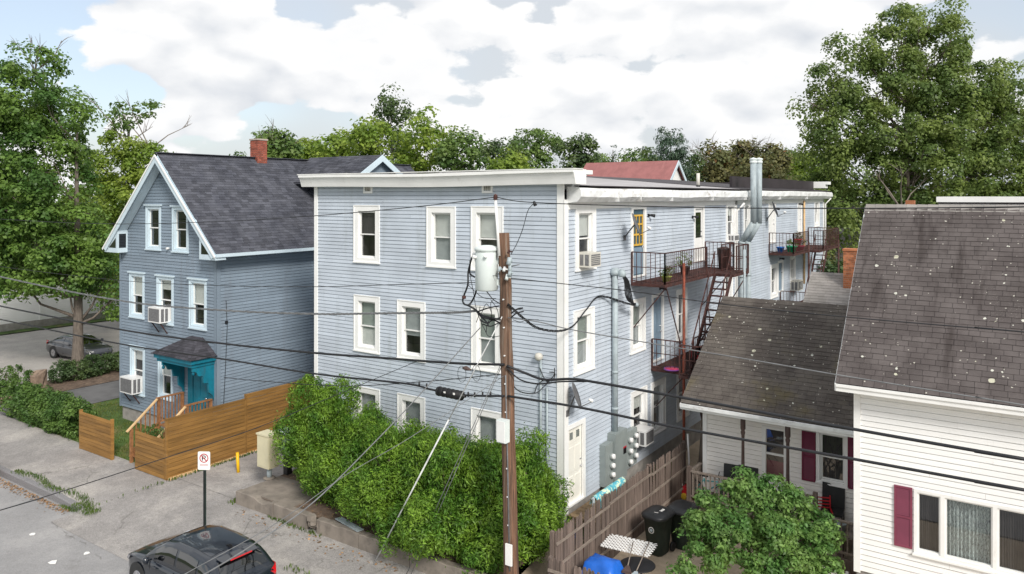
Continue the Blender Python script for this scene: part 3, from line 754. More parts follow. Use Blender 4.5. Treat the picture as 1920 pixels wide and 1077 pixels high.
# side wall
holesS = []
def sw_(ul, ur, vt, vb, **k): holesS.append(window(ab, PS, *PS.win(ul, ur, vt, vb), cw=k.pop('cw', .2), **k))
sw_(1077, 1114.7, 387.6, 507.7, blind='blind_white', bf=.45)
sw_(1073.6, 1112, 583.5, 703.6, blind='blind_green', bf=.6, lower='blind_grey_reflect')
sw_(1180, 1208, 564, 664, blind='blind_green', bf=.5, lower='blind_grey_reflect')
sw_(1266.5, 1286, 544, 640)
sw_(1181, 1211, 736.4, 837, blind='blind_white', bf=.35)
sw_(1219, 1246, 718.6, 818, blind='blind_grey_reflect', bf=.4)
sw_(1267, 1290, 697, 790)
sw_(1360, 1378, 378.8, 453, blind='blind_white', bf=.3)
sw_(1356, 1372, 512, 580)
sw_(1393, 1406, 378.5, 445)
sw_(1443.5, 1457, 497, 560)
sw_(1480, 1490, 480, 530)
sw_(1526, 1535, 374.5, 425, glass='glass_dark')
_, z_up = PS.px(1181.8, 522); 
def sdoor(ul, ur, vt, vb, **k):
    h, d = door(ab, PS, *PS.win(ul, ur, vt, vb), **k); holesS.append(h); return d, h
d1, h1 = sdoor(1181.8, 1210, 384.5, 522, slab='dark_door', panels=False, cw=.15)
# yellow wooden storm lattice over the upper half, blue lower panel
c0, c1, q0, q1 = h1; zb = q0+(q1-q0)*.46; zt = q0+(q1-q0)*.92
y_ = MB(); PS.box(y_, c0+.04, c0+.1, zb, zt, -.02, .01); PS.box(y_, c1-.1, c1-.04, zb, zt, -.02, .01)
for z in (zb, zb+(zt-zb)*.33, zb+(zt-zb)*.66, zt-.06): PS.box(y_, c0+.1, c1-.1, z, z+.06, -.02, .008)
for k in (1, 2): a = c0+.07+(c1-c0-.14)*k/3; PS.box(y_, a-.02, a+.02, zb+.06, zt-.06, -.02, .004)
y_.build('yellow_screen_frame', 'yellow_wood', d1)
p = MB(); PS.box(p, c0+.05, c1-.05, q0+.1, zb-.06, -.029, -.012); p.build('kick_panel', 'blue_door', d1)
d2, h2 = sdoor(1300, 1319.5, 386, 492.5, slab='white_paint', panels=False, cw=.12)
c0, c1, q0, q1 = h2; p = MB(); PS.box(p, c0+.12, c1-.12, q0+(q1-q0)*.45, q1-.15, -.03, -.022); p.build('pane', 'car_glass', d2)
sdoor(1220.6, 1243, 553.5, 681, slab='blue_door')
d4, h4 = sdoor(1059.5, 1095.7, 800.6, 955, slab='cream_door', cw=.13)
c0, c1, q0, q1 = h4
for k in (.28, .72):
    p = MB(); a = c0+(c1-c0)*k; PS.box(p, a-.09, a+.09, q1-.34, q1-.14, -.03, -.014); p.build('pane', 'glass_dark', d4)
sdoor(1440, 1453.5, 372.6, 458, slab='white_paint', panels=False)
sdoor(1494.5, 1502.5, 371.5, 445, slab='white_paint', panels=False)
sdoor(1457.5, 1467.5, 490, 549, slab='blue_door')
clap(ab, PS, FY, BY, FL, 9.8, .123, holesS, 'blue_siding')
PB = Plane('X', LX, -1); clap(ab, PB, FY, BY, FL, 10.4, .25, [], 'blue_siding')
PR = Plane('Y', BY, 1); clap(ab, PR, LX, SX, FL, 10.2, .25, [], 'blue_siding')
cb = MB()
cb.box(SX-.20, SX+.03, FY-.05, FY-.02, FL-.1, 10.36); cb.box(SX+.021, SX+.05, FY-.05, FY+.17, FL-.1, 9.9)
cb.build('corner_board', 'white_trim', ab)
cb = MB(); cb.box(LX-.04, LX+.13, FY-.05, FY-.02, FL-.1, 10.36); cb.box(LX-.05, LX-.021, FY-.02, FY+.15, FL-.1, 10.3); cb.build('corner_board', 'white_trim', ab)
cb = MB(); cb.box(SX+.021, SX+.05, BY-.25, BY+.03, FL-.1, 9.8); cb.build('corner_board', 'white_trim', ab)
cb = MB(); a0, _ = PS.px(1376.5, 400); cb.box(SX+.021, SX+.05, a0, a0+.28, FL-.1, 9.8); cb.build('corner_board', 'white_trim', ab)
fo = MB(); fo.box(LX+.03, SX-.03, FY+.03, BY-.03, -.4, FL+.01); fo.build('foundation', 'foundation', ab)
# cornice along the front with a flared crown and end returns
def cornice_profile(x, s=1):   # (y offset out, z)
    return [(0, 10.33), (.25, 10.33), (.29, 10.47), (.33, 10.58), (.36, 10.65), (.40, 10.655), (.40, 10.745), (-.35, 10.745), (-.35, 10.33)]
co = MB(); N = 16; pr = cornice_profile(0); m_ = len(pr); vs = []; fs = []
for i in range(N+1):
    t = i/N; x = LX-.42+(SX+.55-LX+.42)*t; sag = -.035*math.sin(math.pi*t)+.012*math.sin(t*9)
    for o_, z in pr: vs.append((x, FY-.05-o_, z+sag))
for i in range(N):
    for j in range(m_): fs.append((i*m_+j, (i+1)*m_+j, (i+1)*m_+(j+1) % m_, i*m_+(j+1) % m_))
fs += [tuple(range(m_)), tuple(N*m_+j for j in range(m_-1, -1, -1))]
co.add(vs, fs); co.build('cornice', 'white_trim', ab)
co = MB(); x0r = SX+.03
co.prism([(x0r, FY+.30, 10.2), (x0r+.10, FY+.30, 10.35), (x0r+.32, FY+.30, 10.6), (x0r+.50, FY+.30, 10.62), (x0r+.50, FY+.30, 10.735), (x0r-.5, FY+.30, 10.735), (x0r-.5, FY+.30, 10.2)], (0, .42, 0))
co.build('cornice_return', 'white_trim', ab)
fl = MB(); fl.box(LX-.47, LX+2.0, FY-.46, FY+.1, 10.745, 10.775); fl.build('flashing', 'white_paint', ab)
fl = MB(); fl.box(LX+2.02, SX+.57, FY-.46, FY+.1, 10.742, 10.768); fl.build('flashing', 'white_paint', ab)
# box gutter on the long side, wavy, dented
gu = MB(); N = 60; vs = []; fs = []; rg = random.Random(5)
gp = [(0.0, 9.80), (.34, 9.84), (.46, 9.98), (.44, 10.17), (.40, 10.24), (.0, 10.27)]; m_ = len(gp)
for i in range(N+1):
    y = FY+.12+(BY+.35-FY-.12)*i/N
    sag = -.07*math.sin(math.pi*i/N*2.0)*.6-.04*math.sin(i*.55)*.4
    for j, (o_, z) in enumerate(gp):
        w = rg.uniform(-.018, .018) if j in (1, 2, 3) else 0
        vs.append((SX+.02+o_+w, y, z+sag*(.6 if j else 0)+w*.6))
for i in range(N):
    for j in range(m_-1): fs.append((i*m_+j, i*m_+j+1, (i+1)*m_+j+1, (i+1)*m_+j))
fs += [tuple(range(m_-1, -1, -1)), tuple(N*m_+j for j in range(m_))]
gu.add(vs, fs); gu.build('gutter', 'gutter_metal', ab)
for yy in (21.0, 22.6, 25.2, 29.3, 33.5, 39.0, 44.5): MB().box(SX+.2, SX+.495, yy, yy+.035, 9.83, 10.2).build('gutter_strap', 'gutter_metal', ab)
fz = MB(); fz.box(SX+.021, SX+.05, FY+.17, BY, 9.62, 9.80); fz.build('frieze', 'white_trim', ab)
ed = MB(); ed.box(SX+.30, SX+.44, FY+.75, BY+.3, 10.275, 10.30); ed.build('roof_edge', 'dark_membrane', ab)
rf = MB()
A = (SX+.42, FY+.4, 10.304); B = (SX+.42, 33.0, 10.304); C_ = (LX+.2, 33.0, 10.80); D_ = (LX+.2, FY+.4, 10.70)
ym = FY+3.5; yn = 27.0
rf.quad(A, (SX+.42, ym, 10.304), (LX+.2, ym, 10.80), D_); rf.quad((SX+.42, ym, 10.304), (SX+.42, yn, 10.304), (LX+.2, yn, 11.10), (LX+.2, ym, 10.80)); rf.quad((SX+.42, yn, 10.304), B, (LX+.2, 33.0, 11.15), (LX+.2, yn, 11.10)); rf.build('roof', 'membrane', ab)
rf = MB(); rf.prism([(SX+.40, 33.02, 10.2), (SX+.40, 33.02, 10.31), (SX-.4, 33.02, 10.40), (LX, 33.02, 11.15), (LX, 33.02, 10.2)], (0, BY-33.0, 0)); rf.build('roof', 'dark_membrane', ab)
rf = MB(); rf.box(SX-.6, SX-.5, 34.5, BY-.4, 10.42, 10.92); rf.box(LX, SX-.6, BY-.5, BY-.4, 10.3, 10.92); rf.build('parapet', 'dark_membrane', ab)
co = MB(); co.box(SX-1.3, SX+.35, BY-.38, BY+.42, 10.72, 10.90); co.box(SX-1.2, SX+.2, BY-.38, BY+.25, 10.5, 10.72); co.build('rear_cornice', 'white_trim', ab)
for (u, v, h) in ((1077, 345, .2), (1309, 350, .5)):
    yy, _ = pX(u, v, SX-.6); p = MB(); p.tube([(SX-.6, yy, 10.3), (SX-.6, yy, 10.45+.0)], .085, 10); q = p.build('vent_pipe', 'black_rubber', ab)
    if h > .3: p = MB(); p.tube([(SX-.6, yy, 10.45), (SX-.6, yy, 10.45+h)], .07, 10); p.build('pipe_top', 'cream_plastic', q)
# two little attic vents under the cornice
for ul, ur, vt, vb in ((683, 699.5, 346, 363), (905, 925, 344, 362.5)):
    a0, a1, z0, z1 = PF.win(ul, ur, vt, vb); mb = MB(); e = .07
    PF.box(mb, a0, a0+e, z0, z1, 0, .05); PF.box(mb, a1-e, a1, z0, z1, 0, .05); PF.box(mb, a0+e, a1-e, z1-e, z1, 0, .05); PF.box(mb, a0+e, a1-e, z0, z0+e, 0, .05)
    v_ = mb.build('attic_vent', 'white_trim', ab); g = MB(); PF.box(g, a0+e, a1-e, z0+e, z1-e, .0, .024); g.build('screen', 'interior', v_)
    g = MB()
    for k in range(1, 4):
        a = a0+e+(a1-a0-2*e)*k/4; PF.box(g, a-.008, a+.008, z0+e, z1-e, .026, .036); z = z0+e+(z1-z0-2*e)*k/4; PF.box(g, a0+e, a1-e, z-.008, z+.008, .037, .045)
    g.build('grid', 'cream_plastic', v_)
# conduit with weather-head on the front wall
for (u, vt, vb, r) in ((1016, 672, 960, .035), (1028, 725, 960, .03)):
    a, zt = PF.px(u, vt); p = MB(); p.tube([PF.p(a, FL, .06), PF.p(a, zt, .06)], r, 8); q = p.build('conduit', 'galv', ab)
    if r > .032:
        p = MB(); p.lathe(PF.p(a-.05, zt, .09), [(.06, -.05), (.11, 0), (.12, .08), (.08, .15), (.0, .17)], 12); p.build('weather_head', 'cream_plastic', q)
# wall lamps
for (u, v) in ((1214, 404), (1297, 407), (1236, 541), (1452, 392), (1497, 383), (1461, 485)):
    y, z = PS.px(u, v); p = MB(); p.box(SX+.02, SX+.05, y-.05, y+.05, z-.05, z+.05); p.tube([(SX+.05, y, z), (SX+.16, y+.06, z+.02)], .03, 8); p.tube([(SX+.12, y+.04, z), (SX+.22, y+.12, z-.02)], [.04, .06], 8)
    p.build('wall_lamp', 'black_paint', ab)
# big service conduit mast and meter cabinets
y, zt = PS.px(1146, 515); _, zb = PS.px(1146, 812)
mast_y, mast_z = y, zt
p = MB(); p.tube([(SX+.13, y, zb-.1), (SX+.13, y, zt)], .095, 14); mast = p.build('service_mast', 'galv', ab)
for k in range(4):
    z = zb+(zt-zb)*(.15+.23*k); p = MB(); p.tube([(SX+.13, y, z), (SX+.13, y, z+.09)], .105, 14); p.build('strap', 'galv', mast)
p = MB(); p.lathe((SX+.13, y, zt-.02), [(.10, 0), (.15, .03), (.17, .12), (.11, .22), (0, .25)], 14); p.lathe((SX+.36, y+.02, zt-.06), [(.09, 0), (.13, .06), (.12, .16), (.05, .24), (0, .25)], 12); p.bar((SX+.13, y, zt+.1), (SX+.36, y, zt+.06), .16, .12); p.build('weather_head', 'galv', mast)
def cabinet(ul, ur, vt, vb, dep, meters):
    a0, a1, z0, z1 = PS.win(ul, ur, vt, vb); mb = MB(); PS.box(mb, a0, a1, z0, z1, .025, dep); c = mb.build('meter_cabinet', 'cabinet_grey', ab)
    e = MB(); PS.box(e, a0+.03, a1-.03, z0+.03, z1-.03, dep, dep+.012); e.build('cover', 'cabinet_grey', c)
    for (fa, fz_) in meters:
        a = a0+(a1-a0)*fa; z = z0+(z1-z0)*fz_; s = MB(); s.tube([PS.p(a, z, dep+.01), PS.p(a, z, dep+.05)], .10, 14); q = s.build('meter_socket', 'cabinet_grey', c)
        s = MB(); s.tube([PS.p(a, z, dep+.05), PS.p(a, z, dep+.13), PS.p(a, z, dep+.15)], [.085, .08, .05], 14); s.build('meter', 'white_plastic', q)
    return c, (a0, a1, z0, z1, dep)
cabinet(1122.8, 1137, 834, 912, .22, ((.72, .68), (.72, .46), (.72, .24)))
c, (a0, a1, z0, z1, dep) = cabinet(1137.5, 1160, 812, 903, .30, ())
p = MB(); PS.box(p, a1-.30, a1-.1, z0+(z1-z0)*.5, z0+(z1-z0)*.62, dep+.012, dep+.02); p.build('warning_label', 'black_paint', c)
p = MB(); PS.box(p, a1-.30, a1-.1, z0+(z1-z0)*.62, z0+(z1-z0)*.65, dep+.012, dep+.022); p.build('warning_strip', 'red_paint', c)
cabinet(1161, 1184, 812, 880, .2, ((.3, .78), (.75, .82), (.3, .48), (.75, .54), (.3, .18), (.75, .26)))
# twin metal flue
fu = thing('metal_flue', 'tall twin grey metal flue rising past the eave of the blue block', 'flue', (SX+.3, 34, 4))
for k, du in enumerate((0, 10.8)):
    lo = pXv(1391.5+du, 620, SX+.22); el1 = pXv(1391.5+du, 452, SX+.22); el2 = pXv(1405.5+du, 418, SX+.72); up_ = pXv(1405.5+du, 305, SX+.72)
    el2.y = el1.y; up_.y = el1.y; lo.y = el1.y; lo.z = 2.0
    p = MB(); p.tube([lo, el1], .13, 16); p.tube([el1-Vector((0, 0, .02)), el2], .13, 16); p.tube([el2-Vector((0, 0, .04)), up_], .13, 16); p.build('pipe', 'galv', fu)
    for z in (4.6, 6.4): p = MB(); p.tube([(lo.x, lo.y, z), (lo.x, lo.y, z+.06)], .16, 16); p.build('pipe_band', 'galv', fu)
    p = MB(); p.tube([(SX+.02, lo.y, 7.2), (lo.x, lo.y, 7.2)], .03, 6); p.build('wall_bracket', 'galv', fu)
    cap = MB(); cap.lathe(up_, [(.13, -.02), (.155, .0), (.155, .07), (.14, .08), (.14, .12), (.165, .13), (.165, .19), (.0, .24)], 16); cap.build('cap', 'transformer_grey', fu)
# downspouts
for (u0, v0, u1, v1, m) in ((1396, 381, 1382, 388, 'white_paint'), (1558, 372, 1545, 380, 'white_paint')):
    a = pXv(u0, v0, SX+.4); b = pXv(u1, v1, SX+.1); b.y = a.y-.1; b.z = a.z-.35; p = MB(); p.tube([a, b, (b.x, b.y, 2.0)], .045, 8); p.build('downspout', m, ab)
y, z = PS.px(1504.5, 372); p = MB(); p.tube([(SX+.1, y, 9.75), (SX+.1, y, 5.0)], .055, 10); p.build('copper_pipe', 'fresh_timber', ab)
# wooden stoop at the corner door
st = thing('stoop', 'small weathered plank stoop below the cream corner door', 'stoop', (-10.3, 19.4, .2))
for k in range(9):
    ya = FY+.15+k*.235; board('plank', 'deck_wood', st, SX+.05, -9.85, ya, ya+.215, .93, .975)
for ya in (FY+.2, FY+2.1):
    board('joist', 'deck_wood', st, SX+.06, -9.9, ya, ya+.06, .78, .929)
    board('post', 'deck_wood', st, -10.05, -9.95, ya, ya+.1, -.05, .779)
# ================================================================== air conditioners, dishes
def aircon(label, pl, a0, a1, z0, z1, out, m='white_plastic', arm=False, group='window air conditioners'):
    c = pl.p((a0+a1)/2, z0, out/2); t = thing('air_conditioner', label, 'air conditioner', c, group)
    mb = MB(); pl.box(mb, a0, a1, z0, z1, -.1, out); mb.build('casing', m, t)
    g = MB(); pl.box(g, a0+.05, a1-.05, z0+.05, z1-.05, out, out+.008); g.build('grille', 'grille', t)
    n = 6 if m != 'white_plastic' else 0
    for k in range(1, n): f = MB(); z = z0+.05+(z1-z0-.1)*k/n; pl.box(f, a0+.05, a1-.05, z-.006, z+.006, out+.008, out+.014); f.build('fin', m, t)
    for q in (0, 1):   # side louvres on the face turned to the camera
        for (o0, o1) in ((out*.18, out*.46), (out*.58, out*.88)):
            s = MB(); e = a0-.006 if q == 0 else a1
            pl.box(s, e, e+.006, z0+.05, z1-.05, o0, o1); s.build('side_vent', 'grille', t)
    if arm:
        for a in (a0+.12, a1-.12):
            b = MB(); b.bar(pl.p(a, z0-.003, out-.08), pl.p(a, z0-.46, .03), .035); b.build('bracket', 'rust_iron', t)
        b = MB(); pl.box(b, a0+.1, a1-.1, z0-.03, z0-.001, .03, out-.05); b.build('bracket_shelf', 'dark_plastic', t)
    return t
aircon('cream window air conditioner on the top floor near the white corner board', PS, *PS.win(1083, 1103, 474, 501), .42, 'cream_plastic')
aircon('white window air conditioner beside the grey meter cabinets', PS, *PS.win(1187, 1203, 806, 834), .45)
aircon('white window air conditioner by the far fire escape', PS, *PS.win(1481, 1490, 527, 545), .45, 'cream_plastic')
aircon('small white window air conditioner near the flue on the top floor', PS, *PS.win(1364, 1373, 440, 453), .3, 'white_plastic')
def dish(label, foot, ctr, nrm, r):
    foot = Vector(foot); ctr = Vector(ctr); nrm = Vector(nrm).normalized()
    t = thing('satellite_dish', label, 'satellite dish', foot, 'satellite dishes on the block')
    a = Vector((0, 0, 1)).cross(nrm).normalized(); b = nrm.cross(a); vs = []; fs = []; n = 20
    for i, k in enumerate((0.0, .35, .7, 1.0)):
        for j in range(n): an = 2*math.pi*j/n; vs.append(ctr+a*math.cos(an)*r*k+b*math.sin(an)*r*1.1*k+nrm*(.14*k*k*r))
    for i in range(3):
        for j in range(n): fs.append((i*n+j, i*n+(j+1) % n, (i+1)*n+(j+1) % n, (i+1)*n+j))
    off = len(vs); vs += [v-nrm*.015 for v in vs]; fs += [tuple(off+q for q in reversed(f)) for f in fs]
    fs += [(3*n+j, 3*n+(j+1) % n, off+3*n+(j+1) % n, off+3*n+j) for j in range(n)]
    mb = MB(); mb.add(vs, fs, True); mb.build('reflector', 'grey_plastic', t)
    mb = MB(); mb.tube([foot, foot.lerp(ctr, .4)+Vector((0, 0, .02)), ctr-nrm*.02], .022, 8); mb.box(foot.x-.03, foot.x+.02, foot.y-.08, foot.y+.08, foot.z-.09, foot.z+.09); mb.build('mount', 'grey_plastic', t)
    e = ctr-b*r*.9+nrm*r*1.25; mb = MB(); mb.tube([ctr-b*r*1.05, e], .014, 6); mb.build('feed_arm', 'grey_plastic', t)
    mb = MB(); mb.tube([e, e+(ctr-e).normalized()*.12+Vector((0, 0, .02))], [.045, .035], 8); mb.build('feed_horn', 'white_plastic', t)
dish('dark satellite dish mounted beside the yellow-framed top door', pXv(1171, 446, SX+.02), pXv(1191, 421, SX+.55), (.88, .30, .35), .33)
dish('grey satellite dish above the cream corner door', pXv(1064, 775, SX+.05), pXv(1079, 742, SX+.3), (.86, .38, .34), .33)
dish('grey satellite dish high on the far part of the blue block', pXv(1438, 412, SX+.02), pXv(1452, 393, SX+.5), (.86, .36, .34), .36)
# ================================================================== FIRE ESCAPES
def railing(parent, p, q, h=1.0, step=.16, name='railing', m='rust_iron'):
    p = Vector(p); q = Vector(q); mb = MB(); L = (q-p).length; n = max(2, int(L/step)); up = Vector((0, 0, 1))
    mb.bar(p+up*h, q+up*h, .035); mb.bar(p+up*h*.52, q+up*h*.52, .025); mb.bar(p+up*.06, q+up*.06, .03)
    for k in range(n+1): c = p.lerp(q, k/n); w = .045 if k in (0, n) else .018; mb.bar(c, c+up*(h+.0), w)
    return mb.build(name, m, parent)
def platform(parent, x0, x1, y0, y1, z):
    mb = MB(); mb.box(x0, x1, y0, y0+.05, z-.10, z); mb.box(x0, x1, y1-.05, y1, z-.10, z); mb.box(x1-.05, x1, y0+.05, y1-.05, z-.10, z); mb.box(x0, x0+.05, y0+.05, y1-.05, z-.1, z)
    n = int((x1-x0-.1)/.075)
    for k in range(n): x = x0+.06+k*(x1-x0-.12)/(n-1); mb.box(x-.022, x+.022, y0+.05, y1-.05, z-.045, z-.01)
    return mb.build('platform', 'rust_iron', parent)
XO = -9.69
fe = thing('fire_escape', 'rusty brown two-level iron fire escape with steep stairs on the near blue wall', 'fire escape', (-10.2, 26, 0), 'iron fire escapes')
ZU, ZL = 7.17, 4.08
platform(fe, SX+.04, XO, 22.8, 29.6, ZU); railing(fe, (SX+.06, 22.83, ZU), (XO-.03, 22.83, ZU)); railing(fe, (XO-.03, 22.83, ZU), (XO-.03, 26.6, ZU)); railing(fe, (SX+.06, 29.57, ZU), (XO-.03, 29.57, ZU)); railing(fe, (XO-.03, 28.2, ZU), (XO-.03, 29.57, ZU))
platform(fe, SX+.04, XO, 24.4, 29.6, ZL); railing(fe, (SX+.06, 24.43, ZL), (XO-.03, 24.43, ZL)); railing(fe, (XO-.03, 25.3, ZL), (XO-.03, 29.57, ZL)); railing(fe, (SX+.06, 29.57, ZL), (XO-.03, 29.57, ZL))
# extra outside landing by the stair head
platform(fe, XO+.0, XO+.75, 27.2, 29.0, ZU); railing(fe, (XO+.72, 27.6, ZU), (XO+.72, 29.0, ZU)); railing(fe, (XO+.02, 28.97, ZU), (XO+.72, 28.97, ZU))
def stair(parent, x0, x1, ya, za, yb, zb, n, m='rust_iron'):
    for x in (x0, x1):
        mb = MB(); mb.bar((x, ya, za), (x, yb, zb), .05, .18); mb.build('stringer', m, parent)
        mb = MB(); mb.bar((x, ya, za+.85), (x, yb, zb+.85), .035)
        for t in (.02, .35, .68, .98): q = Vector((x, ya+(yb-ya)*t, za+(zb-za)*t)); mb.bar(q, q+Vector((0, 0, .85)), .025)
        mb.build('handrail', m, parent)
    for k in range(1, n): t = k/n; y = ya+(yb-ya)*t; z = za+(zb-za)*t; board('tread', m, parent, x0+.026, x1-.026, y-.09, y+.09, z-.02, z+.02)
stair(fe, XO+.06, XO+.66, 27.2, ZU-.05, 24.9, ZL+.02, 13)
platform(fe, XO, XO+.72, 23.9, 25.0, ZL); railing(fe, (XO+.02, 23.93, ZL), (XO+.7, 23.93, ZL)); railing(fe, (XO+.7, 23.93, ZL), (XO+.7, 25.0, ZL))
stair(fe, XO+.06, XO+.66, 26.9, .35, 25.0, ZL-.05, 13)
for (x, y, z0, z1, m) in ((XO+.0, 24.35, -.1, 7.75, 'rust_red'), (XO+.76, 28.4, -.1, 8.0, 'galv'), (XO+.05, 29.65, -.1, ZL-.1, 'rust_iron')):
    mb = MB(); mb.tube([(x, y, z0), (x, y, z1)], .05, 8); mb.build('post', m, fe)
for (a, b) in (((SX+.04, 23.0, ZU-1.5), (XO-.05, 23.0, ZU-.1)), ((XO, 24.3, ZL+.6), (XO-.02, 22.9, ZU-.08)), ((SX+.04, 29.3, ZU-1.5), (XO-.05, 29.3, ZU-.1)), ((SX+.04, 24.8, ZL-1.4), (XO-.05, 24.8, ZL-.1)), ((XO+.74, 28.9, ZU-.08), (XO-.1, 28.2, ZU-1.8)), ((XO+.06, 26.4, ZU-.9), (XO+.66, 25.4, ZL+.7)), ((XO+.66, 26.4, ZU-.9), (XO+.06, 25.4, ZL+.7))):
    mb = MB(); mb.bar(a, b, .03); mb.build('brace', 'rust_iron', fe)
fe2 = thing('fire_escape', 'rusty fire escape with flower pots at the far end of the blue wall', 'fire escape', (-10.2, 42, 0), 'iron fire escapes')
ZF = 7.17
platform(fe2, SX+.04, XO, 38.5, 41.6, ZF); railing(fe2, (SX+.06, 38.53, ZF), (XO-.03, 38.53, ZF)); railing(fe2, (XO-.03, 38.53, ZF), (XO-.03, 41.6, ZF))
platform(fe2, SX+.04, XO+.5, 41.6, 46.5, ZF); railing(fe2, (XO+.47, 42.6, ZF), (XO+.47, 46.5, ZF)); railing(fe2, (XO, 42.6, ZF), (XO+.47, 42.6, ZF)); railing(fe2, (SX+.06, 46.47, ZF), (XO+.47, 46.47, ZF))
platform(fe2, SX+.04, XO+.3, 40.5, 45.5, ZL); railing(fe2, (XO+.27, 40.5, ZL), (XO+.27, 45.5, ZL)); railing(fe2, (SX+.06, 40.53, ZL), (XO+.27, 40.53, ZL))
stair(fe2, XO+.1, XO+.65, 42.6, ZF-.05, 40.2, ZL, 13)
for (x, y, z1) in ((XO, 41.5, 7.6), (XO+.5, 46.3, 7.5)):
    mb = MB(); mb.tube([(x, y, -.1), (x, y, z1)], .05, 8); mb.build('post', 'rust_iron', fe2)
# things on the fire escapes
def pot(name, label, cat, c, r, h, m, plant=None, group=None, seed=1, pr=.22, ph=.3):
    c = Vector(c); t = thing(name, label, cat, c, group)
    mb = MB(); mb.lathe(c, [(r*.7, 0), (r, h*.85), (r*1.1, h*.86), (r*1.1, h), (r*.9, h), (r*.85, h*.9), (0, h*.88)], 14); mb.build('pot', m, t)
    if plant:
        p, n = crown_points([(tuple(c+Vector((0, 0, h+ph*.5))), (pr, pr, ph*.6))], 30, 6, .1, seed, .2); foliage(t, 'leaves', plant, p, n, .07, seed)
    return t
pot('flower_pot', 'lime green potted plant on the upper near fire escape', 'potted plant', (XO-.3, 23.6, ZU), .16, .2, 'lime', 'weed', seed=4)
pot('flower_pot', 'leafy plant in a dark pot by the white top-floor door', 'potted plant', (SX+.5, 26.3, ZU), .18, .3, 'dark_plastic', 'leaf_mid', seed=5, pr=.3, ph=.5)
pot('flower_pot', 'red flowering pot on the far upper fire escape', 'potted plant', (XO-.25, 40.3, ZF+.35), .2, .3, 'toy_red', 'weed', seed=6)
pot('flower_pot', 'green and blue pot at the corner of the far upper fire escape', 'potted plant', (XO-.3, 39.3, ZF), .25, .35, 'toy_green', 'leaf_mid', seed=7, pr=.3)
pot('bucket', 'bright blue bucket on the far upper fire escape', 'bucket', (XO-.75, 38.95, ZF), .18, .3, 'toy_blue')
pot('flower_pot', 'pink pot with flowers on the far upper fire escape', 'potted plant', (XO-.3, 40.9, ZF), .22, .28, 'pink', 'weed', seed=9, pr=.28)
tg = thing('trash_can', 'ribbed brown bin standing at the end of the upper fire escape', 'trash can', (SX+.95, 29.2, ZU)); mb = MB(); mb.lathe((SX+.95, 29.2, ZU), [(.2, 0), (.25, .75), (.26, .75), (.26, .8), (.1, .85), (0, .86)], 16); mb.build('drum', 'brown_post', tg)
mb = MB(); mb.lathe((SX+.95, 29.2, ZU), [(.262, .74), (.268, .75), (.268, .79), (.262, .8)], 16); mb.build('rim', 'dark_plastic', tg)
hp = thing('toy_hoop', 'pink oval disc with purple rim leaning on the lower fire escape', 'toy', (XO-.06, 24.40, ZL+.0)); c = Vector((XO-.42, 24.36, ZL+.06)); mb = MB(); mb.lathe(c, [(0, 0), (.25, 0), (.25, .025), (0, .03)], 20); mb.build('disc', 'pink', hp); mb = MB(); mb.lathe(c, [(.251, -.01), (.28, -.01), (.28, .03), (.251, .03), (.251, -.01)], 20); mb.build('rim', 'purple', hp)
cr = thing('storage_crate', 'red plastic crate on the lower near fire escape', 'crate', (XO-.4, 27.0, ZL)); mb = MB(); mb.box(XO-.65, XO-.12, 26.7, 27.3, ZL, ZL+.3); mb.build('tub', 'toy_red', cr); mb = MB(); mb.box(XO-.68, XO-.09, 26.67, 27.33, ZL+.3, ZL+.34); mb.build('lid', 'dark_plastic', cr)
pot('flower_pot', 'bushy dark green plant on the lower near fire escape', 'potted plant', (XO+.3, 28.2, ZL), .22, .4, 'dark_plastic', 'leaf_dark', seed=11, pr=.4, ph=.7)
mb = MB(); mb.box(XO+.05, XO+.6, 28.6, 29.3, ZL-.02, ZL+.02)
o = mb; 
platform(fe, XO, XO+.72, 27.4, 29.5, ZL)
# ================================================================== LEFT HOUSE
HY, HX, HL, HB = 17.5, -25.5, -32.3, 32.0
lh = thing('gabled_house', 'slate blue gabled house with dark shingle roof and ice-white window trim', 'house', (-29, 20, .3))
HF = Plane('Y', HY, -1); HS = Plane('X', HX, 1); HFL = 1.05; EZ = 7.86; RX, RZ = -28.85, 11.72
slope = (RZ-EZ)/(RX-(-32.75)); holesH = []
def hw(ul, ur, vt, vb, **k): holesH.append(window(lh, HF, *HF.win(ul, ur, vt, vb), cw=.13, sw=.055, trim='ice_trim', crown=True, **k))
hw(275.3, 302.9, 386, 466.5, glass='glass_dark'); hw(324.7, 354.7, 388, 471, glass='glass_dark')
hw(244.6, 271.8, 511, 592.5, blind='blind_white', bf=.5); hw(295.8, 326.5, 517, 604, blind='blind_white', bf=.25); hw(356.5, 388.3, 523, 613, blind='blind_white', bf=.5)
hw(246, 272.5, 648, 735, blind='blind_white', bf=.25); hw(298.3, 325.5, 658, 743.6, blind='blind_white', bf=.5)
holesH.append((-27.35, -25.75, HFL, 3.75))
def gspan(z):
    if z < EZ-.25: return HL, HX
    k = (RZ-.12-z)/slope; return max(HL, RX-k), min(HX, RX+k)
clap(lh, HF, HL, HX, HFL, RZ-.1, .125, holesH, 'slate_siding', gspan)
clap(lh, HS, HY, HB, HFL, EZ+.02, .125, [], 'slate_siding')
clap(lh, Plane('X', HL, -1), HY, HB, HFL, EZ, .25, [], 'slate_siding')
cb = MB(); cb.box(HX-.14, HX+.03, HY-.045, HY-.021, HFL-.02, EZ-.1); cb.box(HX+.021, HX+.045, HY-.045, HY+.12, HFL-.02, EZ-.1); cb.build('corner_board', 'slate_siding', lh)
cb = MB(); cb.box(HL-.03, HL+.1, HY-.045, HY-.021, HFL-.02, EZ-.1); cb.build('corner_board', 'slate_siding', lh)
fo = MB(); fo.box(HL+.05, HX-.05, HY+.05, HB, -.2, HFL+.01); fo.build('foundation', 'foundation', lh)
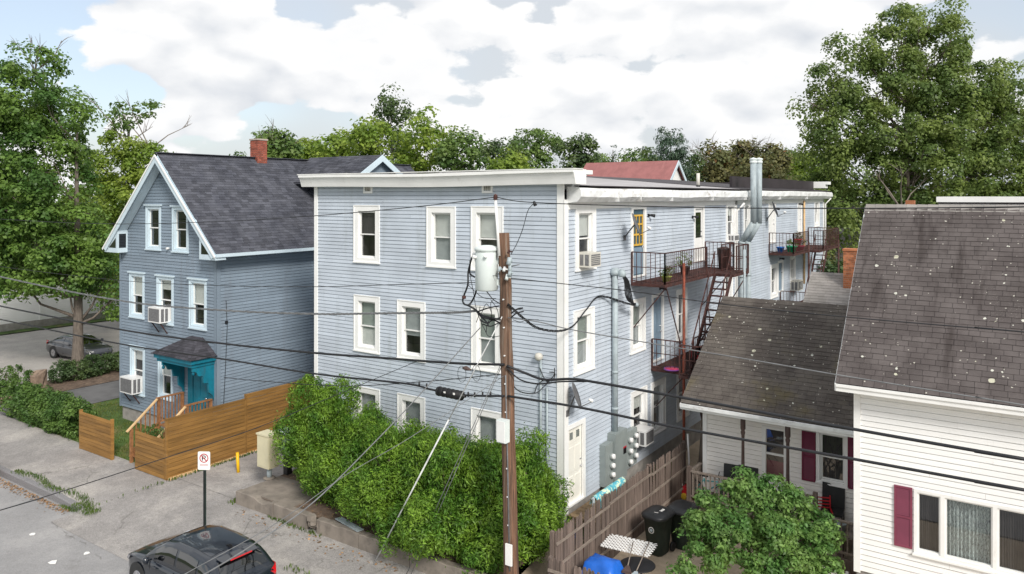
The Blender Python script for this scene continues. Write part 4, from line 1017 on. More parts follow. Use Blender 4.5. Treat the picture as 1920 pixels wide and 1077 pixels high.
# roof slabs + rake trims
RO = HY-.45; SL = math.hypot(RZ-EZ+.0, RX+32.75); upR = Vector((RX-(-24.95), 0, RZ-EZ)).normalized(); upL = Vector((RX-(-32.75), 0, RZ-EZ)).normalized()
for (ex, up) in ((-24.95, upR), (-32.75, upL)):
    e0 = Vector((ex, RO, EZ)); mb = MB(); nn = Vector((0, 1, 0)).cross(up)
    if nn.z < 0: nn = -nn
    a = [e0, e0+Vector((0, HB-RO, 0)), Vector((RX, HB, RZ)), Vector((RX, RO, RZ))]
    mb.prism(a, -nn*.13); r_ = mb.build('roof', 'ice_trim', lh)
    if ex > -30: shingles(r_, e0+nn*.003, (0, 1, 0), up, HB-RO, SL+.02, .145, .28, 'slate_shingle', seed=2)
    else:
        mb = MB(); mb.prism([p+nn*.012 for p in a], nn*.01); mb.build('shingles', 'slate_shingle', r_)
cp = MB(); cp.bar((RX, RO, RZ+.02), (RX, HB, RZ+.02), .28, .03); cp.build('ridge_cap', 'slate_shingle', lh)
# rake boards (front), soffit, gutter on the right eave
for sgn, ex in ((1, -24.9), (-1, -32.8)):
    d = Vector((RX-ex, 0, RZ+.05-EZ)).normalized(); e0 = Vector((ex, RO-.02, EZ-.09)); e1 = Vector((RX, RO-.02, RZ-.09)); 
    mb = MB(); mb.prism([e0, e1, e1+Vector((0, 0, -.30)), e0+Vector((-.22*sgn, 0, -.09))], (0, -.035, 0)); mb.build('rake_board', 'ice_trim', lh)
    mb = MB(); mb.prism([e0+Vector((.03*sgn, -.036, .0)), e1+Vector((0, -.036, .03)), e1+Vector((0, -.036, -.06)), e0+Vector((.0, -.036, -.07))], (0, -.03, 0)); mb.build('rake_cap', 'white_trim', lh)
    mb = MB(); k = .22; mb.quad(e0+Vector((-.2*sgn, .06, -.06)), e1+Vector((0, .06, -.22)), e1+Vector((0, .43, -.22)), e0+Vector((-.2*sgn, .43, -.06))); mb.build('soffit', 'ice_trim', lh)
gu = MB(); gu.box(-24.99, -24.87, RO, HB, EZ-.13, EZ-.01); gu.box(-25.5, -24.99, RO+.45, HB, EZ-.15, EZ-.13); gu.build('gutter', 'ice_trim', lh)
# cornice return boxes with dark triangular lights
for sgn, ex in ((-1, -32.75), (1, -24.93)):
    wi = 1.02; xi = ex-sgn*wi; zb = EZ-.24; zt = zb+.05+(wi-.12)*slope
    mb = MB(); mb.prism([(ex, RO-.005, zb), (xi, RO-.005, zb), (xi, RO-.005, zt), (ex, RO-.005, zb+.16)], (0, .44, 0)); b = mb.build('eave_return', 'ice_trim', lh)
    mb = MB(); mb.prism([(ex-sgn*.34, RO-.006, zb+.2), (xi+sgn*.13, RO-.006, zb+.2), (xi+sgn*.13, RO-.006, zt-.32)], (0, -.006, 0)); mb.build('triangular_light', 'car_glass', b)
    if sgn < 0: mb = MB(); mb.box(xi, xi+.006, RO+.06, RO+.36, zb+.2, zt-.15); mb.build('side_light', 'car_glass', b)
# rear cross gable with white rakes
gx, gy, gz = -24.1, 24.9, 11.75
mb = MB(); hwid = 1.75; zb = gz-hwid*.62
mb.prism([(RX, gy-hwid, zb), (RX, gy, gz-.02), (RX, gy+hwid, zb)], (gx-.25-RX, 0, 0)); mb.build('cross_gable', 'slate_siding', lh)
for s in (-1, 1):
    e = Vector((RX, gy+s*(hwid+.2), zb-.12)); mb = MB(); up = Vector((0, -s*(hwid+.2), gz+.02-e.z)); mb.prism([e, e+Vector((gx-RX, 0, 0)), Vector((gx, gy, gz+.02)), Vector((RX, gy, gz+.02))], (0, 0, .07)); q = mb.build('roof', 'slate_shingle', lh)
    if s < 0: shingles(q, e+Vector((0, 0, .075)), (1, 0, 0), up, gx-RX, up.length, .145, .28, 'slate_shingle', seed=4)
    mb = MB(); mb.prism([Vector((gx, e.y, e.z+.07)), Vector((gx, gy, gz+.09)), Vector((gx, gy, gz-.2)), Vector((gx, e.y-s*.3, e.z-.02))], (.05, 0, 0)); mb.build('rake_board', 'ice_trim', lh)
ch = pY(487, 262, 21.9); bricks(lh, -29.1, -28.58, 21.65, 22.17, 10.9, 12.5, 'brick')
mb = MB(); mb.box(-29.13, -28.55, 21.62, 22.2, 12.5, 12.57); mb.build('chimney_cap', 'mortar', lh)
pp, nn = crown_points([((-28.85, 21.9, 12.72), (.3, .3, .18))], 20, 5, .12, 3, .1); wd = thing('weed', 'weeds sprouting from the top of the red brick chimney', 'weed', (-28.85, 21.9, 12.62)); foliage(wd, 'leaves', 'leaf_mid', pp, nn, .09, 3)
# entrance: teal door, side panel, canopy with brackets
DX0, DX1 = -27.35, -25.75
mb = MB(); HF.q(mb, DX0, DX1, HFL, 3.75, -.02); mb.build('entry_surround', 'teal_dark', lh)
mb = MB(); HF.box(mb, DX0, DX0+.32, HFL, 3.75, -.019, .03); HF.box(mb, DX1-.22, DX1, HFL, 3.75, -.019, .03); HF.box(mb, DX0+.32, DX1-.22, 3.38, 3.75, -.019, .03); mb.build('entry_trim', 'teal_paint', lh)
mb = MB(); HF.box(mb, DX0+.36, DX1-.26, HFL+.25, 3.35, -.018, .012); dd = mb.build('door', 'teal_paint', lh)
for (fa, fb) in ((.1, .45), (.55, .9)):
    for (ga, gb) in ((.08, .4), (.48, .92)):
        w = DX1-.26-DX0-.36; p = MB(); HF.box(p, DX0+.36+w*fa, DX0+.36+w*fb, HFL+.25+2.0*ga, HFL+.25+2.0*gb, .013, .024); p.build('panel', 'teal_paint', dd)
p = MB(); p.tube([HF.p(DX1-.36, HFL+1.2, .01), HF.p(DX1-.36, HFL+1.2, .09)], .035, 8); p.build('knob', 'chrome', dd)
p = MB(); p.box(-26.5, -26.44, HY-.25, HY-.03, 3.3, 3.36); p.lathe((-26.47, HY-.25, 3.16), [(.03, .16), (.07, .1), (.08, 0)], 10); p.build('porch_lamp', 'brown_post', lh)
KX0, KX1, KY = -27.95, -25.5, 16.42; kz = 3.96
cn = MB(); cn.box(KX0, KX1, KY, HY-.03, kz-.16, kz); cn.box(KX0+.08, KX1-.08, KY+.08, HY-.03, kz-.30, kz-.16); can = cn.build('canopy', 'teal_paint', lh)
pk0, pk1 = -27.0, -26.35; kr = 4.56; mb = MB()
Q = [Vector((KX0-.08, KY-.08, kz)), Vector((KX1+.08, KY-.08, kz)), Vector((KX1+.08, HY-.03, kz)), Vector((KX0-.08, HY-.03, kz)), Vector((pk0, HY-.2, kr)), Vector((pk1, HY-.2, kr)), Vector((pk1, HY-.03, kr)), Vector((pk0, HY-.03, kr))]
mb.add(Q, ((0, 1, 5, 4), (1, 2, 6, 5), (3, 0, 4, 7), (4, 5, 6, 7), (3, 2, 1, 0))); mb.build('canopy_roof', 'porch_shingle', can)
rs = random.Random(2)
def fan(a, b, c, d, rows, mb):   # shingle rows on a trapezoid a-b (eave) c-d (top)
    nrm = (b-a).cross(d-a).normalized()
    for k in range(rows):
        t0, t1 = k/rows, (k+1)/rows+.02; l0, r0, l1, r1 = a.lerp(d, t0), b.lerp(c, t0), a.lerp(d, t1), b.lerp(c, t1); n = max(1, int((r0-l0).length/.2)); o = rs.random()/n
        for j in range(n):
            f0, f1 = j/n, (j+1)/n-.01; e = nrm*.016; mb.add([l0.lerp(r0, f0)+e, l0.lerp(r0, f1)+e, l1.lerp(r1, f1)+nrm*.004, l1.lerp(r1, f0)+nrm*.004, l0.lerp(r0, f0), l0.lerp(r0, f1)], ((0, 1, 2, 3), (4, 5, 1, 0)))
mb = MB(); fan(Q[0], Q[1], Q[5], Q[4], 9, mb); fan(Q[1], Q[2], Q[6], Q[5], 9, mb); fan(Q[3], Q[0], Q[4], Q[7], 9, mb); o = mb.build('shingles', 'porch_shingle', can); o['kind'] = 'stuff'
for x in (KX0+.28, KX1-.22):   # scrolled corbel brackets
    pts = [(x, HY-.03, kz-.30), (x, KY+.15, kz-.30), (x, KY+.15, kz-.45), (x, KY+.30, kz-.50), (x, KY+.38, kz-.66), (x, KY+.55, kz-.68), (x, KY+.6, kz-.95), (x, KY+.8, kz-1.0), (x, KY+.82, kz-1.35), (x, HY-.1, kz-1.5), (x, HY-.03, kz-1.7)]
    mb = MB(); mb.prism([Vector(p) for p in pts], (.10, 0, 0)); mb.build('corbel', 'teal_paint', can)
    mb = MB(); mb.lathe((x+.05, KY+.2, kz-.62), [(0, 0), (.05, .03), (.06, .1), (.03, .15), (.05, .18)], 10); mb.build('finial', 'teal_dark', can)
# porch deck, steps and railings
pr_ = thing('porch_steps', 'brown wooden entry deck with railings and steps at the teal door', 'porch', (-26.7, 16.6, .3))
PX0, PX1, PY = -27.6, -25.75, 16.42
for k in range(8): ya = PY+k*.135; board('deck_plank', 'porch_wood', pr_, PX0, PX1, ya, ya+.125, 1.24, 1.28)
for k in range(4):
    ya = PY-.27*(k+1); board('step', 'porch_wood', pr_, PX0+.06, PX1-.06, ya, ya+.265, 1.24-.21*(k+1)-.04, 1.24-.21*(k+1))
for x in (PX0, PX1):
    board('newel', 'porch_wood', pr_, x-.05, x+.05, PY-.05, PY+.05, .2, 2.27); board('newel', 'porch_wood', pr_, x-.05, x+.05, HY-.16, HY-.06, 1.25, 2.27)
    board('newel', 'porch_wood', pr_, x-.05, x+.05, PY-1.12, PY-1.02, .12, 1.38); board('top_rail', 'porch_wood', pr_, x-.07, x+.07, PY-.08, HY-.06, 2.27, 2.31); board('bottom_rail', 'porch_wood', pr_, x-.03, x+.03, PY+.05, HY-.16, 1.36, 1.41)
    mb = MB(); mb.bar((x, PY-.05, 2.27), (x, PY-1.25, 1.30), .10, .045); mb.build('stair_rail', 'fresh_timber', pr_)
    mb = MB(); mb.bar((x, PY-.05, 1.35), (x, PY-1.05, .54), .04, .05); mb.build('stair_bottom_rail', 'porch_wood', pr_)
    mb = MB(); mb.bar((x, PY-.02, 1.18), (x, PY-1.1, .3), .04, .22); mb.build('stringer', 'porch_wood', pr_)
    for k in range(6): y = PY+.14+k*.135; board('baluster', 'porch_wood', pr_, x-.018, x+.018, y-.018, y+.018, 1.41, 2.27)
    for k in range(5): t = (k+.7)/5.6; y = PY-.05-t*1.0; z = 2.27-t*.81; board('baluster', 'porch_wood', pr_, x-.018, x+.018, y-.018, y+.018, z-.93, z)
# AC units
aircon('white window air conditioner on the second floor of the gabled house', HF, *HF.win(296, 318, 573, 601), .42, arm=True)
aircon('white window air conditioner low on the left of the gabled house', HF, *HF.win(243, 266, 702, 731), .42, arm=True)
cz_ = HF.px(318, 466); mb = MB(); mb.tube([HF.p(cz_[0], cz_[1], .02), HF.p(cz_[0], cz_[1], .14)], .045, 8); mb.build('security_light', 'white_plastic', lh)
# cable on the right wall
mb = MB(); a, z = HS.px(423, 604); mb.tube([HS.p(a, 6.0, .03), HS.p(a+.05, 5.0, .03), HS.p(a-.05, 3.0, .03), HS.p(a-.15, 1.4, .03)], .012, 5); mb.box(HX+.02, HX+.09, a-.05, a+.05, z-.05, z+.05); mb.build('wall_cable', 'cable_black', lh)
# ================================================================== CEDAR PLANK FENCES
def plankfence(label, p, q, z0f, z1, post_m='cedar_plank', pl_h=.137, cap=True, posts=None, base=False):
    p = Vector((*p, 0)); q = Vector((*q, 0)); L = (q-p).length; d = (q-p)/L; t = thing('plank_fence', label, 'fence', ((p.x+q.x)/2, (p.y+q.y)/2, z0f((p.x+q.x)/2, (p.y+q.y)/2)), 'honey-brown plank fences')
    n = max(1, round((z1-.12)/pl_h)); nrm = Vector((d.y, -d.x, 0))
    segs = max(1, round(L/2.35)); al = d.y if abs(d.y) > .5 else d.x
    for s in range(segs):
        a = p+d*(L*s/segs); b = p+d*(L*(s+1)/segs)
        zg = z0f((a.x+b.x)/2, (a.y+b.y)/2)
        hh = (z1-zg)/n
        for k in range(n):
            j = random.uniform(-.006, .006); zz = zg+.02+k*hh
            x0, x1 = sorted((a.x+nrm.x*(.06+j), b.x+nrm.x*(.035+j))); y0, y1 = sorted((a.y+nrm.y*(.06+j), b.y+nrm.y*(.035+j)))
            if abs(d.y) > .5: x0, x1 = a.x+nrm.x*.035+min(0, j), a.x+nrm.x*.06+j; y0 += .003; y1 -= .003
            else: y0, y1 = a.y+nrm.y*.035+min(0, j), a.y+nrm.y*.06+j; x0 += .003; x1 -= .003
            board('plank', 'cedar_plank', t, x0, x1, y0, y1, zz, zz+hh-.013)
    for s in range(segs+1):
        c = p+d*(L*s/segs); zg = z0f(c.x, c.y); board('post', 'cedar_plank', t, c.x-.05, c.x+.05, c.y-.05, c.y+.05, zg-.1, z1+.06)
    if cap:
        c = (p+q)/2; hx = abs(d.x)*L/2+.06; hy = abs(d.y)*L/2+.06; board('cap_rail', 'cedar_plank', t, c.x-hx, c.x+hx, c.y-hy, c.y+hy, z1+.012, z1+.05)
    if base:
        off = nrm*.12; x = sorted((p.x+off.x-.05, p.x+off.x+.05)); board('base_timber', 'fresh_timber', t, x[0], x[1], p.y, q.y, .13, .2)
    return t
FX = -24.9; FYF = 15.11
# planks sit on the street / driveway side
plankfence('tall honey-brown plank fence running back beside the driveway, near half', (FX, FYF), (FX, 18.25), lambda x, y: walkz(x, min(y, 15.3))-.02, 2.2, base=True)
plankfence('tall honey-brown plank fence beside the driveway, far half below the slate wall', (FX, 18.35), (FX, 24.5), lambda x, y: .17, 2.36, base=True)
plankfence('low honey-brown plank fence with the planted top beside the steps', (-26.8, FYF), (FX-.08, FYF), walkz, 1.52, cap=False)
plankfence('short honey-brown plank fence panel at the end of the hedge', (-30.8, FYF), (-28.5, FYF), walkz, 1.58, cap=False)
bx = MB(); bx.box(-26.75, -25.1, FYF+.06, FYF+.3, 1.3, 1.4)
pb_ = thing('planter', 'small grassy planter behind the low plank fence', 'planter', (-26.1, 15.35, .3)); mb = MB(); mb.box(-26.7, -25.5, 15.22, 15.6, .2, 1.2); mb.build('trough', 'porch_wood', pb_)
pp, nn = crown_points([((-26.1, 15.4, 1.4), (.5, .15, .3))], 50, 6, .15, 8, .1); foliage(pb_, 'leaves', 'leaf_mid', pp, nn, .14, 8, .25)
# ================================================================== FAR LEFT: white vinyl fence on a concrete footing
vf = thing('vinyl_fence', 'long white board fence on a concrete footing behind the parking lot', 'fence', (-63, 30, 0))
VP = Plane('X', -62.7, 1)
mb = MB(); mb.box(-63.0, -62.66, 14, 60, -.3, .55); mb.build('footing', 'foundation', vf)
for k in range(10):
    ya = 14+k*4.6; yb = ya+4.45
    mb = MB(); n = 16
    for j in range(n): clap_course(mb, VP, ya, yb, .56+j*.16, .56+(j+1)*.16, .025)
    mb.build('panel', 'white_siding', vf); board('post', 'white_paint', vf, -62.78, -62.6, yb, yb+.15, .55, 3.25)
# ================================================================== RIGHT WHITE HOUSE (tall part + porch wing)
wh = thing('white_house', 'white clapboard house with lichen-spotted brown roof and maroon shutters', 'house', (-2, 21, .2))
TY, TX = 20.0, -3.585; TE, TEY, TRX = 5.51, 19.6, -3.94; TRY, TRZ = 23.6, 9.74
TP = Plane('Y', TY, -1); XR = 4.5
holesT = []
a0, zt = TP.px(1712, 915); _, zb = TP.px(1712, 1035); a1, _ = TP.px(1960, 960)
# triple picture window
mb = MB(); e = .07; zt2, zb2 = zt, zb; xs_ = [TP.px(u, 900)[0] for u in (1714, 1772, 1870.5, 1940)]
TP.box(mb, xs_[0], xs_[3], zt-e, zt, -.02, .05); TP.box(mb, xs_[0], xs_[3], zb, zb+e, -.02, .05)
for x in xs_: TP.box(mb, x-(.09 if x != xs_[0] else 0), x+(.0 if x == xs_[3] else (.07 if x == xs_[0] else 0)), zb+e, zt-e, -.02, .05)
TP.box(mb, xs_[0]-.03, xs_[3]+.03, zb-.05, zb, -.02, .08)
pw = mb.build('picture_window', 'white_trim', wh)
for i in range(3):
    l = xs_[i]+(.07 if i == 0 else 0); r = xs_[i+1]-.09; f = MB(); s = .035; z0, z1 = zb+e, zt-e
    TP.box(f, l, l+s, z0, z1, -.05, .02); TP.box(f, r-s, r, z0, z1, -.05, .02); TP.box(f, l+s, r-s, z0, z0+s, -.05, .02); TP.box(f, l+s, r-s, z1-s, z1, -.05, .02); f.build('sash', 'white_paint', pw)
    g = MB(); TP.q(g, l+s, r-s, z0+s, z1-s, -.03); g.build('pane', 'glass', pw)
    c = MB(); n = 40   # pleated curtain
    vs = []; fs = []
    for k in range(n+1):
        x = l+(r-l)*k/n; o = -.14+.03*math.sin(k*1.9+i); vs += [TP.p(x, z0, o), TP.p(x, z1, o)]
    fs = [(2*k, 2*k+2, 2*k+3, 2*k+1) for k in range(n)]
    c.add(vs, fs, True); c.build('curtain', 'curtain_floral' if i == 1 else 'curtain_dark', pw)
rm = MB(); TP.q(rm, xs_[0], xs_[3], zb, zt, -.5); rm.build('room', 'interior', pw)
holesT.append((xs_[0]+.02, xs_[3]-.02, zb+.02, zt-.02))
clap(wh, TP, TX, XR, .95, TE+.3, .135, holesT, 'white_siding', single=True, name='siding_board')
mb = MB(); mb.box(TX+.02, XR, TY+.02, 27.0, -.2, .96); mb.build('foundation', 'foundation', wh)
mb = MB(); mb.box(TX-.03, TX+.12, TY-.045, TY-.021, .9, TE); mb.build('corner_board', 'white_trim', wh)
clap(wh, Plane('X', TX, -1), TY, 27.2, .95, TE+.2, .27, [], 'white_siding')
mb = MB(); mb.prism([(TX+.001, TY, TE+.2), (TX+.001, TRY, TRZ-.15), (TX+.001, 27.2, TE+.2)], (XR-TX-.1, 0, 0)); mb.build('gable', 'white_siding', wh)
def shutter(a0, a1, z0, z1, pl, m):
    mb = MB(); e = .045; pl.box(mb, a0, a0+e, z0, z1, .02, .055); pl.box(mb, a1-e, a1, z0, z1, .02, .055); pl.box(mb, a0+e, a1-e, z1-e, z1, .02, .055); pl.box(mb, a0+e, a1-e, z0, z0+e, .02, .055); zc = (z0+z1)/2; pl.box(mb, a0+e, a1-e, zc-e/2, zc+e/2, .02, .055)
    s = mb.build('shutter', m, wh); n = 34; l = MB()
    for k in range(n): z = z0+e+(z1-z0-2*e)*k/n; l.quad(pl.p(a0+e, z, .048), pl.p(a1-e, z, .048), pl.p(a1-e, z+(z1-z0)/n, .028), pl.p(a0+e, z+(z1-z0)/n, .028))
    o = l.build('louvres', m, s); o['kind'] = 'stuff'
x0, z1_ = TP.px(1677, 908); x1, _ = TP.px(1711, 910); _, z0_ = TP.px(1677, 1021); shutter(x0, x1, z0_, z1_, TP, 'maroon_faded')
# tall roof
upT = Vector((0, TRY-TEY, TRZ-TE)); ST = upT.length; upT.normalize(); nT = Vector((1, 0, 0)).cross(upT); nT = nT if nT.z > 0 else -nT
mb = MB(); a = [Vector((TRX, TEY, TE)), Vector((XR+.4, TEY, TE)), Vector((XR+.4, TRY, TRZ)), Vector((TRX, TRY, TRZ))]; mb.prism(a, -nT*.1); rt = mb.build('roof', 'dark_membrane', wh)
shingles(rt, Vector((TRX-.02, TEY, TE))+nT*.002, (1, 0, 0), upT, XR-TRX, ST-.03, .152, .27, 'brown_shingle', indiv=300, seed=6, th=.011, gap=.008)
mb = MB(); a = [Vector((TRX, 2*TRY-TEY, TE)), Vector((XR+.4, 2*TRY-TEY, TE)), Vector((XR+.4, TRY, TRZ)), Vector((TRX, TRY, TRZ))]; mb.prism(a, (0, 0, -.1)); mb.build('roof', 'brown_shingle', wh)
for k in range(30): x = TRX+.26*k; mb = MB(); mb.add([(x-.01, TRY-.16, TRZ-.15), (x+.27, TRY-.16, TRZ-.16), (x+.27, TRY, TRZ+.025), (x-.01, TRY, TRZ+.035), (x-.01, TRY+.16, TRZ-.15), (x+.27, TRY+.16, TRZ-.16)], ((0, 1, 2, 3), (3, 2, 5, 4))); mb.build('ridge_shingle', 'pale_shingle', rt)
mb = MB(); mb.box(TRX-.0, XR, TEY-.045, TEY-.005, TE-.20, TE-.03); mb.box(TRX, XR, TEY-.075, TEY-.046, TE-.09, TE-.025); mb.build('fascia', 'white_trim', wh)
mb = MB(); mb.box(TRX, XR, TEY-.005, TY-.02, TE-.2, TE-.18); mb.build('soffit', 'white_trim', wh)
mb = MB(); e0 = Vector((TRX-.005, TEY-.02, TE-.03)); e1 = Vector((TRX-.005, TRY, TRZ-.03)); mb.prism([e0, e1, e1-Vector((0, 0, .22)), e0-Vector((0, 0, .17))], (-.03, 0, 0)); mb.build('rake_board', 'white_trim', wh)
# wing
WY, WX0, WX1 = 23.35, -8.62, TX; WE, WEY, WRX = 3.69, 22.2, -8.92; WRY, WRZ = 26.0, 6.5; PFZ = .7
WP = Plane('Y', WY, -1); holesW = []
# storm door
a0, zt = WP.px(1429, 797); a1, _ = WP.px(1478, 800); mb = MB(); c0, c1 = a0+.12, a1-.12
WP.box(mb, a0, c0, PFZ, zt, -.02, .05); WP.box(mb, c1, a1, PFZ, zt, -.02, .05); WP.box(mb, c0, c1, zt-.08, zt, -.02, .05); WP.box(mb, c0, c1, PFZ, PFZ+.75, -.02, .03)
wd_ = mb.build('storm_door', 'white_paint', wh); zr = PFZ+.75+(zt-PFZ-.83)*.52
f = MB(); WP.box(f, c0, c1, zr-.03, zr+.03, -.02, .02); f.build('cross_rail', 'white_paint', wd_)
for (za, zb_) in ((PFZ+.75, zr-.03), (zr+.03, zt-.08)):
    g = MB(); WP.q(g, c0, c1, za, zb_, .0); g.build('pane', 'glass', wd_)
g = MB(); WP.q(g, c0, c1, PFZ+.75, zr-.22, -.06); g.build('inner_door', 'maroon', wd_); g = MB(); WP.q(g, c0, c1, zr-.22, zt-.08, -.06); g.build('inner_glass', 'curtain_dark', wd_)
holesW.append((c0, c1, PFZ, zt))
# wing window with shutters
w0, zt = WP.px(1531, 805); w1, _ = WP.px(1590, 812); _, zb = WP.px(1531, 902)
holesW.append(window(wh, WP, w0, w1, zb, zt, cw=.09, sw=.04, blind='curtain_dark', bf=1.0))
for (ul, ur) in ((1504, 1530), (1590, 1608)):
    x0, z1_ = WP.px(ul, 807 if ul < 1550 else 817); x1, _ = WP.px(ur, 807); _, z0_ = WP.px(ul, 899 if ul < 1550 else 915); shutter(x0, min(x1, TX-.01) if ul > 1550 else x1, z0_, z1_, WP, 'maroon')
clap(wh, WP, WX0, WX1, PFZ, WE+.3, .14, holesW, 'cream_siding', single=True, name='siding_board')
clap(wh, Plane('X', WX0, -1), WY, 28, PFZ, WE+.3, .28, [], 'cream_siding')
mb = MB(); mb.box(WX0-.03, WX0+.1, WY-.045, WY-.021, PFZ, WE+.25); mb.build('corner_board', 'white_trim', wh)
mb = MB(); mb.prism([(WX0, WY, WE+.3), (WX0, WRY, WRZ-.15), (WX0, 28, WE+.3)], (.1, 0, 0)); mb.build('gable', 'cream_siding', wh)
upW = Vector((0, WRY-WEY, WRZ-WE)); SW = upW.length; upW.normalize(); nW = Vector((1, 0, 0)).cross(upW); nW = nW if nW.z > 0 else -nW
mb = MB(); a = [Vector((WRX, WEY, WE)), Vector((TX-.01, WEY, WE)), Vector((TX-.01, WRY, WRZ)), Vector((WRX, WRY, WRZ))]; mb.prism(a, -nW*.1); rw_ = mb.build('roof', 'dark_membrane', wh)
shingles(rw_, Vector((WRX-.02, WEY, WE))+nW*.002, (1, 0, 0), upW, TX-WRX, SW-.02, .152, .27, 'moss_shingle', indiv=300, seed=9, th=.011, gap=.008)
mb = MB(); a = [Vector((WRX, 2*WRY-WEY, WE)), Vector((TX-.01, 2*WRY-WEY, WE)), Vector((TX-.01, WRY, WRZ)), Vector((WRX, WRY, WRZ))]; mb.prism(a, (0, 0, -.1)); mb.build('roof', 'moss_shingle', wh)
for k in range(20):
    x = WRX+.265*k
    if x+.27 > TX: break
    mb = MB(); mb.add([(x-.01, WRY-.16, WRZ-.11), (x+.27, WRY-.16, WRZ-.12), (x+.27, WRY, WRZ+.025), (x-.01, WRY, WRZ+.035), (x-.01, WRY+.16, WRZ-.11), (x+.27, WRY+.16, WRZ-.12)], ((0, 1, 2, 3), (3, 2, 5, 4))); mb.build('ridge_shingle', 'moss_shingle', rw_)
mb = MB(); mb.box(WRX, TX-.02, WEY-.045, WEY-.005, WE-.20, WE-.03); mb.build('fascia', 'white_trim', wh)
mb = MB(); mb.box(WRX, TX-.02, WEY-.13, WEY-.046, WE-.11, WE-.02); mb.build('gutter', 'gutter_metal', wh)
mb = MB(); mb.box(WRX+.05, TX-.02, WEY-.004, WY-.03, WE-.12, WE-.10); mb.build('porch_ceiling', 'white_trim', wh)
mb = MB(); e0 = Vector((WRX-.005, WEY-.02, WE-.03)); e1 = Vector((WRX-.005, WRY, WRZ-.03)); mb.prism([e0, e1, e1-Vector((0, 0, .2)), e0-Vector((0, 0, .17))], (-.03, 0, 0)); mb.build('rake_board', 'cream_siding', wh)
# porch deck, posts, railings
mb = MB(); n = 12
pd = thing('porch', 'weathered grey timber porch with balusters under the brown eave', 'porch', (-6.3, 23, 0))
for k in range(7): ya = 22.35+k*.136; board('deck_plank', 'grey_rail', pd, WX0+.05, TX-.02, ya, ya+.128, PFZ-.06, PFZ-.02)
for x in (-8.6, -7.1, -5.8, -4.4): board('pier', 'grey_picket', pd, x-.07, x+.07, 22.4, 22.54, -.1, PFZ-.061)
def turned_post(x, y, z0, z1):
    mb = MB(); r = .07; h = z1-z0
    mb.lathe((x, y, z0), [(r*1.25, 0), (r*1.25, h*.30), (r*.8, h*.32), (r*1.05, h*.35), (r*.75, h*.40), (r*.62, h*.7), (r*.7, h*.78), (r*1.0, h*.81), (r*.7, h*.83), (r*1.1, h*.85), (r*1.1, h)], 10)
    mb.build('porch_post', 'brown_post', pd)
px1 = pY(1393, 850, 22.45)[0]; px2 = pY(1477, 850, 22.45)[0]
for x in (px1, px2): turned_post(x, 22.45, PFZ-.02, WE-.12)
def woodrail(t, p, q, z0, h=.9, step=.135, name=''):
    p = Vector((*p, z0)); q = Vector((*q, z0)); L = (q-p).length; d = (q-p)/L; ax = 'x' if abs(d.x) > .5 else 'y'
    def bd(nm, a, b, za, zb, w):
        if ax == 'x': board(nm, 'grey_rail', t, a.x, b.x, a.y-w, a.y+w, za, zb)
        else: board(nm, 'grey_rail', t, a.x-w, a.x+w, a.y, b.y, za, zb)
    bd('top_rail', p, q, z0+h-.04, z0+h, .05); bd('bottom_rail', p, q, z0+.1, z0+.15, .025); n = int(L/step)
    for k in range(n): c = p+d*(L*(k+.5)/n); board('baluster', 'grey_rail', t, c.x-.018, c.x+.018, c.y-.018, c.y+.018, z0+.15, z0+h-.04)
woodrail(pd, (-8.7, 22.42), (px1-.09, 22.42), PFZ-.02); woodrail(pd, (px2+.09, 22.42), (-5.12, 22.42), PFZ-.02)
woodrail(pd, (-8.7, 22.5), (-8.7, 23.25), PFZ-.02)
for x in (-8.75, -5.06): board('newel', 'grey_picket', pd, x-.06, x+.06, 22.36, 22.48, -.1, PFZ+1.0)
# lower ramp railing beside the tall house
sr = thing('stair_railing', 'weathered grey stair railing beside the white corner board', 'railing', (-3.9, 21.2, 0))
woodrail(sr, (-4.75, 20.95), (-3.72, 20.95), .72, .95); 
for x in (-4.8, -3.68): board('newel', 'grey_picket', sr, x-.05, x+.05, 20.9, 21.0, -.05, 1.75)
board('skirt_board', 'grey_picket', sr, -4.74, -3.74, 20.93, 20.97, .0, .7)
lt = thing('lattice_panel', 'white lattice panel on the ground by the white house corner', 'lattice', (-4.3, 20.3, 0), 'white lattice panels')
def lattice(t, org, ua, va, w, h, m='white_plastic', step=.11):
    org = Vector(org); ua = Vector(ua).normalized(); va = Vector(va).normalized(); nn = ua.cross(va).normalized(); n = int((w+h)/step)
    for k in range(1, n):
        s = k*step
        for sg in (0, 1):
            if sg == 0: a = (min(s, w), max(0, s-w)); b = (max(0, s-h), min(s, h))
            else: a = (w-min(s, w), max(0, s-w)); b = (w-max(0, s-h), min(s, h))
            p = org+ua*a[0]+va*a[1]+nn*(.006*sg*1.1); q = org+ua*b[0]+va*b[1]+nn*(.006*sg*1.1)
            if (p-q).length < .06: continue
            mb = MB(); mb.bar(p, q, .036, .006, up=nn); mb.build('slat', m, t)
lattice(lt, (-4.7, 20.15, .1), (1, 0, .0), (0, .35, .94), .95, .6)
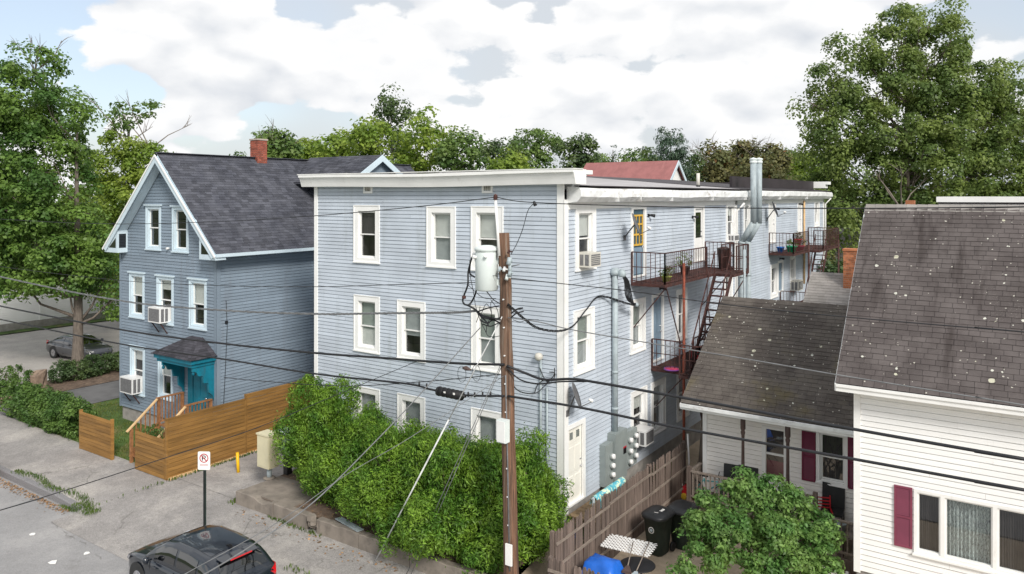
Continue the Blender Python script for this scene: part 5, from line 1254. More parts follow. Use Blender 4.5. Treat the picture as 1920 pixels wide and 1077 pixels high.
# ---- things on the porch
def rocking_chair(label, c, m, s=1.0, rz=0):
    t = thing('rocking_chair', label, 'chair', c); rot = Matrix.Rotation(rz, 4, 'Z')
    def W_(x, y, z): return Vector(c)+rot @ Vector((x*s, y*s, z*s))
    def bars(nm, lst, w, mm=m):
        mb = MB()
        for a, b in lst: mb.bar(W_(*a), W_(*b), w*s)
        mb.build(nm, mm, t)
    for x in (-.25, .25):
        mb = MB(); mb.tube([W_(x, -.42, .10), W_(x, -.2, .03), W_(x, 0, .015), W_(x, .25, .04), W_(x, .45, .14)], .022*s, 6); mb.build('rocker', m, t)
        bars('leg', [((x, -.22, .04), (x, -.22, .62))], .04); bars('leg', [((x, .22, .05), (x, .34, 1.1))], .04); bars('armrest', [((x, -.28, .62), (x, .27, .62))], .05)
    mb = MB(); p = [W_(-.25, -.25, .4), W_(.25, -.25, .4), W_(.25, .23, .36), W_(-.25, .23, .36)]; mb.prism(p, (0, 0, .035*s)); mb.build('seat', m, t)
    for k in range(5): z = .52+.12*k; y = .24+.1*(z-.4)/.7; bars('back_slat', [((-.25, y, z), (.25, y, z))], .04)
    return t
rocking_chair('small red and orange wooden rocking chair on the porch', (*pY(1546, 925, 22.75)[0:1], 22.75, PFZ-.02), 'toy_red', .72, R(20))
def wicker_chair(label, c, rz):
    t = thing('patio_chair', label, 'chair', c); rot = Matrix.Rotation(rz, 4, 'Z'); W_ = lambda x, y, z: Vector(c)+rot @ Vector((x, y, z))
    for x in (-.28, .28):
        for y in (-.26, .26): mb = MB(); mb.bar(W_(x, y, 0), W_(x, y, .4), .03); mb.build('leg', 'black_paint', t)
    mb = MB(); mb.prism([W_(-.3, -.3, .38), W_(.3, -.3, .38), W_(.3, .28, .38), W_(-.3, .28, .38)], (0, 0, .05)); mb.build('seat', 'dark_plastic', t)
    mb = MB(); mb.prism([W_(-.3, .27, .43), W_(.3, .27, .43), W_(.3, .38, 1.05), W_(-.3, .38, 1.05)], tuple(rot @ Vector((0, .04, .01)))); mb.build('backrest', 'dark_plastic', t)
wicker_chair('black patio chair against the cream wall, behind the first brown porch post', (pY(1396, 880, 22.95)[0], 22.93, PFZ-.02), 0)
wicker_chair('black patio chair against the cream wall left of the storm door', (pY(1379, 880, 22.85)[0]-.1, 22.8, PFZ-.02), .15)
wicker_chair('black patio chair behind the red rocking chair below the window', (pY(1553, 905, 22.9)[0]+.1, 22.92, PFZ-.02), .1)
pot('metal_pail', 'small galvanised pail on the porch floor near the white corner', 'pail', (pY(1577, 950, 22.65)[0], 22.65, PFZ-.02), .13, .24, 'galv')
def bicycle(label, c, m):
    c = Vector(c); t = thing('bicycle', label, 'bicycle', c); r = .25
    for x in (-.42, .42):
        mb = MB(); mb.tube([c+Vector((x+r*math.cos(a), 0, r+r*math.sin(a))) for a in [k*math.pi/10 for k in range(21)]], .022, 6, False); mb.build('wheel', 'black_rubber', t)
        mb = MB()
        for k in range(6): a = k*math.pi/6; mb.bar(c+Vector((x-r*math.cos(a), 0, r-r*math.sin(a))), c+Vector((x+r*math.cos(a), 0, r+r*math.sin(a))), .006)
        mb.build('spokes', 'chrome', t)
    P_ = lambda x, z, y=0: c+Vector((x, y, z)); mb = MB()
    for a, b in (((-.42, .25), (-.05, .25)), ((-.05, .25), (-.15, .62)), ((-.15, .55), (.32, .6)), ((-.05, .25), (.32, .55)), ((-.42, .25), (-.15, .58)), ((.42, .25), (.3, .75))): mb.tube([P_(*a), P_(*b)], .018, 6)
    mb.build('frame', m, t)
    mb = MB(); mb.tube([P_(.25, .82, -.25), P_(.3, .76, 0), P_(.25, .82, .25)], .014, 6); mb.build('handlebar', 'black_paint', t)
    mb = MB(); mb.prism([P_(-.26, .68, -.07), P_(-.02, .68, -.02), P_(-.02, .68, .02), P_(-.26, .68, .07)], (0, 0, .05)); mb.build('saddle', 'black_paint', t)
bicycle('teal childs bicycle behind the grey porch balusters', (pY(1330, 900, 22.8)[0], 22.75, PFZ-.02), 'toy_teal')
# toys in front of the porch
def ride_toy(label, c):
    c = Vector(c); t = thing('ride_on_toy', label, 'toy', c)
    mb = MB(); mb.prism([c+Vector(p) for p in ((-.3, -.15, .1), (.3, -.15, .1), (.25, -.15, .3), (.0, -.15, .28), (-.25, -.15, .42), (-.32, -.15, .3))], (0, .3, 0)); mb.build('body', 'toy_red', t)
    for x in (-.22, .22):
        for y in (-.17, .17): mb = MB(); mb.tube([c+Vector((x, y-.03, .1)), c+Vector((x, y+.03, .1))], .1, 12); mb.build('wheel', 'toy_yellow', t)
    mb = MB(); mb.tube([c+Vector((-.3, -.12, .42)), c+Vector((-.36, -.12, .62)), c+Vector((-.36, .12, .62)), c+Vector((-.3, .12, .42))], .025, 6); mb.build('handle', 'white_plastic', t)
    mb = MB(); mb.prism([c+Vector(p) for p in ((.05, -.14, .305), (.3, -.14, .305), (.3, .14, .305), (.05, .14, .305))], (0, 0, .06)); mb.build('seat', 'toy_yellow', t)
ride_toy('red and yellow plastic ride-on toy in front of the porch', pZ(1298, 936, .02))
pot('flower_pot', 'terracotta pot with orange flowers left of the leafy shrub', 'potted plant', pZ(1305, 950, .0), .16, .25, 'terracotta', 'leaf_brown', seed=14, pr=.25)
for k, (u, h) in enumerate(((1310, 1.35), (1305, 1.2))):
    b = pZ(u, 930+k*4, .0); t = thing('garden_tool', ('wooden-handled garden tool leaning on the porch railing, nearest the grey fence', 'shorter wooden-handled garden tool leaning on the porch railing')[k], 'garden tool', b); mb = MB(); mb.tube([b+Vector((0, 0, .16)), b+Vector((.03, .1, h))], .016, 6); mb.build('handle', 'grey_rail', t); mb = MB(); mb.prism([b+Vector((-.09, 0, 0)), b+Vector((.09, 0, 0)), b+Vector((.08, .01, .24)), b+Vector((-.08, .01, .24))], (0, .012, 0)); mb.build('blade', 'galv', t)
# ================================================================== GREY PICKET FENCE
def picket_fence(label, p, q, h, zf, seed, face):
    p = Vector((*p, 0)); q = Vector((*q, 0)); L = (q-p).length; d = (q-p)/L; rs = random.Random(seed); nrm = Vector((-d.y, d.x, 0))*face
    t = thing('picket_fence', label, 'fence', ((p.x+q.x)/2, (p.y+q.y)/2, 0), 'weathered picket fences')
    mp = MB(); w, hh = .5, 1.0
    mp.prism([(-.5, 0, 0), (.5, 0, 0), (.5, 0, .955), (.2, 0, 1.0), (-.2, 0, 1.0), (-.5, 0, .955)], (0, 1, 0)); me = shared(mp, 'picket', 'grey_picket')
    n = int(L/.107); rot = math.atan2(d.y, d.x)
    for k in range(n):
        c = p+d*((k+.5)*L/n); H = h+rs.uniform(-.025, .02)+.02*math.sin(k*.35)
        o = piece('picket', me, t, (c.x, c.y, zf(c.x, c.y)-.03), rot=(rs.uniform(-.02, .02), rs.uniform(-.012, .012), rot+(0 if face > 0 else math.pi)), scale=(.106, .02, H))
    for z in (.35, 1.05 if h < 1.6 else 1.0, h-.32):
        a = p+nrm*-.03; b = q+nrm*-.03
        segs = max(1, round(L/2.4))
        for s in range(segs):
            mb = MB(); mb.bar(a+d*(L*s/segs)+Vector((0, 0, z+rs.uniform(-.03, .03))), a+d*(L*(s+1)/segs-.01)+Vector((0, 0, z+rs.uniform(-.03, .03))), .04, .06); mb.build('rail', 'grey_rail', t)
    for s in range(max(1, round(L/2.4))+1):
        c = p+d*(L*s/max(1, round(L/2.4)))+nrm*.09; board('post', 'grey_picket', t, c.x-.05, c.x+.05, c.y-.05, c.y+.05, -.2, h-.05)
    return t
picket_fence('long weathered grey picket fence between the blue block and the yard', (-9.6, 15.9), (-9.6, 24.3), 1.88, lambda x, y: 0, 3, 1)
picket_fence('front run of weathered picket fence below the blue tarp', (-9.15, 14.85), (-6.4, 14.85), 1.78, lambda x, y: 0, 5, 1)
gt_ = thing('trellis_post', 'white rail hanging at the far end of the grey picket fence', 'post', (-9.45, 24.2, 0)); mb = MB(); mb.tube([(-9.5, 24.25, .6), (-9.45, 24.2, 1.2), (-9.5, 24.2, 2.1)], .03, 6); mb.build('rail', 'white_paint', gt_)
mb = MB(); mb.tube([(-9.48, 24.28, -.1), (-9.48, 24.28, .62)], .035, 6); mb.build('stake', 'grey_picket', gt_)
sf = thing('trunk_post', 'rough bare tree trunk standing by the end of the picket fence', 'trunk', (-9.1, 24.6, 0)); mb = MB(); mb.tube([(-9.1, 24.6, -.2), (-9.12, 24.62, 1.0), (-9.05, 24.65, 2.2), (-9.0, 24.7, 3.3)], [.2, .17, .16, .14], 9); mb.build('trunk', 'bark', sf)
mb = MB(); mb.tube([(-9.05, 24.65, 2.1), (-8.9, 24.5, 2.6), (-8.85, 24.5, 3.0)], [.08, .06, .04], 6); mb.build('limb', 'bark', sf)
# towel on a rail
tw = thing('beach_towel', 'turquoise patterned towel draped on a rail beside the meter cabinets', 'towel', (-9.95, 20.6, 1.0)); vs = []; fs = []; n = 14
a, b = pXv(1113, 934, -9.95), pXv(1168, 897, -9.95)
for k in range(n+1):
    c = a.lerp(b, k/n); w = .02*math.sin(k*1.3)
    for (dx, dz) in ((.14, -.30), (.12, -.12), (.09, .0), (.0, .05), (-.09, .0), (-.12, -.2)): vs.append((c.x+dx+w, c.y, c.z+dz+w*.5))
for k in range(n):
    for j in range(5): fs.append((k*6+j, (k+1)*6+j, (k+1)*6+j+1, k*6+j+1))
mb = MB(); mb.add(vs, fs, True); mb.build('cloth', 'towel', tw); mb = MB(); mb.tube([a-Vector((0, .1, 0)), b+Vector((0, .1, 0))], .03, 8); mb.build('rail', 'galv', tw); 
for c in (a, b): mb = MB(); mb.tube([(c.x, c.y, -.05), c], .04, 6); mb.build('leg', 'galv', tw)
pot('planter_pot', 'blue planter with leaves at the foot of the corner door', 'potted plant', (-10.55, 18.2, .3), .2, .4, 'blue_tarp', 'leaf_mid', seed=21, pr=.3)
pot('planter_pot', 'terracotta planter with leaves beside the corner stoop', 'potted plant', (-10.1, 18.35, .1), .18, .35, 'terracotta', 'leaf_hedge', seed=22, pr=.28)
# ================================================================== WHEELIE BINS
def bin_(label, c, rz, emblem):
    c = Vector(c); t = thing('wheelie_bin', label, 'trash bin', c, 'wheelie bins by the picket fence'); rot = Matrix.Rotation(rz, 4, 'Z'); W_ = lambda x, y, z: c+rot @ Vector((x*1.12, y*1.12, z*1.08))
    prof = [(0, .20, .24), (.05, .215, .255), (.5, .255, .30), (.92, .295, .345), (.925, .315, .365), (.97, .32, .37)]   # z, half x, half y
    vs = []; fs = []; n = 16
    for z, hx, hy in prof:
        for k in range(n):
            an = 2*math.pi*(k+.5)/n; cx, sx_ = math.cos(an), math.sin(an); p = 5
            rr = (abs(cx)**p+abs(sx_)**p)**(-1/p); vs.append(W_(cx*rr*hx, sx_*rr*hy, z))
    for i in range(len(prof)-1):
        for k in range(n): fs.append((i*n+k, i*n+(k+1) % n, (i+1)*n+(k+1) % n, (i+1)*n+k))
    fs.append(tuple(range(n-1, -1, -1))); mb = MB(); mb.add(vs, fs, True); mb.build('tub', 'bin_green', t)
    ld = MB(); vs = []; fs = []; lp = [(.97, 1.03), (1.0, 1.05), (1.045, 1.0), (1.06, .9), (1.085, .82), (1.095, .55), (1.10, .0)]
    for z, k_ in lp:
        for k in range(n):
            an = 2*math.pi*(k+.5)/n; cx, sx_ = math.cos(an), math.sin(an); rr = (abs(cx)**5+abs(sx_)**5)**(-1/5); vs.append(W_(cx*rr*.325*k_, sx_*rr*.385*k_, z))
    for i in range(len(lp)-1):
        for k in range(n): fs.append((i*n+k, i*n+(k+1) % n, (i+1)*n+(k+1) % n, (i+1)*n+k))
    ld.add(vs, fs, True); lid = ld.build('lid', 'bin_lid', t)
    mb = MB(); mb.tube([W_(-.3, .42, .98), W_(.3, .42, .98)], .02, 8); mb.build('handle', 'bin_lid', t)
    for x in (-.26, .26): mb = MB(); mb.tube([W_(x-.03, .27, .13), W_(x+.03, .27, .13)], .13, 14); mb.build('wheel', 'black_rubber', t)
    if emblem:
        def pan(a, z, o): y = -(.255+.1*(z-.05)/.9+.0)-o; return W_(a, y, z)
        mb = MB(); ctr = pan(0, .68, .012); nrm = (rot @ Vector((0, -1, .1))).normalized(); mb.disc(ctr, nrm, .085, 20); e = mb.build('emblem', 'paper', t)
        mb = MB(); mb.disc(ctr+nrm*.003, nrm, .068, 20); mb.build('emblem_ring', 'bin_green', e); mb = MB(); mb.disc(ctr+nrm*.005, nrm, .05, 8, .04); mb.build('emblem_mark', 'galv', e)
        mb = MB()
        for k in range(5): y0 = -.04+.035*k; mb.prism([W_(.06+.02*(k % 2), y0, 1.10), W_(.13, y0, 1.099), W_(.13, y0+.022, 1.099), W_(.06, y0+.022, 1.10)], (0, 0, .004))
        mb.prism([W_(.0, -.2, 1.098), W_(.1, -.17, 1.097), W_(.1, -.155, 1.097), W_(.0, -.185, 1.098)], (0, 0, .004))
        mb.build('lid_print', 'paper', lid)
    return t
bin_('black-lidded green wheelie bin with round white emblem by the picket fence', (-8.72, 20.0, .0), R(-6), True)
bin_('second black wheelie bin standing just behind the one with the emblem', (-8.3, 20.75, .0), R(-4), False)
# ================================================================== PATIO: tarp-covered grill, table, lattice, brooms
gr = thing('covered_grill', 'barbecue grill under a bright blue tarp in the fence corner', 'grill', (-8.95, 16.9, 0))
mb = MB(); mb.box(-9.2, -8.45, 16.55, 17.15, .25, .72); mb.build('cabinet', 'black_paint', gr)
for x in (-9.15, -8.5):
    for y in (16.6, 17.1): mb = MB(); mb.bar((x, y, -.02), (x, y, .26), .04); mb.build('leg', 'black_paint', gr)
vs = []; fs = []; rs = random.Random(12); nx, ny = 12, 10
for j in range(ny+1):
    for i in range(nx+1):
        a, b = i/nx*2-1, j/ny*2-1; x = -8.83+a*.52; y = 16.86+b*.46; r = max(abs(a), abs(b)); top = 1.02+.05*math.sin(a*4+1)*math.cos(b*3)-.12*abs(b)
        z = top if r < .72 else top-(r-.72)*2.0*(1+.3*math.sin(a*9+b*7)); vs.append((x+rs.uniform(-.015, .015), y+rs.uniform(-.015, .015), z+rs.uniform(-.015, .015)))
for j in range(ny):
    for i in range(nx): q = j*(nx+1)+i; fs.append((q, q+1, q+nx+2, q+nx+1))
mb = MB(); mb.add(vs, fs, True); mb.build('tarp', 'blue_tarp', gr)
tb = thing('folding_table', 'round black folding table beneath the white lattice panel', 'table', (-8.25, 17.65, 0)); tz = .72
mb = MB(); mb.lathe((-8.25, 17.65, tz-.03), [(0, 0), (.42, 0), (.45, .015), (.42, .03), (0, .03)], 24); mb.build('tabletop', 'black_paint', tb)
for s in (-1, 1):
    mb = MB(); mb.tube([(-8.25+s*.3, 17.35, 0), (-8.25-s*.25, 17.5, tz-.03)], .014, 6); mb.build('leg', 'black_paint', tb); mb = MB(); mb.tube([(-8.25+s*.3, 17.95, 0), (-8.25-s*.25, 17.8, tz-.03)], .014, 6); mb.build('leg', 'black_paint', tb)
lt2 = thing('lattice_panel', 'white diamond lattice panel lying across the folding table', 'lattice', (-8.3, 18.3, .73), 'white lattice panels')
lattice(lt2, pZ(1124, 1024, .735), (.99, .1, .0), (-.1, .99, .02), 1.35, .8, step=.12)
for k, (p0, p1, m) in enumerate((((-8.35, 17.3, .80), (-8.75, 18.45, .86), 'brown_post'), ((-8.05, 17.15, .80), (-8.4, 18.7, .86), 'galv'))):
    t = thing('broom', ('dark broom lying across the lattice panel', 'grey broom lying across the lattice, nearest the bins')[k], 'broom', p0); mb = MB(); mb.tube([p0, p1], .014, 6); mb.build('handle', 'grey_rail', t)
    p0 = Vector(p0); d = (p0-Vector(p1)).normalized(); s = d.cross(Vector((0, 0, 1))).normalized(); mb = MB(); mb.prism([p0+s*.04, p0-s*.04, p0+d*.28-s*.12, p0+d*.28+s*.12], (0, 0, -.05)); mb.build('bristles', m, t)
# ================================================================== other buildings beyond
gh = thing('grey_roof_house', 'house with pale grey shingle roof and brick chimney behind the white house', 'house', (-6, 33, 0))
gx0, gx1 = -7.9, 3.0; gyr = 34.3; u_ = pX(1520, 498, gx0); gzr = 6.75; gye = gyr-3.4; gze = gzr-2.7
mb = MB(); mb.prism([(gx0+.25, gye+.3, 0), (gx0+.25, gye+.3, gze+.1), (gx0+.25, gyr, gzr-.15), (gx0+.25, 2*gyr-gye-.3, gze+.1), (gx0+.25, 2*gyr-gye-.3, 0)], (gx1-gx0-.5, 0, 0)); mb.build('walls', 'cream_siding', gh)
up = Vector((0, gyr-gye, gzr-gze)); mb = MB(); mb.prism([(gx0, gye, gze), (gx1, gye, gze), (gx1, gyr, gzr), (gx0, gyr, gzr)], (0, 0, -.1)); q = mb.build('roof', 'pale_shingle', gh); shingles(q, (gx0, gye, gze+.005), (1, 0, 0), up, gx1-gx0, up.length, .16, .32, 'pale_shingle', seed=12)
mb = MB(); mb.prism([(gx0, 2*gyr-gye, gze), (gx1, 2*gyr-gye, gze), (gx1, gyr, gzr), (gx0, gyr, gzr)], (0, 0, -.1)); mb.build('roof', 'pale_shingle', gh)
cy0 = 33.6; cx0 = pY(1581, 470, cy0)[0]; bricks(gh, cx0, cx0+.56, cy0, cy0+.56, 5.4, 7.75, 'brick_orange')
mb = MB(); mb.box(cx0-.03, cx0+.59, cy0-.03, cy0+.59, 7.75, 7.83); mb.build('chimney_cap', 'brick_orange', gh)
fb = thing('flat_roof_building', 'low white flat-roofed building just behind the brown ridge', 'building', (1, 30, 0)); fx0 = pY(1760, 372, 29.0)[0]
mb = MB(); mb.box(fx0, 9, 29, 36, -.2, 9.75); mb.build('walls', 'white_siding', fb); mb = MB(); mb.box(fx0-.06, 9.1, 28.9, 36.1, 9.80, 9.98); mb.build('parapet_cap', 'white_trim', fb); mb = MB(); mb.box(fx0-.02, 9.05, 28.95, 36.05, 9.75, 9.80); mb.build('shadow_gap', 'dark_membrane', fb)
x, z = pY(1707, 376, 26.0); mb = MB(); mb.box(x-.12, x+.12, 25.9, 26.14, 7.0, z); c = mb.build('flue_pipe', 'brick_orange', wh)
# red-roofed house
rh = thing('red_roof_house', 'white gabled house with dull red metal roof beyond the flat roof', 'house', (-26, 60, 0))
ap = pD(1272, 303, 62); gl = pD(1122, 307, 62); L = 8.5; rz = ap.z; hw_ = 2.9; ez = rz-2.6
X0, X1 = ap.x-L, ap.x
mb = MB(); mb.prism([(X1-.3, ap.y-hw_+.2, 0), (X1-.3, ap.y-hw_+.2, ez), (X1-.3, ap.y, rz-.2), (X1-.3, ap.y+hw_-.2, ez), (X1-.3, ap.y+hw_-.2, 0)], (-(L-.6), 0, 0)); mb.build('walls', 'white_siding', rh)
for s in (-1, 1):
    mb = MB(); mb.prism([(X0, ap.y+s*(hw_+.2), ez-.2), (X1, ap.y+s*(hw_+.2), ez-.2), (X1, ap.y, rz), (X0, ap.y, rz)], (0, 0, .08)); mb.build('roof', 'red_roof', rh)
    mb = MB(); mb.prism([(X1, ap.y+s*(hw_+.2), ez-.2), (X1, ap.y, rz+.08), (X1, ap.y, rz-.25), (X1, ap.y+s*(hw_-.1), ez-.25)], (.06, 0, 0)); mb.build('rake_board', 'ice_trim', rh)
mb = MB(); mb.box(X1-.31, X1-.28, ap.y-.9, ap.y-.5, rz-2.3, rz-1.2); mb.build('gable_window', 'car_glass', rh)
# white house glimpsed through the trees on the right
gw = thing('white_cottage', 'white cottage glimpsed through dark foliage past the far end', 'house', (-11, 64, 0)); mb = MB(); mb.box(-15, -7, 62, 68, 0, 5.2); mb.build('walls', 'white_siding', gw); mb = MB(); mb.prism([(-15.4, 61.6, 5.1), (-15.4, 65, 7.6), (-15.4, 68.4, 5.1)], (8.8, 0, 0)); mb.build('roof', 'pale_shingle', gw)
for x in (-13.5, -11, -8.8): mb = MB(); mb.box(x-.4, x+.4, 61.93, 61.99, 2.2, 3.7); mb.build('window', 'car_glass', gw)
# ================================================================== UTILITY POLE
PB_ = Vector((-10.25, 15.0, -.3)); topx, topz = pY(945, 437, 15.0); PT = Vector((topx, 15.0, topz))
up_ = thing('utility_pole', 'leaning brown wooden utility pole with grey transformer and tangled cables', 'utility pole', (PB_.x, PB_.y, 0))
mb = MB(); n = 14
mb.tube([PB_.lerp(PT, k/n)+Vector((.012*math.sin(k*1.7), .01*math.cos(k*2.1), 0)) for k in range(n+1)], [.19-.05*k/n for k in range(n+1)], 16); mb.build('shaft', 'pole_wood', up_)
def onpole(v):
    z = CZ-(v-HOR)/F*(15.0/ray(945)[1]); t = (z-PB_.z)/(PT.z-PB_.z); return PB_.lerp(PT, t)
# transformer can on the left
tx, tz0 = pY(910, 545, 14.8); _, tz1 = pY(910, 470, 14.8)
c = Vector((tx, 14.85, tz0))
h = tz1-tz0
mb = MB(); mb.lathe(c, [(.0, 0), (.24, 0), (.275, .03), (.275, h-.05), (.26, h-.02), (.29, h-.01), (.30, h+.04), (.27, h+.08), (.14, h+.12), (0, h+.13)], 24); tr = mb.build('transformer', 'transformer_grey', up_)
for (a, z) in ((3.3, h-.12), (4.2, h-.16), (5.3, h-.12)):
    d = Vector((math.cos(a), math.sin(a), 0)); mb = MB(); mb.tube([c+d*.26+Vector((0, 0, z)), c+d*.37+Vector((0, 0, z+.02))], [.035, .045], 8); mb.build('bushing', 'white_plastic', tr)
for z in (.2, h-.25): mb = MB(); mb.bar(c+Vector((.2, .08, z)), onpole(500)*1.0+Vector((-.1, 0, c.z+z-onpole(500).z)), .10, .14); mb.build('bracket', 'transformer_grey', up_)
# white riser pipe and insulator above the top
a = pYv(936, 480, 14.82); b = pYv(929, 374, 14.9); mb = MB(); mb.tube([a, b], .035, 10); mb.build('riser_pipe', 'white_plastic', up_)
mb = MB(); mb.lathe(b, [(.03, -.02), (.07, .0), (.04, .03), (.07, .05), (.04, .08), (.06, .1), (0, .13)], 12); mb.build('insulator', 'rust_iron', up_)
for (u, v, m, s) in ((956, 490, 'galv', .08), (957, 512, 'galv', .06), (947, 505, 'white_plastic', .05), (955, 472, 'rust_iron', .035), (938, 505, 'galv', .05), (952, 520, 'transformer_grey', .06)):
    p = pYv(u, v, 14.83); mb = MB(); mb.tube([p-Vector((0, .06, s)), p+Vector((0, 0, s))], s*.7, 8); mb.tube([p, p+Vector((.09, -.02, .0))], .02, 6); mb.build('fitting', m, up_)
p = pYv(955, 500, 14.82); mb = MB(); mb.tube([p+Vector((.02, 0, .12)), p+Vector((.02, 0, -.24))], .045, 10); mb.build('cutout', 'galv', up_)
mb = MB(); mb.tube([p, p+Vector((.3, -.02, .06))], .012, 5); mb.build('arm', 'cable_grey', up_)
# grey equipment box low on the pole
x0, z1_ = pY(934, 786, 14.72); x1, _ = pY(949, 786, 14.72); _, z0_ = pY(934, 828, 14.72); mb = MB(); mb.box(x0, x1+.02, 14.66, 14.84, z0_, z1_); bx_ = mb.build('equipment_box', 'transformer_grey', up_); mb = MB(); mb.box(x0+.015, x1+.005, 14.645, 14.66, z0_+.02, z1_-.02); mb.build('lid', 'white_plastic', bx_)
pb2 = pYv(952, 1040, 14.78); mb = MB(); mb.box(pb2.x-.06, pb2.x+.12, 14.76, 14.80, pb2.z-.25, pb2.z+.25); mb.build('notice', 'paper', up_)
for k in range(9): q = onpole(560+k*52); mb = MB(); mb.tube([q+Vector((.05, -.14, 0)), q+Vector((.05, -.18, 0))], .018, 6); mb.build('bolt', 'white_plastic', up_)
mb = MB(); mb.tube([onpole(700)+Vector((.06, -.15, 0)), onpole(880)+Vector((.07, -.16, 0)), onpole(1060)+Vector((.07, -.17, 0))], .018, 6); mb.build('ground_wire', 'cable_grey', up_)
# jumble of jumpers
def sm(pts, n=6):
    pts = [Vector(p) for p in pts]; out = []
    P = [pts[0]*2-pts[1]]+pts+[pts[-1]*2-pts[-2]]
    for i in range(1, len(P)-2):
        for k in range(n):
            t = k/n; a, b, c, d = P[i-1], P[i], P[i+1], P[i+2]
            out.append(.5*((2*b)+(c-a)*t+(2*a-5*b+4*c-d)*t*t+(3*b-a-3*c+d)*t**3))
    out.append(pts[-1]); return out
J = [([(885, 482), (878, 510), (877, 535), (868, 560), (870, 570), (878, 573)], .022), ([(891, 483), (895, 510), (893, 545), (885, 565), (878, 573)], .024), ([(882, 488), (881, 512), (890, 520)], .02), ([(878, 573), (890, 580), (905, 592), (938, 600)], .026),
     ([(893, 500), (910, 515), (935, 518)], .008), ([(893, 520), (915, 550), (925, 562), (938, 570)], .012), ([(880, 510), (888, 550), (892, 575), (900, 600), (912, 625)], .008), ([(878, 535), (905, 558), (930, 560)], .008), ([(895, 585), (915, 578), (936, 574)], .018),
     ([(915, 610), (922, 595), (920, 570), (925, 563)], .008), ([(900, 600), (912, 606), (925, 600), (938, 596)], .018), ([(905, 608), (920, 612), (938, 604)], .014), ([(920, 562), (932, 580), (936, 600)], .008), ([(902, 590), (912, 570), (922, 590), (915, 604)], .008),
     ([(912, 610), (913, 628), (925, 632), (938, 630)], .008), ([(905, 595), (930, 602), (938, 608)], .02), ([(890, 580), (900, 592), (912, 604), (916, 612)], .02), ([(958, 588), (970, 580), (980, 578)], .02), ([(958, 596), (968, 588), (982, 584)], .018), ([(962, 600), (975, 604), (990, 600), (1010, 600)], .008),
     ([(1001, 382), (990, 395), (980, 430), (970, 455), (958, 478)], .009), ([(900, 575), (898, 590), (893, 605)], .008)]
for pts, r in J:
    mb = MB(); mb.tube(sm([pYv(u, v, 14.78+.05*math.sin(i*2+r*900)) for i, (u, v) in enumerate(pts)], 4), r, 6); mb.build('jumper_cable', 'cable_black', up_)
mb = MB(); mb.lathe(pYv(870, 558, 14.8), [(0, -.04), (.05, -.03), (.05, .04), (0, .05)], 8); mb.build('connector', 'rust_iron', up_)
mb = MB(); mb.tube([pYv(1001, 378, 14.8), pYv(1004, 386, 14.8)], [.03, .045], 8); mb.build('splice', 'cable_black', up_)
# ================================================================== OVERHEAD CABLES
def cable(label, pts, r, m='cable_black', name='overhead_cable', n=8, twist=0, beads=None):
    """pts: (u, v, Y) survey points or Vectors"""
    P = [p if isinstance(p, Vector) else pYv(p[0], p[1], p[2]) for p in pts]
    if not isinstance(pts[-1], Vector) and (pts[-1][0] >= 2100 or pts[-1][0] <= -200): P.append(P[-1]+(P[-1]-P[-2]).normalized()*22)   # on towards the next pole
    c = sm(P, n); mb = MB()
    if twist:
        for s in range(3):
            ph = s*2.1; mb.tube([q+Vector((math.sin(i*.9+ph)*twist*.4, math.cos(i*.9+ph)*twist*.4, math.sin(i*.9+ph+1)*twist)) for i, q in enumerate(c)], r, 5, False)
    else: mb.tube(c, r, 7)
    return tag(mb.build(name, m), label, 'cable', 'overhead cables')
YS = 15.0
cable('topmost thin cable running left from the white riser pipe', [(929, 370, 14.9), (790, 387, YS), (590, 405, YS), (400, 416, YS), (200, 420, YS), (0, 411, YS), (-200, 395, YS)], .011)
cable('topmost thin cable running right from the white riser pipe across the roofs', [(929, 370, 14.9), (1000, 380, YS), (1290, 389, YS), (1600, 391, YS), (1920, 388, YS), (2100, 384, YS)], .011)
cable('thin cable crossing the front wall just below the top-floor windows', [(892, 530, 14.8), (740, 534, YS), (590, 538, YS), (415, 536, YS), (225, 526, YS), (0, 500, YS), (-200, 470, YS)], .010)
cable('twisted pale cable crossing the second-floor windows', [(893, 583, 14.8), (860, 586, 14.9), (800, 587, YS), (700, 588, YS), (590, 589, YS), (415, 582, YS), (225, 564, YS), (0, 519, YS), (-200, 470, YS)], .014, 'cable_grey', n=30, twist=.02)
cable('thick black cable crossing the front wall under the second-floor windows', [(945, 684, 14.82), (850, 681, YS), (700, 670, YS), (590, 662, YS), (415, 644, YS), (225, 618, YS), (0, 574, YS), (-200, 530, YS)], .032)
cable('thick black cable carrying the splice case, running left', [(945, 743, 14.82), (870, 741, YS), (810, 731, YS), (757, 719, YS), (590, 701, YS), (415, 673, YS), (225, 645, YS), (0, 599, YS), (-200, 556, YS)], .027)
cable('thin cable just above the splice case', [(938, 702, 14.82), (880, 708, YS), (780, 717, YS), (640, 724, YS), (480, 714, YS), (420, 708, YS)], .011)
cable('thick black cable running right, upper of the pair over the white house', [(950, 686, 14.82), (985, 700, YS), (1020, 712, YS), (1070, 711, YS), (1110, 716, YS), (1280, 746, YS), (1605, 806, YS), (1920, 861, YS), (2100, 890, YS)], .030)
cable('black cable looping beside the upper right cable near the pole', [(950, 690, 14.82), (975, 712, YS), (1010, 720, YS), (1050, 716, YS), (1100, 715.5, 15.02)], .018)
cable('thick black cable running right, lower of the pair over the white house', [(952, 743, 14.82), (1090, 765, YS), (1280, 804, YS), (1605, 862, YS), (1920, 919, YS), (2100, 950, YS)], .028)
cable('thin cable crossing the blue side wall and brown roofs', [(958, 522, 14.85), (1070, 534, YS), (1180, 546, YS), (1358, 571, YS), (1600, 596, YS), (1920, 623, YS), (2100, 640, YS)], .010)
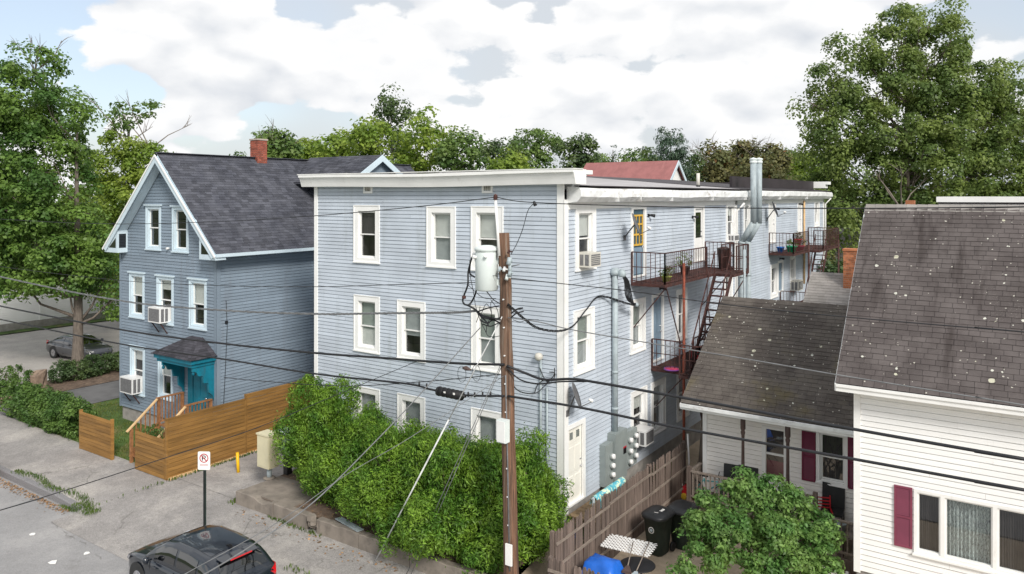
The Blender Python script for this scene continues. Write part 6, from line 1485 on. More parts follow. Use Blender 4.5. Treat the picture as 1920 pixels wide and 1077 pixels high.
cable('pale cable drooping across the brown roofs to the right', [(952, 596, 14.85), (1010, 604, YS), (1074, 619, YS), (1220, 644, YS), (1420, 677, YS), (1563, 702, YS), (1920, 760, YS), (2100, 790, YS)], .012, 'cable_grey')
sy_m = mast_y
cable('twisted service drop from the pole to the service mast', [(952, 571, 14.85), (985, 600, 15.4), (1010, 616, 16.2), (1048, 621, 17.6), (1075, 611, 18.6), (1100, 580, 19.6), (1125, 556, 20.6), Vector((SX+.35, mast_y+.3, mast_z-.9)), Vector((SX+.4, mast_y+.9, mast_z-1.05))], .013, 'cable_black', n=10, twist=.022)
for k in range(5):
    mb = MB(); a = Vector((SX+.38, mast_y+.02+.02*k, mast_z+.0)); b = Vector((SX+.40, mast_y+.95+.02*k, mast_z-1.0))
    mb.tube(sm([a, a+Vector((.02, .12+.05*k, -.25)), a+Vector((.03, .15+.1*k, -.6-.05*k)), a+Vector((.02, .4+.08*k, -.85-.04*k)), b]), .022, 6); mb.build('service_loop', 'cable_black', ab)
mb = MB(); mb.lathe((SX+.4, mast_y+.98, mast_z-1.1), [(0, 0), (.07, .02), (.08, .1), (0, .15)], 8); mb.build('splice', 'galv', ab)
for pts in ([(1012, 690), (1018, 705), (1025, 715), (1035, 712)], [(1025, 718), (1038, 705), (1040, 690)], [(1002, 738), (1008, 722), (1022, 712), (1036, 714), (1040, 700), (1030, 698)]):
    mb = MB(); mb.tube(sm([pYv(u, v, FY-.12) for u, v in pts]), .014, 6); mb.build('service_loop', 'cable_black', ab)
cable('black cable hanging between the pole and the front conduit', [(950, 688, 14.85), (968, 730, 15.6), (1002, 738, 17.0), (1020, 725, 18.2), (1030, 715, FY-.12)], .014)
# splice case hanging on the lower left cable
sp_ = thing('splice_case', 'black ribbed splice case hanging on the lower cable left of the pole', 'splice case', pYv(843, 747, 14.98)); a = pYv(820, 733, 14.98); b = pYv(868, 743, 14.98)
mb = MB(); d = b-a; mb.tube([a-d*.08, a, a+d*.03, a+d*.97, b, b+d*.1], [.03, .05, .115, .115, .05, .03], 14); mb.build('case', 'black_rubber', sp_)
for k in range(6): q = a+d*(.08+.168*k); mb = MB(); mb.tube([q, q+d*.025], .125, 12); mb.build('rib', 'dark_plastic', sp_)
for (u, v) in ((786, 722), (800, 726), (878, 742), (890, 743), (905, 742), (920, 742)): q = pYv(u, v, 14.98); mb = MB(); mb.tube([q-Vector((0, 0, .03)), q+Vector((0, 0, .09))], .022, 6); mb.build('cable_clamp', 'black_rubber', sp_)
mb = MB(); q = pYv(843, 738, 14.85); mb.box(q.x-.2, q.x-.14, 14.855, 14.862, q.z-.02, q.z+.02); mb.box(q.x+.1, q.x+.16, 14.855, 14.862, q.z-.02, q.z+.03); mb.build('marking', 'paper', sp_)
sp2 = thing('cable_terminal', 'small brown terminal slung under the thick upper left cable', 'terminal', pYv(876, 692, 14.95)); mb = MB(); a = pYv(868, 690, 14.95); mb.tube([a, a+Vector((.1, 0, 0)), a+Vector((.25, 0, -.02))], [.03, .06, .02], 8); mb.build('body', 'brown_post', sp2)
for (u, v) in ((866, 702), (893, 700)):
    c = pYv(u, v, 14.95); mb = MB(); mb.tube([c+Vector((.13*math.cos(t), 0, .2*math.sin(t)+.0)) for t in [k*.35 for k in range(19)]], .006, 5); mb.build('slack_loop', 'cable_black', sp2)
# guys and street-crossing drops
g0 = onpole(592)+Vector((0, -.15, 0)); g1 = pZ(697, 1066, .0); t = thing('guy_wire', 'white-guarded guy wire slanting from the pole to the pavement', 'guy wire', g1, 'pole guys'); mb = MB(); mb.tube([g1, g1.lerp(g0, .62)], .021, 8); mb.build('guard', 'cable_white', t); mb = MB(); mb.tube([g1.lerp(g0, .62), g0], .014, 6); mb.build('strand', 'cable_white', t)
g0 = onpole(680)+Vector((-.05, -.17, 0)); g1 = pZ(757, 1088, .0); t = thing('guy_wire', 'thin double grey guy wire in front of the evergreen shrubs', 'guy wire', g1, 'pole guys')
for k in (0, .07): mb = MB(); mb.tube([g1+Vector((k*2, 0, 0)), g0+Vector((0, k, 0))], .009, 6); mb.build('strand', 'cable_grey', t)
e = Vector((-8.4, 4.5, 6.0))
cable('pale drop cable crossing the street toward the lower left, nearest the pole', [Vector(pYv(900, 615, 14.8)), pYv(780, 748, 12.4), pYv(700, 832, 11.0), pYv(590, 940, 9.3), pYv(480, 1018, 7.9), pYv(370, 1085, 6.8), pYv(200, 1180, 5.5)], .012, 'cable_grey')
cable('second pale drop cable crossing the street beside the first', [pYv(945, 705, 14.85), pYv(770, 820, 12.2), pYv(650, 890, 10.2), pYv(520, 980, 8.6), pYv(350, 1075, 6.9), pYv(200, 1160, 5.6)], .007, 'cable_grey')
cable('thin dark cable slanting down across the plank fence to the left edge', [(781, 678, YS), (640, 737, 12.3), (480, 803, 10.0), (313, 858, 8.2), (150, 911, 6.7), (0, 957, 5.6), (-200, 1015, 4.4)], .008)
# ================================================================== street furniture
sgp = pZ(382, 1003, .02); sgp = Vector((-19.75, 13.15, .02))
sg = thing('parking_sign', 'white no-parking sign with red ring on a dark green post', 'sign', sgp)
mb = MB(); mb.box(sgp.x-.045, sgp.x+.045, sgp.y-.02, sgp.y+.02, -.1, 2.62); mb.build('post', 'sign_green', sg)
mb = MB(); mb.box(sgp.x-.02, sgp.x+.02, sgp.y-.026, sgp.y-.021, 0, 2.1); mb.build('post_channel', 'black_paint', sg)
wv = Vector((cy_, sy_, 0)).normalized(); nv = Vector((sy_, -cy_, 0)); 
sn = Vector((.53, -.85, 0)).normalized(); sr_ = Vector((.85, .53, 0)).normalized(); sc_ = Vector((sgp.x, sgp.y, 2.38))+sn*.05; sw2, sh2 = .18, .265
def spt(a, z, o=0): return sc_+sr_*a+Vector((0, 0, z))+sn*o
cr_ = .04; pts = []
for (cx, cz, a0) in ((sw2-cr_, sh2-cr_, 0), (-sw2+cr_, sh2-cr_, 90), (-sw2+cr_, -sh2+cr_, 180), (sw2-cr_, -sh2+cr_, 270)):
    for k in range(5): a = R(a0+22.5*k); pts.append(spt(cx+cr_*math.cos(a), cz+cr_*math.sin(a)))
mb = MB(); mb.prism(pts, -sn*.006); mb.build('plate', 'white_paint', sg)
def ringmesh(r0, r1, cz, o, n=32):
    mb = MB(); vs = []
    for k in range(n): a = 2*math.pi*k/n; vs += [spt(r0*math.cos(a), cz+r0*math.sin(a), o), spt(r1*math.cos(a), cz+r1*math.sin(a), o)]
    mb.add(vs, [(2*k, 2*k+1, (2*k+3) % (2*n), (2*k+2) % (2*n)) for k in range(n)]); return mb
ringmesh(.105, .13, .075, .004).build('ring', 'red_paint', sg)
cz0 = .075
def sbar(a0, z0, a1, z1, w, o, m, nm):
    d = Vector((a1-a0, z1-z0)); l = d.length; d /= l; nn = Vector((-d.y, d.x))*w/2; mb = MB(); mb.quad(spt(a0-nn.x, z0-nn.y, o), spt(a1-nn.x, z1-nn.y, o), spt(a1+nn.x, z1+nn.y, o), spt(a0+nn.x, z0+nn.y, o)); mb.build(nm, m, sg)
sbar(-.045, cz0-.07, -.045, cz0+.075, .025, .006, 'black_paint', 'letter_stem'); sbar(.012, cz0-.005, .055, cz0-.07, .02, .0063, 'black_paint', 'letter_leg')
mb = MB(); vs = []; n = 14
for k in range(n+1): a = -math.pi/2+math.pi*k/n; vs += [spt(.005+.05*math.cos(a), cz0+.033+.045*math.sin(a), .0066), spt(.005+.028*math.cos(a), cz0+.033+.023*math.sin(a), .0066)]
mb.add(vs, [(2*k, 2*k+2, 2*k+3, 2*k+1) for k in range(n)]); mb.build('letter_bowl', 'black_paint', sg)
sbar(-.034, cz0+.067, .006, cz0+.067, .022, .0069, 'black_paint', 'letter_bar'); sbar(-.034, cz0-.001, .006, cz0-.001, .022, .0069, 'black_paint', 'letter_bar')
sbar(-.083, cz0+.083, .083, cz0-.083, .022, .0075, 'red_paint', 'slash')
for z in (-.105, -.135): sbar(-.12, z, .12, z, .008, .004, 'red_paint', 'print_line')
bo = pZ(447, 884, .2); t = tag(MB().tube([bo-Vector((0, 0, .1)), bo+Vector((-.06, 0, .66))], .055, 10).build('bollard', 'yellow_paint'), 'short leaning yellow bollard on the driveway', 'bollard')
uc = thing('utility_cabinet', 'cream pedestal cabinet on a pipe leg beside the shrubs', 'cabinet', (-21.0, 16.3, .5))
cbase = pZ(505, 897, .515); x, y = cbase.x, cbase.y
mb = MB(); mb.tube([(x, y, .5), (x, y, .92)], .085, 12); mb.build('leg', 'galv', uc); mb = MB(); mb.lathe((x, y, .51), [(.2, 0), (.2, .04), (.1, .06)], 12); mb.build('foot', 'old_concrete', uc)
mb = MB(); mb.box(x-.38, x+.22, y-.2, y+.22, .9, 1.98); cb_ = mb.build('box', 'cabinet_cream', uc); mb = MB(); mb.box(x-.41, x+.25, y-.23, y+.25, 1.98, 2.03); mb.build('cap', 'cabinet_cream', cb_); mb = MB(); mb.box(x+.22, x+.23, y-.17, y+.19, .95, 1.93); mb.box(x-.35, x+.19, y-.21, y-.2, .95, 1.93); mb.build('door', 'cabinet_cream', cb_)
uc2 = thing('meter_pedestal', 'grey meter pedestal just behind the cream cabinet', 'cabinet', (x+.25, y+.55, .5)); mb = MB(); mb.box(x+.1, x+.3, y+.5, y+.7, .48, 1.2); mb.build('leg', 'dark_plastic', uc2); mb = MB(); mb.box(x-.2, x+.55, y+.42, y+.85, 1.25, 1.95); mb.build('box', 'galv', uc2); mb = MB(); mb.box(x-.24, x+.59, y+.38, y+.89, 1.95, 2.0); mb.build('cap', 'transformer_grey', uc2); mb = MB(); mb.box(x+.05, x+.35, y+.45, y+.75, 1.19, 1.25); mb.build('bracket', 'galv', uc2)
# blue-grey access lid at the edge of the shrubs
t = tag(MB().prism([Vector(pZ(u, v, .56)) for u, v in ((628, 974), (640, 971), (682, 994), (670, 998))], (0, 0, .03)).build('ground_lid', 'galv'), 'flat blue-grey lid at the edge of the planting bed', 'lid')
for k, (u, v, s) in enumerate(((61, 1002, .12), (162, 1038, .13), (99, 1055, .16), (165, 971, .06), (155, 970, .1), (105, 937, .08))):
    c = pZ(u, v, ROADZ+.012); mb = MB(); rr = random.Random(k); mb.prism([c+Vector((math.cos(a)*s*rr.uniform(.5, 1), math.sin(a)*s*rr.uniform(.5, 1), 0)) for a in (0, .9, 1.9, 2.8, 3.9, 5)], (0, 0, .008))
    tag(mb.build('paper_scrap', 'paper'), ('white scrap on the road farthest left of the bottom three', 'white scrap on the road nearest the dark car', 'largest white scrap at the bottom left of the road', 'tiny white scrap just below the kerb end', 'narrow white scrap beside the kerb end', 'pale scrap in the gutter below the weeds')[k], 'litter', 'white scraps on the road')
# ================================================================== CARS
def car(name, label, loc, rz, paint, L=4.3, Wd=1.78, H=1.55, kind='suv', group=None):
    t = thing(name, label, 'car', loc, group); t.rotation_euler = (0, 0, rz)
    hw = Wd/2
    if kind == 'suv':
        xs = [-2.15, -2.12, -2.0, -1.75, -1.3, -.6, .2, .75, 1.05, 1.5, 1.9, 2.08, 2.15]; zb = [.95, 1.0, 1.02, 1.01, 1.0, .99, .98, .97, .99, .93, .82, .68, .55]
        wi = [.80, .9, .97, 1.0, 1.0, 1.0, 1.0, 1.0, 1.0, .98, .92, .82, .72]
        cx = [-2.06, -1.85, -1.62, -1.35, -.7, 0, .42, .75, 1.1]; cz = [1.0, 1.22, 1.44, 1.51, 1.55, 1.54, 1.47, 1.27, .98]; wr = (-1.25, 1.38)
        tp = [.80, .77, .75, .75, .75, .75, .75, .77, .80]; wx = (-1.28, 1.33)
    else:
        xs = [-2.35, -2.3, -2.0, -1.5, -1.1, -.5, .3, .9, 1.2, 1.7, 2.1, 2.28, 2.35]; zb = [.78, .9, .98, .99, .97, .95, .93, .92, .93, .88, .80, .68, .55]
        wi = [.82, .9, .97, 1.0, 1.0, 1.0, 1.0, 1.0, 1.0, .98, .93, .84, .74]
        cx = [-1.75, -1.4, -1.05, -.6, 0, .35, .75, 1.15]; cz = [.97, 1.2, 1.36, 1.42, 1.42, 1.38, 1.18, .93]; tp = [.78, .74, .72, .72, .72, .72, .74, .78]; wx = (-1.35, 1.4)
    def itp(x, X, Y): return float(np.interp(x, X, Y))
    N = 48; X = np.linspace(xs[0], xs[-1], N); vs = []; fs = []
    for x in X:
        zt = itp(x, xs, zb); w = hw*itp(x, xs, wi); e = abs(x)/2.2; z0 = .2+.12*max(0, e-.85)*4
        ring = [(-w*.8, z0), (-w*.95, z0+.08), (-w*1.0, .5), (-w*.985, min(.72, zt-.1)), (-w*.955, zt-.03), (-w*.88, zt+.0), (-w*.45, zt+.035), (0, zt+.045)]
        ring = ring+[(-a, b) for a, b in reversed(ring[:-1])]
        for (y, z) in ring: vs.append((x, y, z))
    m_ = 15
    for i in range(N-1):
        for j in range(m_-1): fs.append((i*m_+j, i*m_+j+1, (i+1)*m_+j+1, (i+1)*m_+j))
    fs += [tuple(range(m_-1, -1, -1)), tuple((N-1)*m_+j for j in range(m_))]
    def bld(nm, mb, m, par=t):
        me = mb.mesh(nm); me.materials.append(M(m)); o = bpy.data.objects.new(nm, me); COL.objects.link(o); o.parent = par; return o
    mb = MB(); mb.add([(x, -y, z) for x, y, z in vs], fs, True); body = bld('body', mb, paint)
    # cabin surface
    def cabp(x, s, o=0.):
        zt = itp(x, cx, cz); w = hw*itp(x, xs, wi)*.93; wt = hw*itp(x, cx, tp); zb_ = itp(x, xs, zb)
        h = max(0, zt-zb_); k = min(1, h/.45); wt = w*.96*(1-k)+wt*k
        if s < .3: f = s/.3; y = w+(wt-w)*f+.03*math.sin(math.pi*f)*k; z = zb_+(zt-.05*k-zb_)*f
        elif s > .7: f = (1-s)/.3; y = -(w+(wt-w)*f+.03*math.sin(math.pi*f)*k); z = zb_+(zt-.05*k-zb_)*f
        else: f = (s-.3)/.4*2-1; y = -wt*f; z = zt-.05*k*abs(f)**3+.015*(1-f*f)
        return Vector((x, y, z))
    def patch(x0, x1, s0, s1, nx, ns, off, crop=None):
        mb = MB(); vs = []
        for i in range(nx+1):
            for j in range(ns+1):
                fx, fs_ = i/nx, j/ns; x = x0+(x1-x0)*fx; s = s0+(s1-s0)*fs_
                p = cabp(x, s); a = cabp(x+.01, s)-cabp(x-.01, s); b = cabp(x, min(1, s+.01))-cabp(x, max(0, s-.01)); n = a.cross(b).normalized()
                if n.dot(p-Vector((0, 0, .7))) < 0: n = -n
                vs.append(p+n*off)
        mb.add(vs, [(i*(ns+1)+j, (i+1)*(ns+1)+j, (i+1)*(ns+1)+j+1, i*(ns+1)+j+1) for i in range(nx) for j in range(ns)], True); return mb
    bld('cabin', patch(cx[0], cx[-1], 0, 1, 50, 30, 0.), paint)
    bld('rear_window', patch(cx[0]+.10, cx[2]+.0, .335, .665, 8, 10, .008), 'car_glass'); bld('windshield', patch(cx[-3]-.02, cx[-1]-.08, .32, .68, 8, 10, .008), 'car_glass')
    if kind == 'suv':
        wins = ((-1.62, -1.2), (-1.12, -.32), (-.22, .66)); bld('roof_panel', patch(cx[3], cx[-3]-.08, .34, .66, 12, 10, .006), 'black_paint' if False else 'car_navy')
    else: wins = ((-1.2, -.32), (-.24, .66))
    for (a, b) in wins:
        for (s0, s1) in ((.05, .26), (.74, .95)): bld('side_window', patch(a, b, s0, s1, 8, 4, .008), 'car_glass')
    for y in (-1, 1):
        for x in wx:
            mb = MB(); c = Vector((x, y*(hw-.11), .33)); mb.tube([c-Vector((0, .11, 0)), c+Vector((0, .11, 0))] if True else [], .335, 24); wh_ = bld('wheel', mb, 'black_rubber')
            mb = MB(); mb.tube([Vector((x, y*(hw-.02), .33)), Vector((x, y*(hw+.012), .33))], [.235, .21], 20); bld('rim', mb, 'rim', wh_)
            for k in range(5): a = k*1.2566; mb = MB(); mb.bar((x, y*(hw+.014), .33), (x+.2*math.cos(a), y*(hw+.014), .33+.2*math.sin(a)), .05, .012, up=(0, 1, 0)); bld('spoke', mb, 'chrome', wh_)
            mb = MB(); mb.disc((x, y*(hw+.003), .36), (0, y, 0), .40, 28); bld('wheel_arch', mb, 'dark_plastic'); 
        mb = MB(); mb.tube([(.72, y*(hw-.02), 1.0), (.70, y*(hw+.10), 1.03)], .03, 6); mb.lathe((.68, y*(hw+.15), .95), [(0, 0), (.07, .02), (.09, .1), (.06, .17), (0, .19)], 10); bld('mirror', mb, paint)
        for x in ((-.45, .55) if kind == 'suv' else (-.4, .55)): mb = MB(); mb.bar((x-.1, y*(hw+.006), .85), (x+.1, y*(hw+.006), .85), .03, .03); bld('door_handle', mb, paint)
        for x in (-1.17, -.27, .8): mb = MB(); mb.bar((x, y*(hw-.005), .35), (x, y*(hw*.97-.0), .93), .012); bld('door_seam', mb, 'black_paint')
        # lamps
        xr = xs[0]; mb = MB(); mb.prism([(xr+.02, y*hw*.62, .90), (xr+.0, y*hw*.80, .82), (xr+.30, y*hw*.985, .80), (xr+.36, y*hw*.975, .95), (xr+.12, y*hw*.88, 1.0)], (-.02, y*.02, .05)); bld('tail_light', mb, 'tail_red')
        xf = xs[-1]; mb = MB(); mb.prism([(xf-.06, y*hw*.52, .62), (xf-.25, y*hw*.92, .66), (xf-.38, y*hw*.96, .80), (xf-.1, y*hw*.55, .70)], (.05, y*.02, .04)); bld('headlight', mb, 'chrome')
    xr = xs[0]
    if kind == 'suv':
        mb = MB(); bx0 = cx[2]; mb.prism([(bx0+.1, -.52, 1.47), (bx0+.1, .52, 1.47), (bx0-.16, .50, 1.435), (bx0-.16, -.50, 1.435)], (0, 0, .02)); bld('spoiler', mb, paint)
        mb = MB(); mb.box(bx0-.175, bx0-.155, -.3, .3, 1.43, 1.46); bld('brake_light', mb, 'tail_red')
        mb = MB(); mb.prism([(bx0+.45, -.015, 1.545), (bx0+.2, -.015, 1.525), (bx0+.22, -.015, 1.61), (bx0+.28, -.015, 1.61)], (0, .03, 0)); bld('antenna', mb, 'black_paint')
        mb = MB(); mb.bar((cx[1]-.02, -.35, 1.2), (cx[1]-.02, .35, 1.2), .03); bld('wiper', mb, 'black_paint')
    mb = MB(); mb.box(xr-.03, xr-.01, -.26, .26, .62, .74); bld('licence_plate', mb, 'paper')
    mb = MB(); mb.box(xr-.035, xr-.0, -.6, .6, .30, .5); bld('bumper', mb, 'dark_plastic')
    return t
car('parked_car', 'dark navy crossover parked at the bottom edge beside the sign', (-17.7, 11.62, ROADZ), R(180-1), 'car_navy')
car('parked_car', 'faded dark grey sedan parked behind the maple trunk', (-48.9, 23.9, -.045), R(4), 'car_grey', kind='sedan', Wd=1.76, H=1.42)
car('parked_car', 'red car peeking in at the left edge beside the kerb', (-33.15, 11.3, ROADZ-.15), R(180), 'car_red', kind='sedan')
# ================================================================== ARBORVITAE SHRUBS
def thuja(label, c, rx, ry, h, seed, n=2600):
    c = Vector(c); t = thing('evergreen_shrub', label, 'shrub', c, 'evergreen shrubs along the front wall')
    rs = random.Random(seed); L = []
    L.append(((c.x, c.y, c.z+h*.40), (rx*.62, ry*.62, h*.42)))
    for k in range(13):
        a = k*2.4+seed; z = h*(.14+.66*((k*.37) % 1)); q = (.5 if z > h*.6 else .66)*rs.uniform(.85, 1.12); s = rs.uniform(.30, .44)
        L.append(((c.x+math.cos(a)*rx*q, c.y+math.sin(a)*ry*q, c.z+z), (rx*s, ry*s, h*s*.5)))
    for k in range(5): a = k*1.6+seed*2; s = rs.uniform(.2, .32); L.append(((c.x+math.cos(a)*rx*.42, c.y+math.sin(a)*ry*.38, c.z+h*rs.uniform(.78, .92)), (rx*s, ry*s, h*.14)))
    mb = MB()
    for k in range(5): a = k*1.3; mb.tube([c+Vector((.1*math.cos(a), .1*math.sin(a), -.15)), c+Vector((.3*math.cos(a), .3*math.sin(a), h*.5)), c+Vector((.45*rx*math.cos(a), .45*ry*math.sin(a), h*.8))], [.06, .045, .015], 6)
    mb.build('stems', 'bark_dark', t)
    p, nr = crown_points(L, int(n*.2), 105, .29, seed, .80, 1.25)
    rg = np.random.default_rng(seed); keep = p[:, 2] > c.z-.2; p, nr = p[keep], nr[keep]
    ctr = np.array([c.x, c.y, c.z+h*.35]); out = p-ctr; out /= np.linalg.norm(out, axis=1)[:, None]
    foliage(t, 'foliage', 'leaf_thuja', p, nr, .105, seed, .3, out*.8+np.array([0, 0, .55]))
    return t
SH = [(-18.85, 16.85, 1.3, 1.3, 3.35), (-17.3, 16.65, 1.4, 1.3, 2.65), (-15.3, 16.35, 1.45, 1.5, 2.7), (-13.15, 16.15, 1.5, 1.6, 2.85), (-11.55, 16.75, 1.2, 1.5, 2.8)]
LB = ['leftmost tall rounded evergreen shrub beside the cream cabinet', 'second evergreen shrub from the cream cabinet, below a first-floor window', 'middle evergreen shrub of the row under the splice case', 'evergreen shrub just left of the utility pole', 'evergreen shrub behind and right of the utility pole, by the corner door']
for i, (x, y, a, b, h) in enumerate(SH): thuja(LB[i], (x, y, .5), a, b, h, 31+i)
# ================================================================== HEDGES on the left
def hedge(label, x0, x1, y0, y1, z0, h, seed, n, m='leaf_hedge'):
    cx, cyy = (x0+x1)/2, (y0+y1)/2; t = thing('hedge', label, 'hedge', (cx, cyy, z0), 'clipped hedges')
    rs = random.Random(seed); L = []; lx, ly = x1-x0, y1-y0; k = max(3, int(max(lx, ly)/.75))
    for i in range(k):
        f = (i+.5)/k; px, py = (x0+lx*f, cyy) if lx > ly else (cx, y0+ly*f)
        rr = min(lx, ly)/2*rs.uniform(.85, 1.15); L.append(((px+rs.uniform(-.1, .1), py+rs.uniform(-.1, .1), z0+h*.5), (max(rr, .55), max(rr, .55), h*.52*rs.uniform(.9, 1.12))))
    mb = MB()
    for (c, r) in L[::1]: mb.tube([(c[0], c[1], z0-.1), (c[0]+.05, c[1], z0+h*.5), (c[0]-.1, c[1]+.1, z0+h*.8)], [.04, .03, .01], 5)
    mb.build('stems', 'bark_dark', t); p, nr = crown_points(L, n//3, 40, .2, seed, .75, 1.0); kk = p[:, 2] > z0+.05
    foliage(t, 'foliage', m, p[kk], nr[kk], .11, seed, .6)
hedge('rounded green hedge along the pavement ending at the short fence panel', -38.2, -31.95, 15.3, 16.4, .08, 1.4, 41, 1900)
hedge('green hedge at the far left edge beside the dark drive', -44.2, -41.2, 13.4, 17.6, .1, 1.25, 42, 1300)
hedge('low dark hedge below the maple trunk and sedan', -43.3, -42.1, 19.6, 27.5, .1, 1.0, 43, 1700, 'leaf_dark')
# stump
sk = Vector((-41.5, 18.3, .1)); t = thing('tree_stump', 'pale torn tree stump between two hedges', 'stump', sk); mb = MB(); rs = random.Random(4); n = 12; vs = []
for (z, r) in ((-.1, .55), (.15, .38), (.5, .33), (1.0, .36)):
    for k in range(n): a = 2*math.pi*k/n; q = r*rs.uniform(.8, 1.2); vs.append((sk.x+q*math.cos(a), sk.y+q*math.sin(a), sk.z+z+(rs.uniform(-.25, .25) if z > .8 else 0)))
fs = [(i*n+k, i*n+(k+1) % n, (i+1)*n+(k+1) % n, (i+1)*n+k) for i in range(3) for k in range(n)]+[tuple(3*n+k for k in range(n))]; mb.add(vs, fs); mb.build('trunk', 'stump_wood', t)
mb = MB(); mb.tube([sk+Vector((.1, -.3, .35)), sk+Vector((.3, -1.0, .12)), sk+Vector((.2, -1.9, .08))], [.16, .12, .05], 8); mb.build('root', 'stump_wood', t)
tag(MB().bar((-44.6, 19.2, .06), (-42.6, 18.4, .06), .16, .16).build('parking_bumper', 'old_concrete'), 'pale concrete parking bumper beside the stump', 'bumper')
# ================================================================== THE TWO BIG TREES ON THE LEFT
def shift(L, b): return L
RV = Vector((cy_, sy_, 0)); FV = Vector((-sy_, cy_, 0))
def camlobes(L): return [(tuple(RV*r+FV*f+Vector((0, 0, z))), (R_, R_, R_*k)) for r, f, z, R_, k in [(*q, .8) if len(q) == 4 else q for q in L]]
mb_ = (-44.6, 21.7, 0)
Lm = camlobes([(-2.4, 0, 17.2, 1.5), (-3.6, .5, 15.2, 2.0), (-1.4, 0, 14.6, 1.7), (-5, 0, 13, 2.4), (-2.2, .4, 12.6, 2.2), (-.8, -.5, 11.4, 1.6), (-6.5, 0, 10.5, 2.6), (-3.4, -.5, 10, 2.6), (-1.0, 0, 9, 1.9), (-5.2, .3, 7.6, 2.4), (-2, -.6, 7.4, 2.4), (.3, 0, 7, 1.8), (-7.5, 0, 7.2, 2.2), (1.3, .5, 5.4, 1.6), (-3.6, 0, 5.9, 1.8), (1.7, .8, 4.2, 1.2), (-.6, 0, 5.6, 1.8), (-6.2, 1, 15.0, 1.4)])
tm = tree('maple_tree', 'big dense maple with bare trunk in front of the grey sedan', mb_, 17, Lm, .30, 'leaf_maple', 400, 190, .195, .92, 51, None, .55, flat=.62)
def deadtwigs(t, start, n, L, seed, r=.035):
    rs = random.Random(seed); mb = MB(); s = Vector(start)
    for k in range(n):
        d = Vector((rs.uniform(-1, 1), rs.uniform(-1, 1), rs.uniform(.5, 1.4))).normalized(); l = L*rs.uniform(.6, 1.1); p1 = s+d*l*.5+Vector((rs.uniform(-.2, .2), rs.uniform(-.2, .2), .1)); p2 = s+d*l+Vector((rs.uniform(-.3, .3), rs.uniform(-.3, .3), 0))
        mb.tube([s, p1, p2], [r, r*.7, r*.25], 5, False)
        for q in range(4):
            f = rs.uniform(.35, .95); b = p1.lerp(p2, f); e = b+(d+Vector((rs.uniform(-.8, .8), rs.uniform(-.8, .8), rs.uniform(-.3, .6)))).normalized()*l*.32; mb.tube([b, b.lerp(e, .5)+Vector((0, 0, .04)), e], [r*.45, r*.3, r*.12], 4, False)
    mb.build('dead_branches', 'dead_twig', t)
deadtwigs(tm, Vector(mb_)+RV*-2.4+Vector((0, 0, 17.0)), 6, 2.3, 3); deadtwigs(tm, Vector(mb_)+RV*-4.6+Vector((0, 0, 15.6)), 4, 2.0, 4); 
b2 = pD(240, HOR, 55); b2 = (b2.x, b2.y, 0)
L2 = camlobes([(0, 0, 13.6, 1.5), (-1.6, 0, 12, 1.7), (1.4, 0, 12.2, 1.6), (2.8, 0, 10.8, 1.5), (-2.2, 0, 9.5, 1.9), (.6, 0, 9.8, 2.2), (3.2, 0, 8.6, 1.6), (-1.5, 0, 7, 2.2), (1.6, 0, 6.6, 2.2), (0, 0, 4.5, 2.5), (2.6, 0, 4.6, 2), (-2.8, 0, 5, 2), (-2.6, 0, 12.8, .9)])
t2 = tree('lime_tree', 'yellow-green tree with bare upper branches left of the slate gable', b2, 14, L2, .42, 'leaf_lime', 260, 160, .21, .85, 52, None, .5, flat=.62)
B2 = Vector(b2)
deadtwigs(t2, B2+Vector((0, 0, 13.4)), 5, 4.0, 8, .06); deadtwigs(t2, B2+RV*1.6+Vector((0, 0, 13.4)), 4, 3.6, 9, .05); deadtwigs(t2, B2+RV*3.0+Vector((0, 0, 11.4)), 3, 2.4, 12, .04)
pp, nn = crown_points([(tuple(B2+RV*-.4+Vector((0, 0, 15.4))), (1.1, 1.1, 1.2)), (tuple(B2+RV*1.4+Vector((0, 0, 16.2))), (1.1, 1.1, .5))], 45, 14, .45, 77, .3); foliage(t2, 'upper_crown', 'leaf_mid', pp, nn, .27, 77)
# darker trees filling behind them
for k, (x, y, h, r, m, lab) in enumerate(((-56, 36, 9.5, 4.2, 'leaf_dark', 'dark tree behind the yellow-green one left of the slate gable'), (-70, 30, 13, 5.0, 'leaf_maple', 'tall green tree beyond the white fence at the far left'), (-60, 44, 10.5, 4.5, 'leaf_mid', 'mid green tree behind the slate gable edge'), (-50.5, 38, 7.5, 3.6, 'leaf_dark', 'low dark tree just behind the slate house corner'), (-66, 20, 11, 4.5, 'leaf_dark', 'dark tree at the left edge beyond the white fence'))):
    tree('background_tree', lab, (x, y, -.3), h, auto_lobes(h, r, 2.0 if k != 3 else .6, 7, 60+k), .3, m, 170, 60, .30, 1.0, 60+k, 'trees behind the left house', .45)
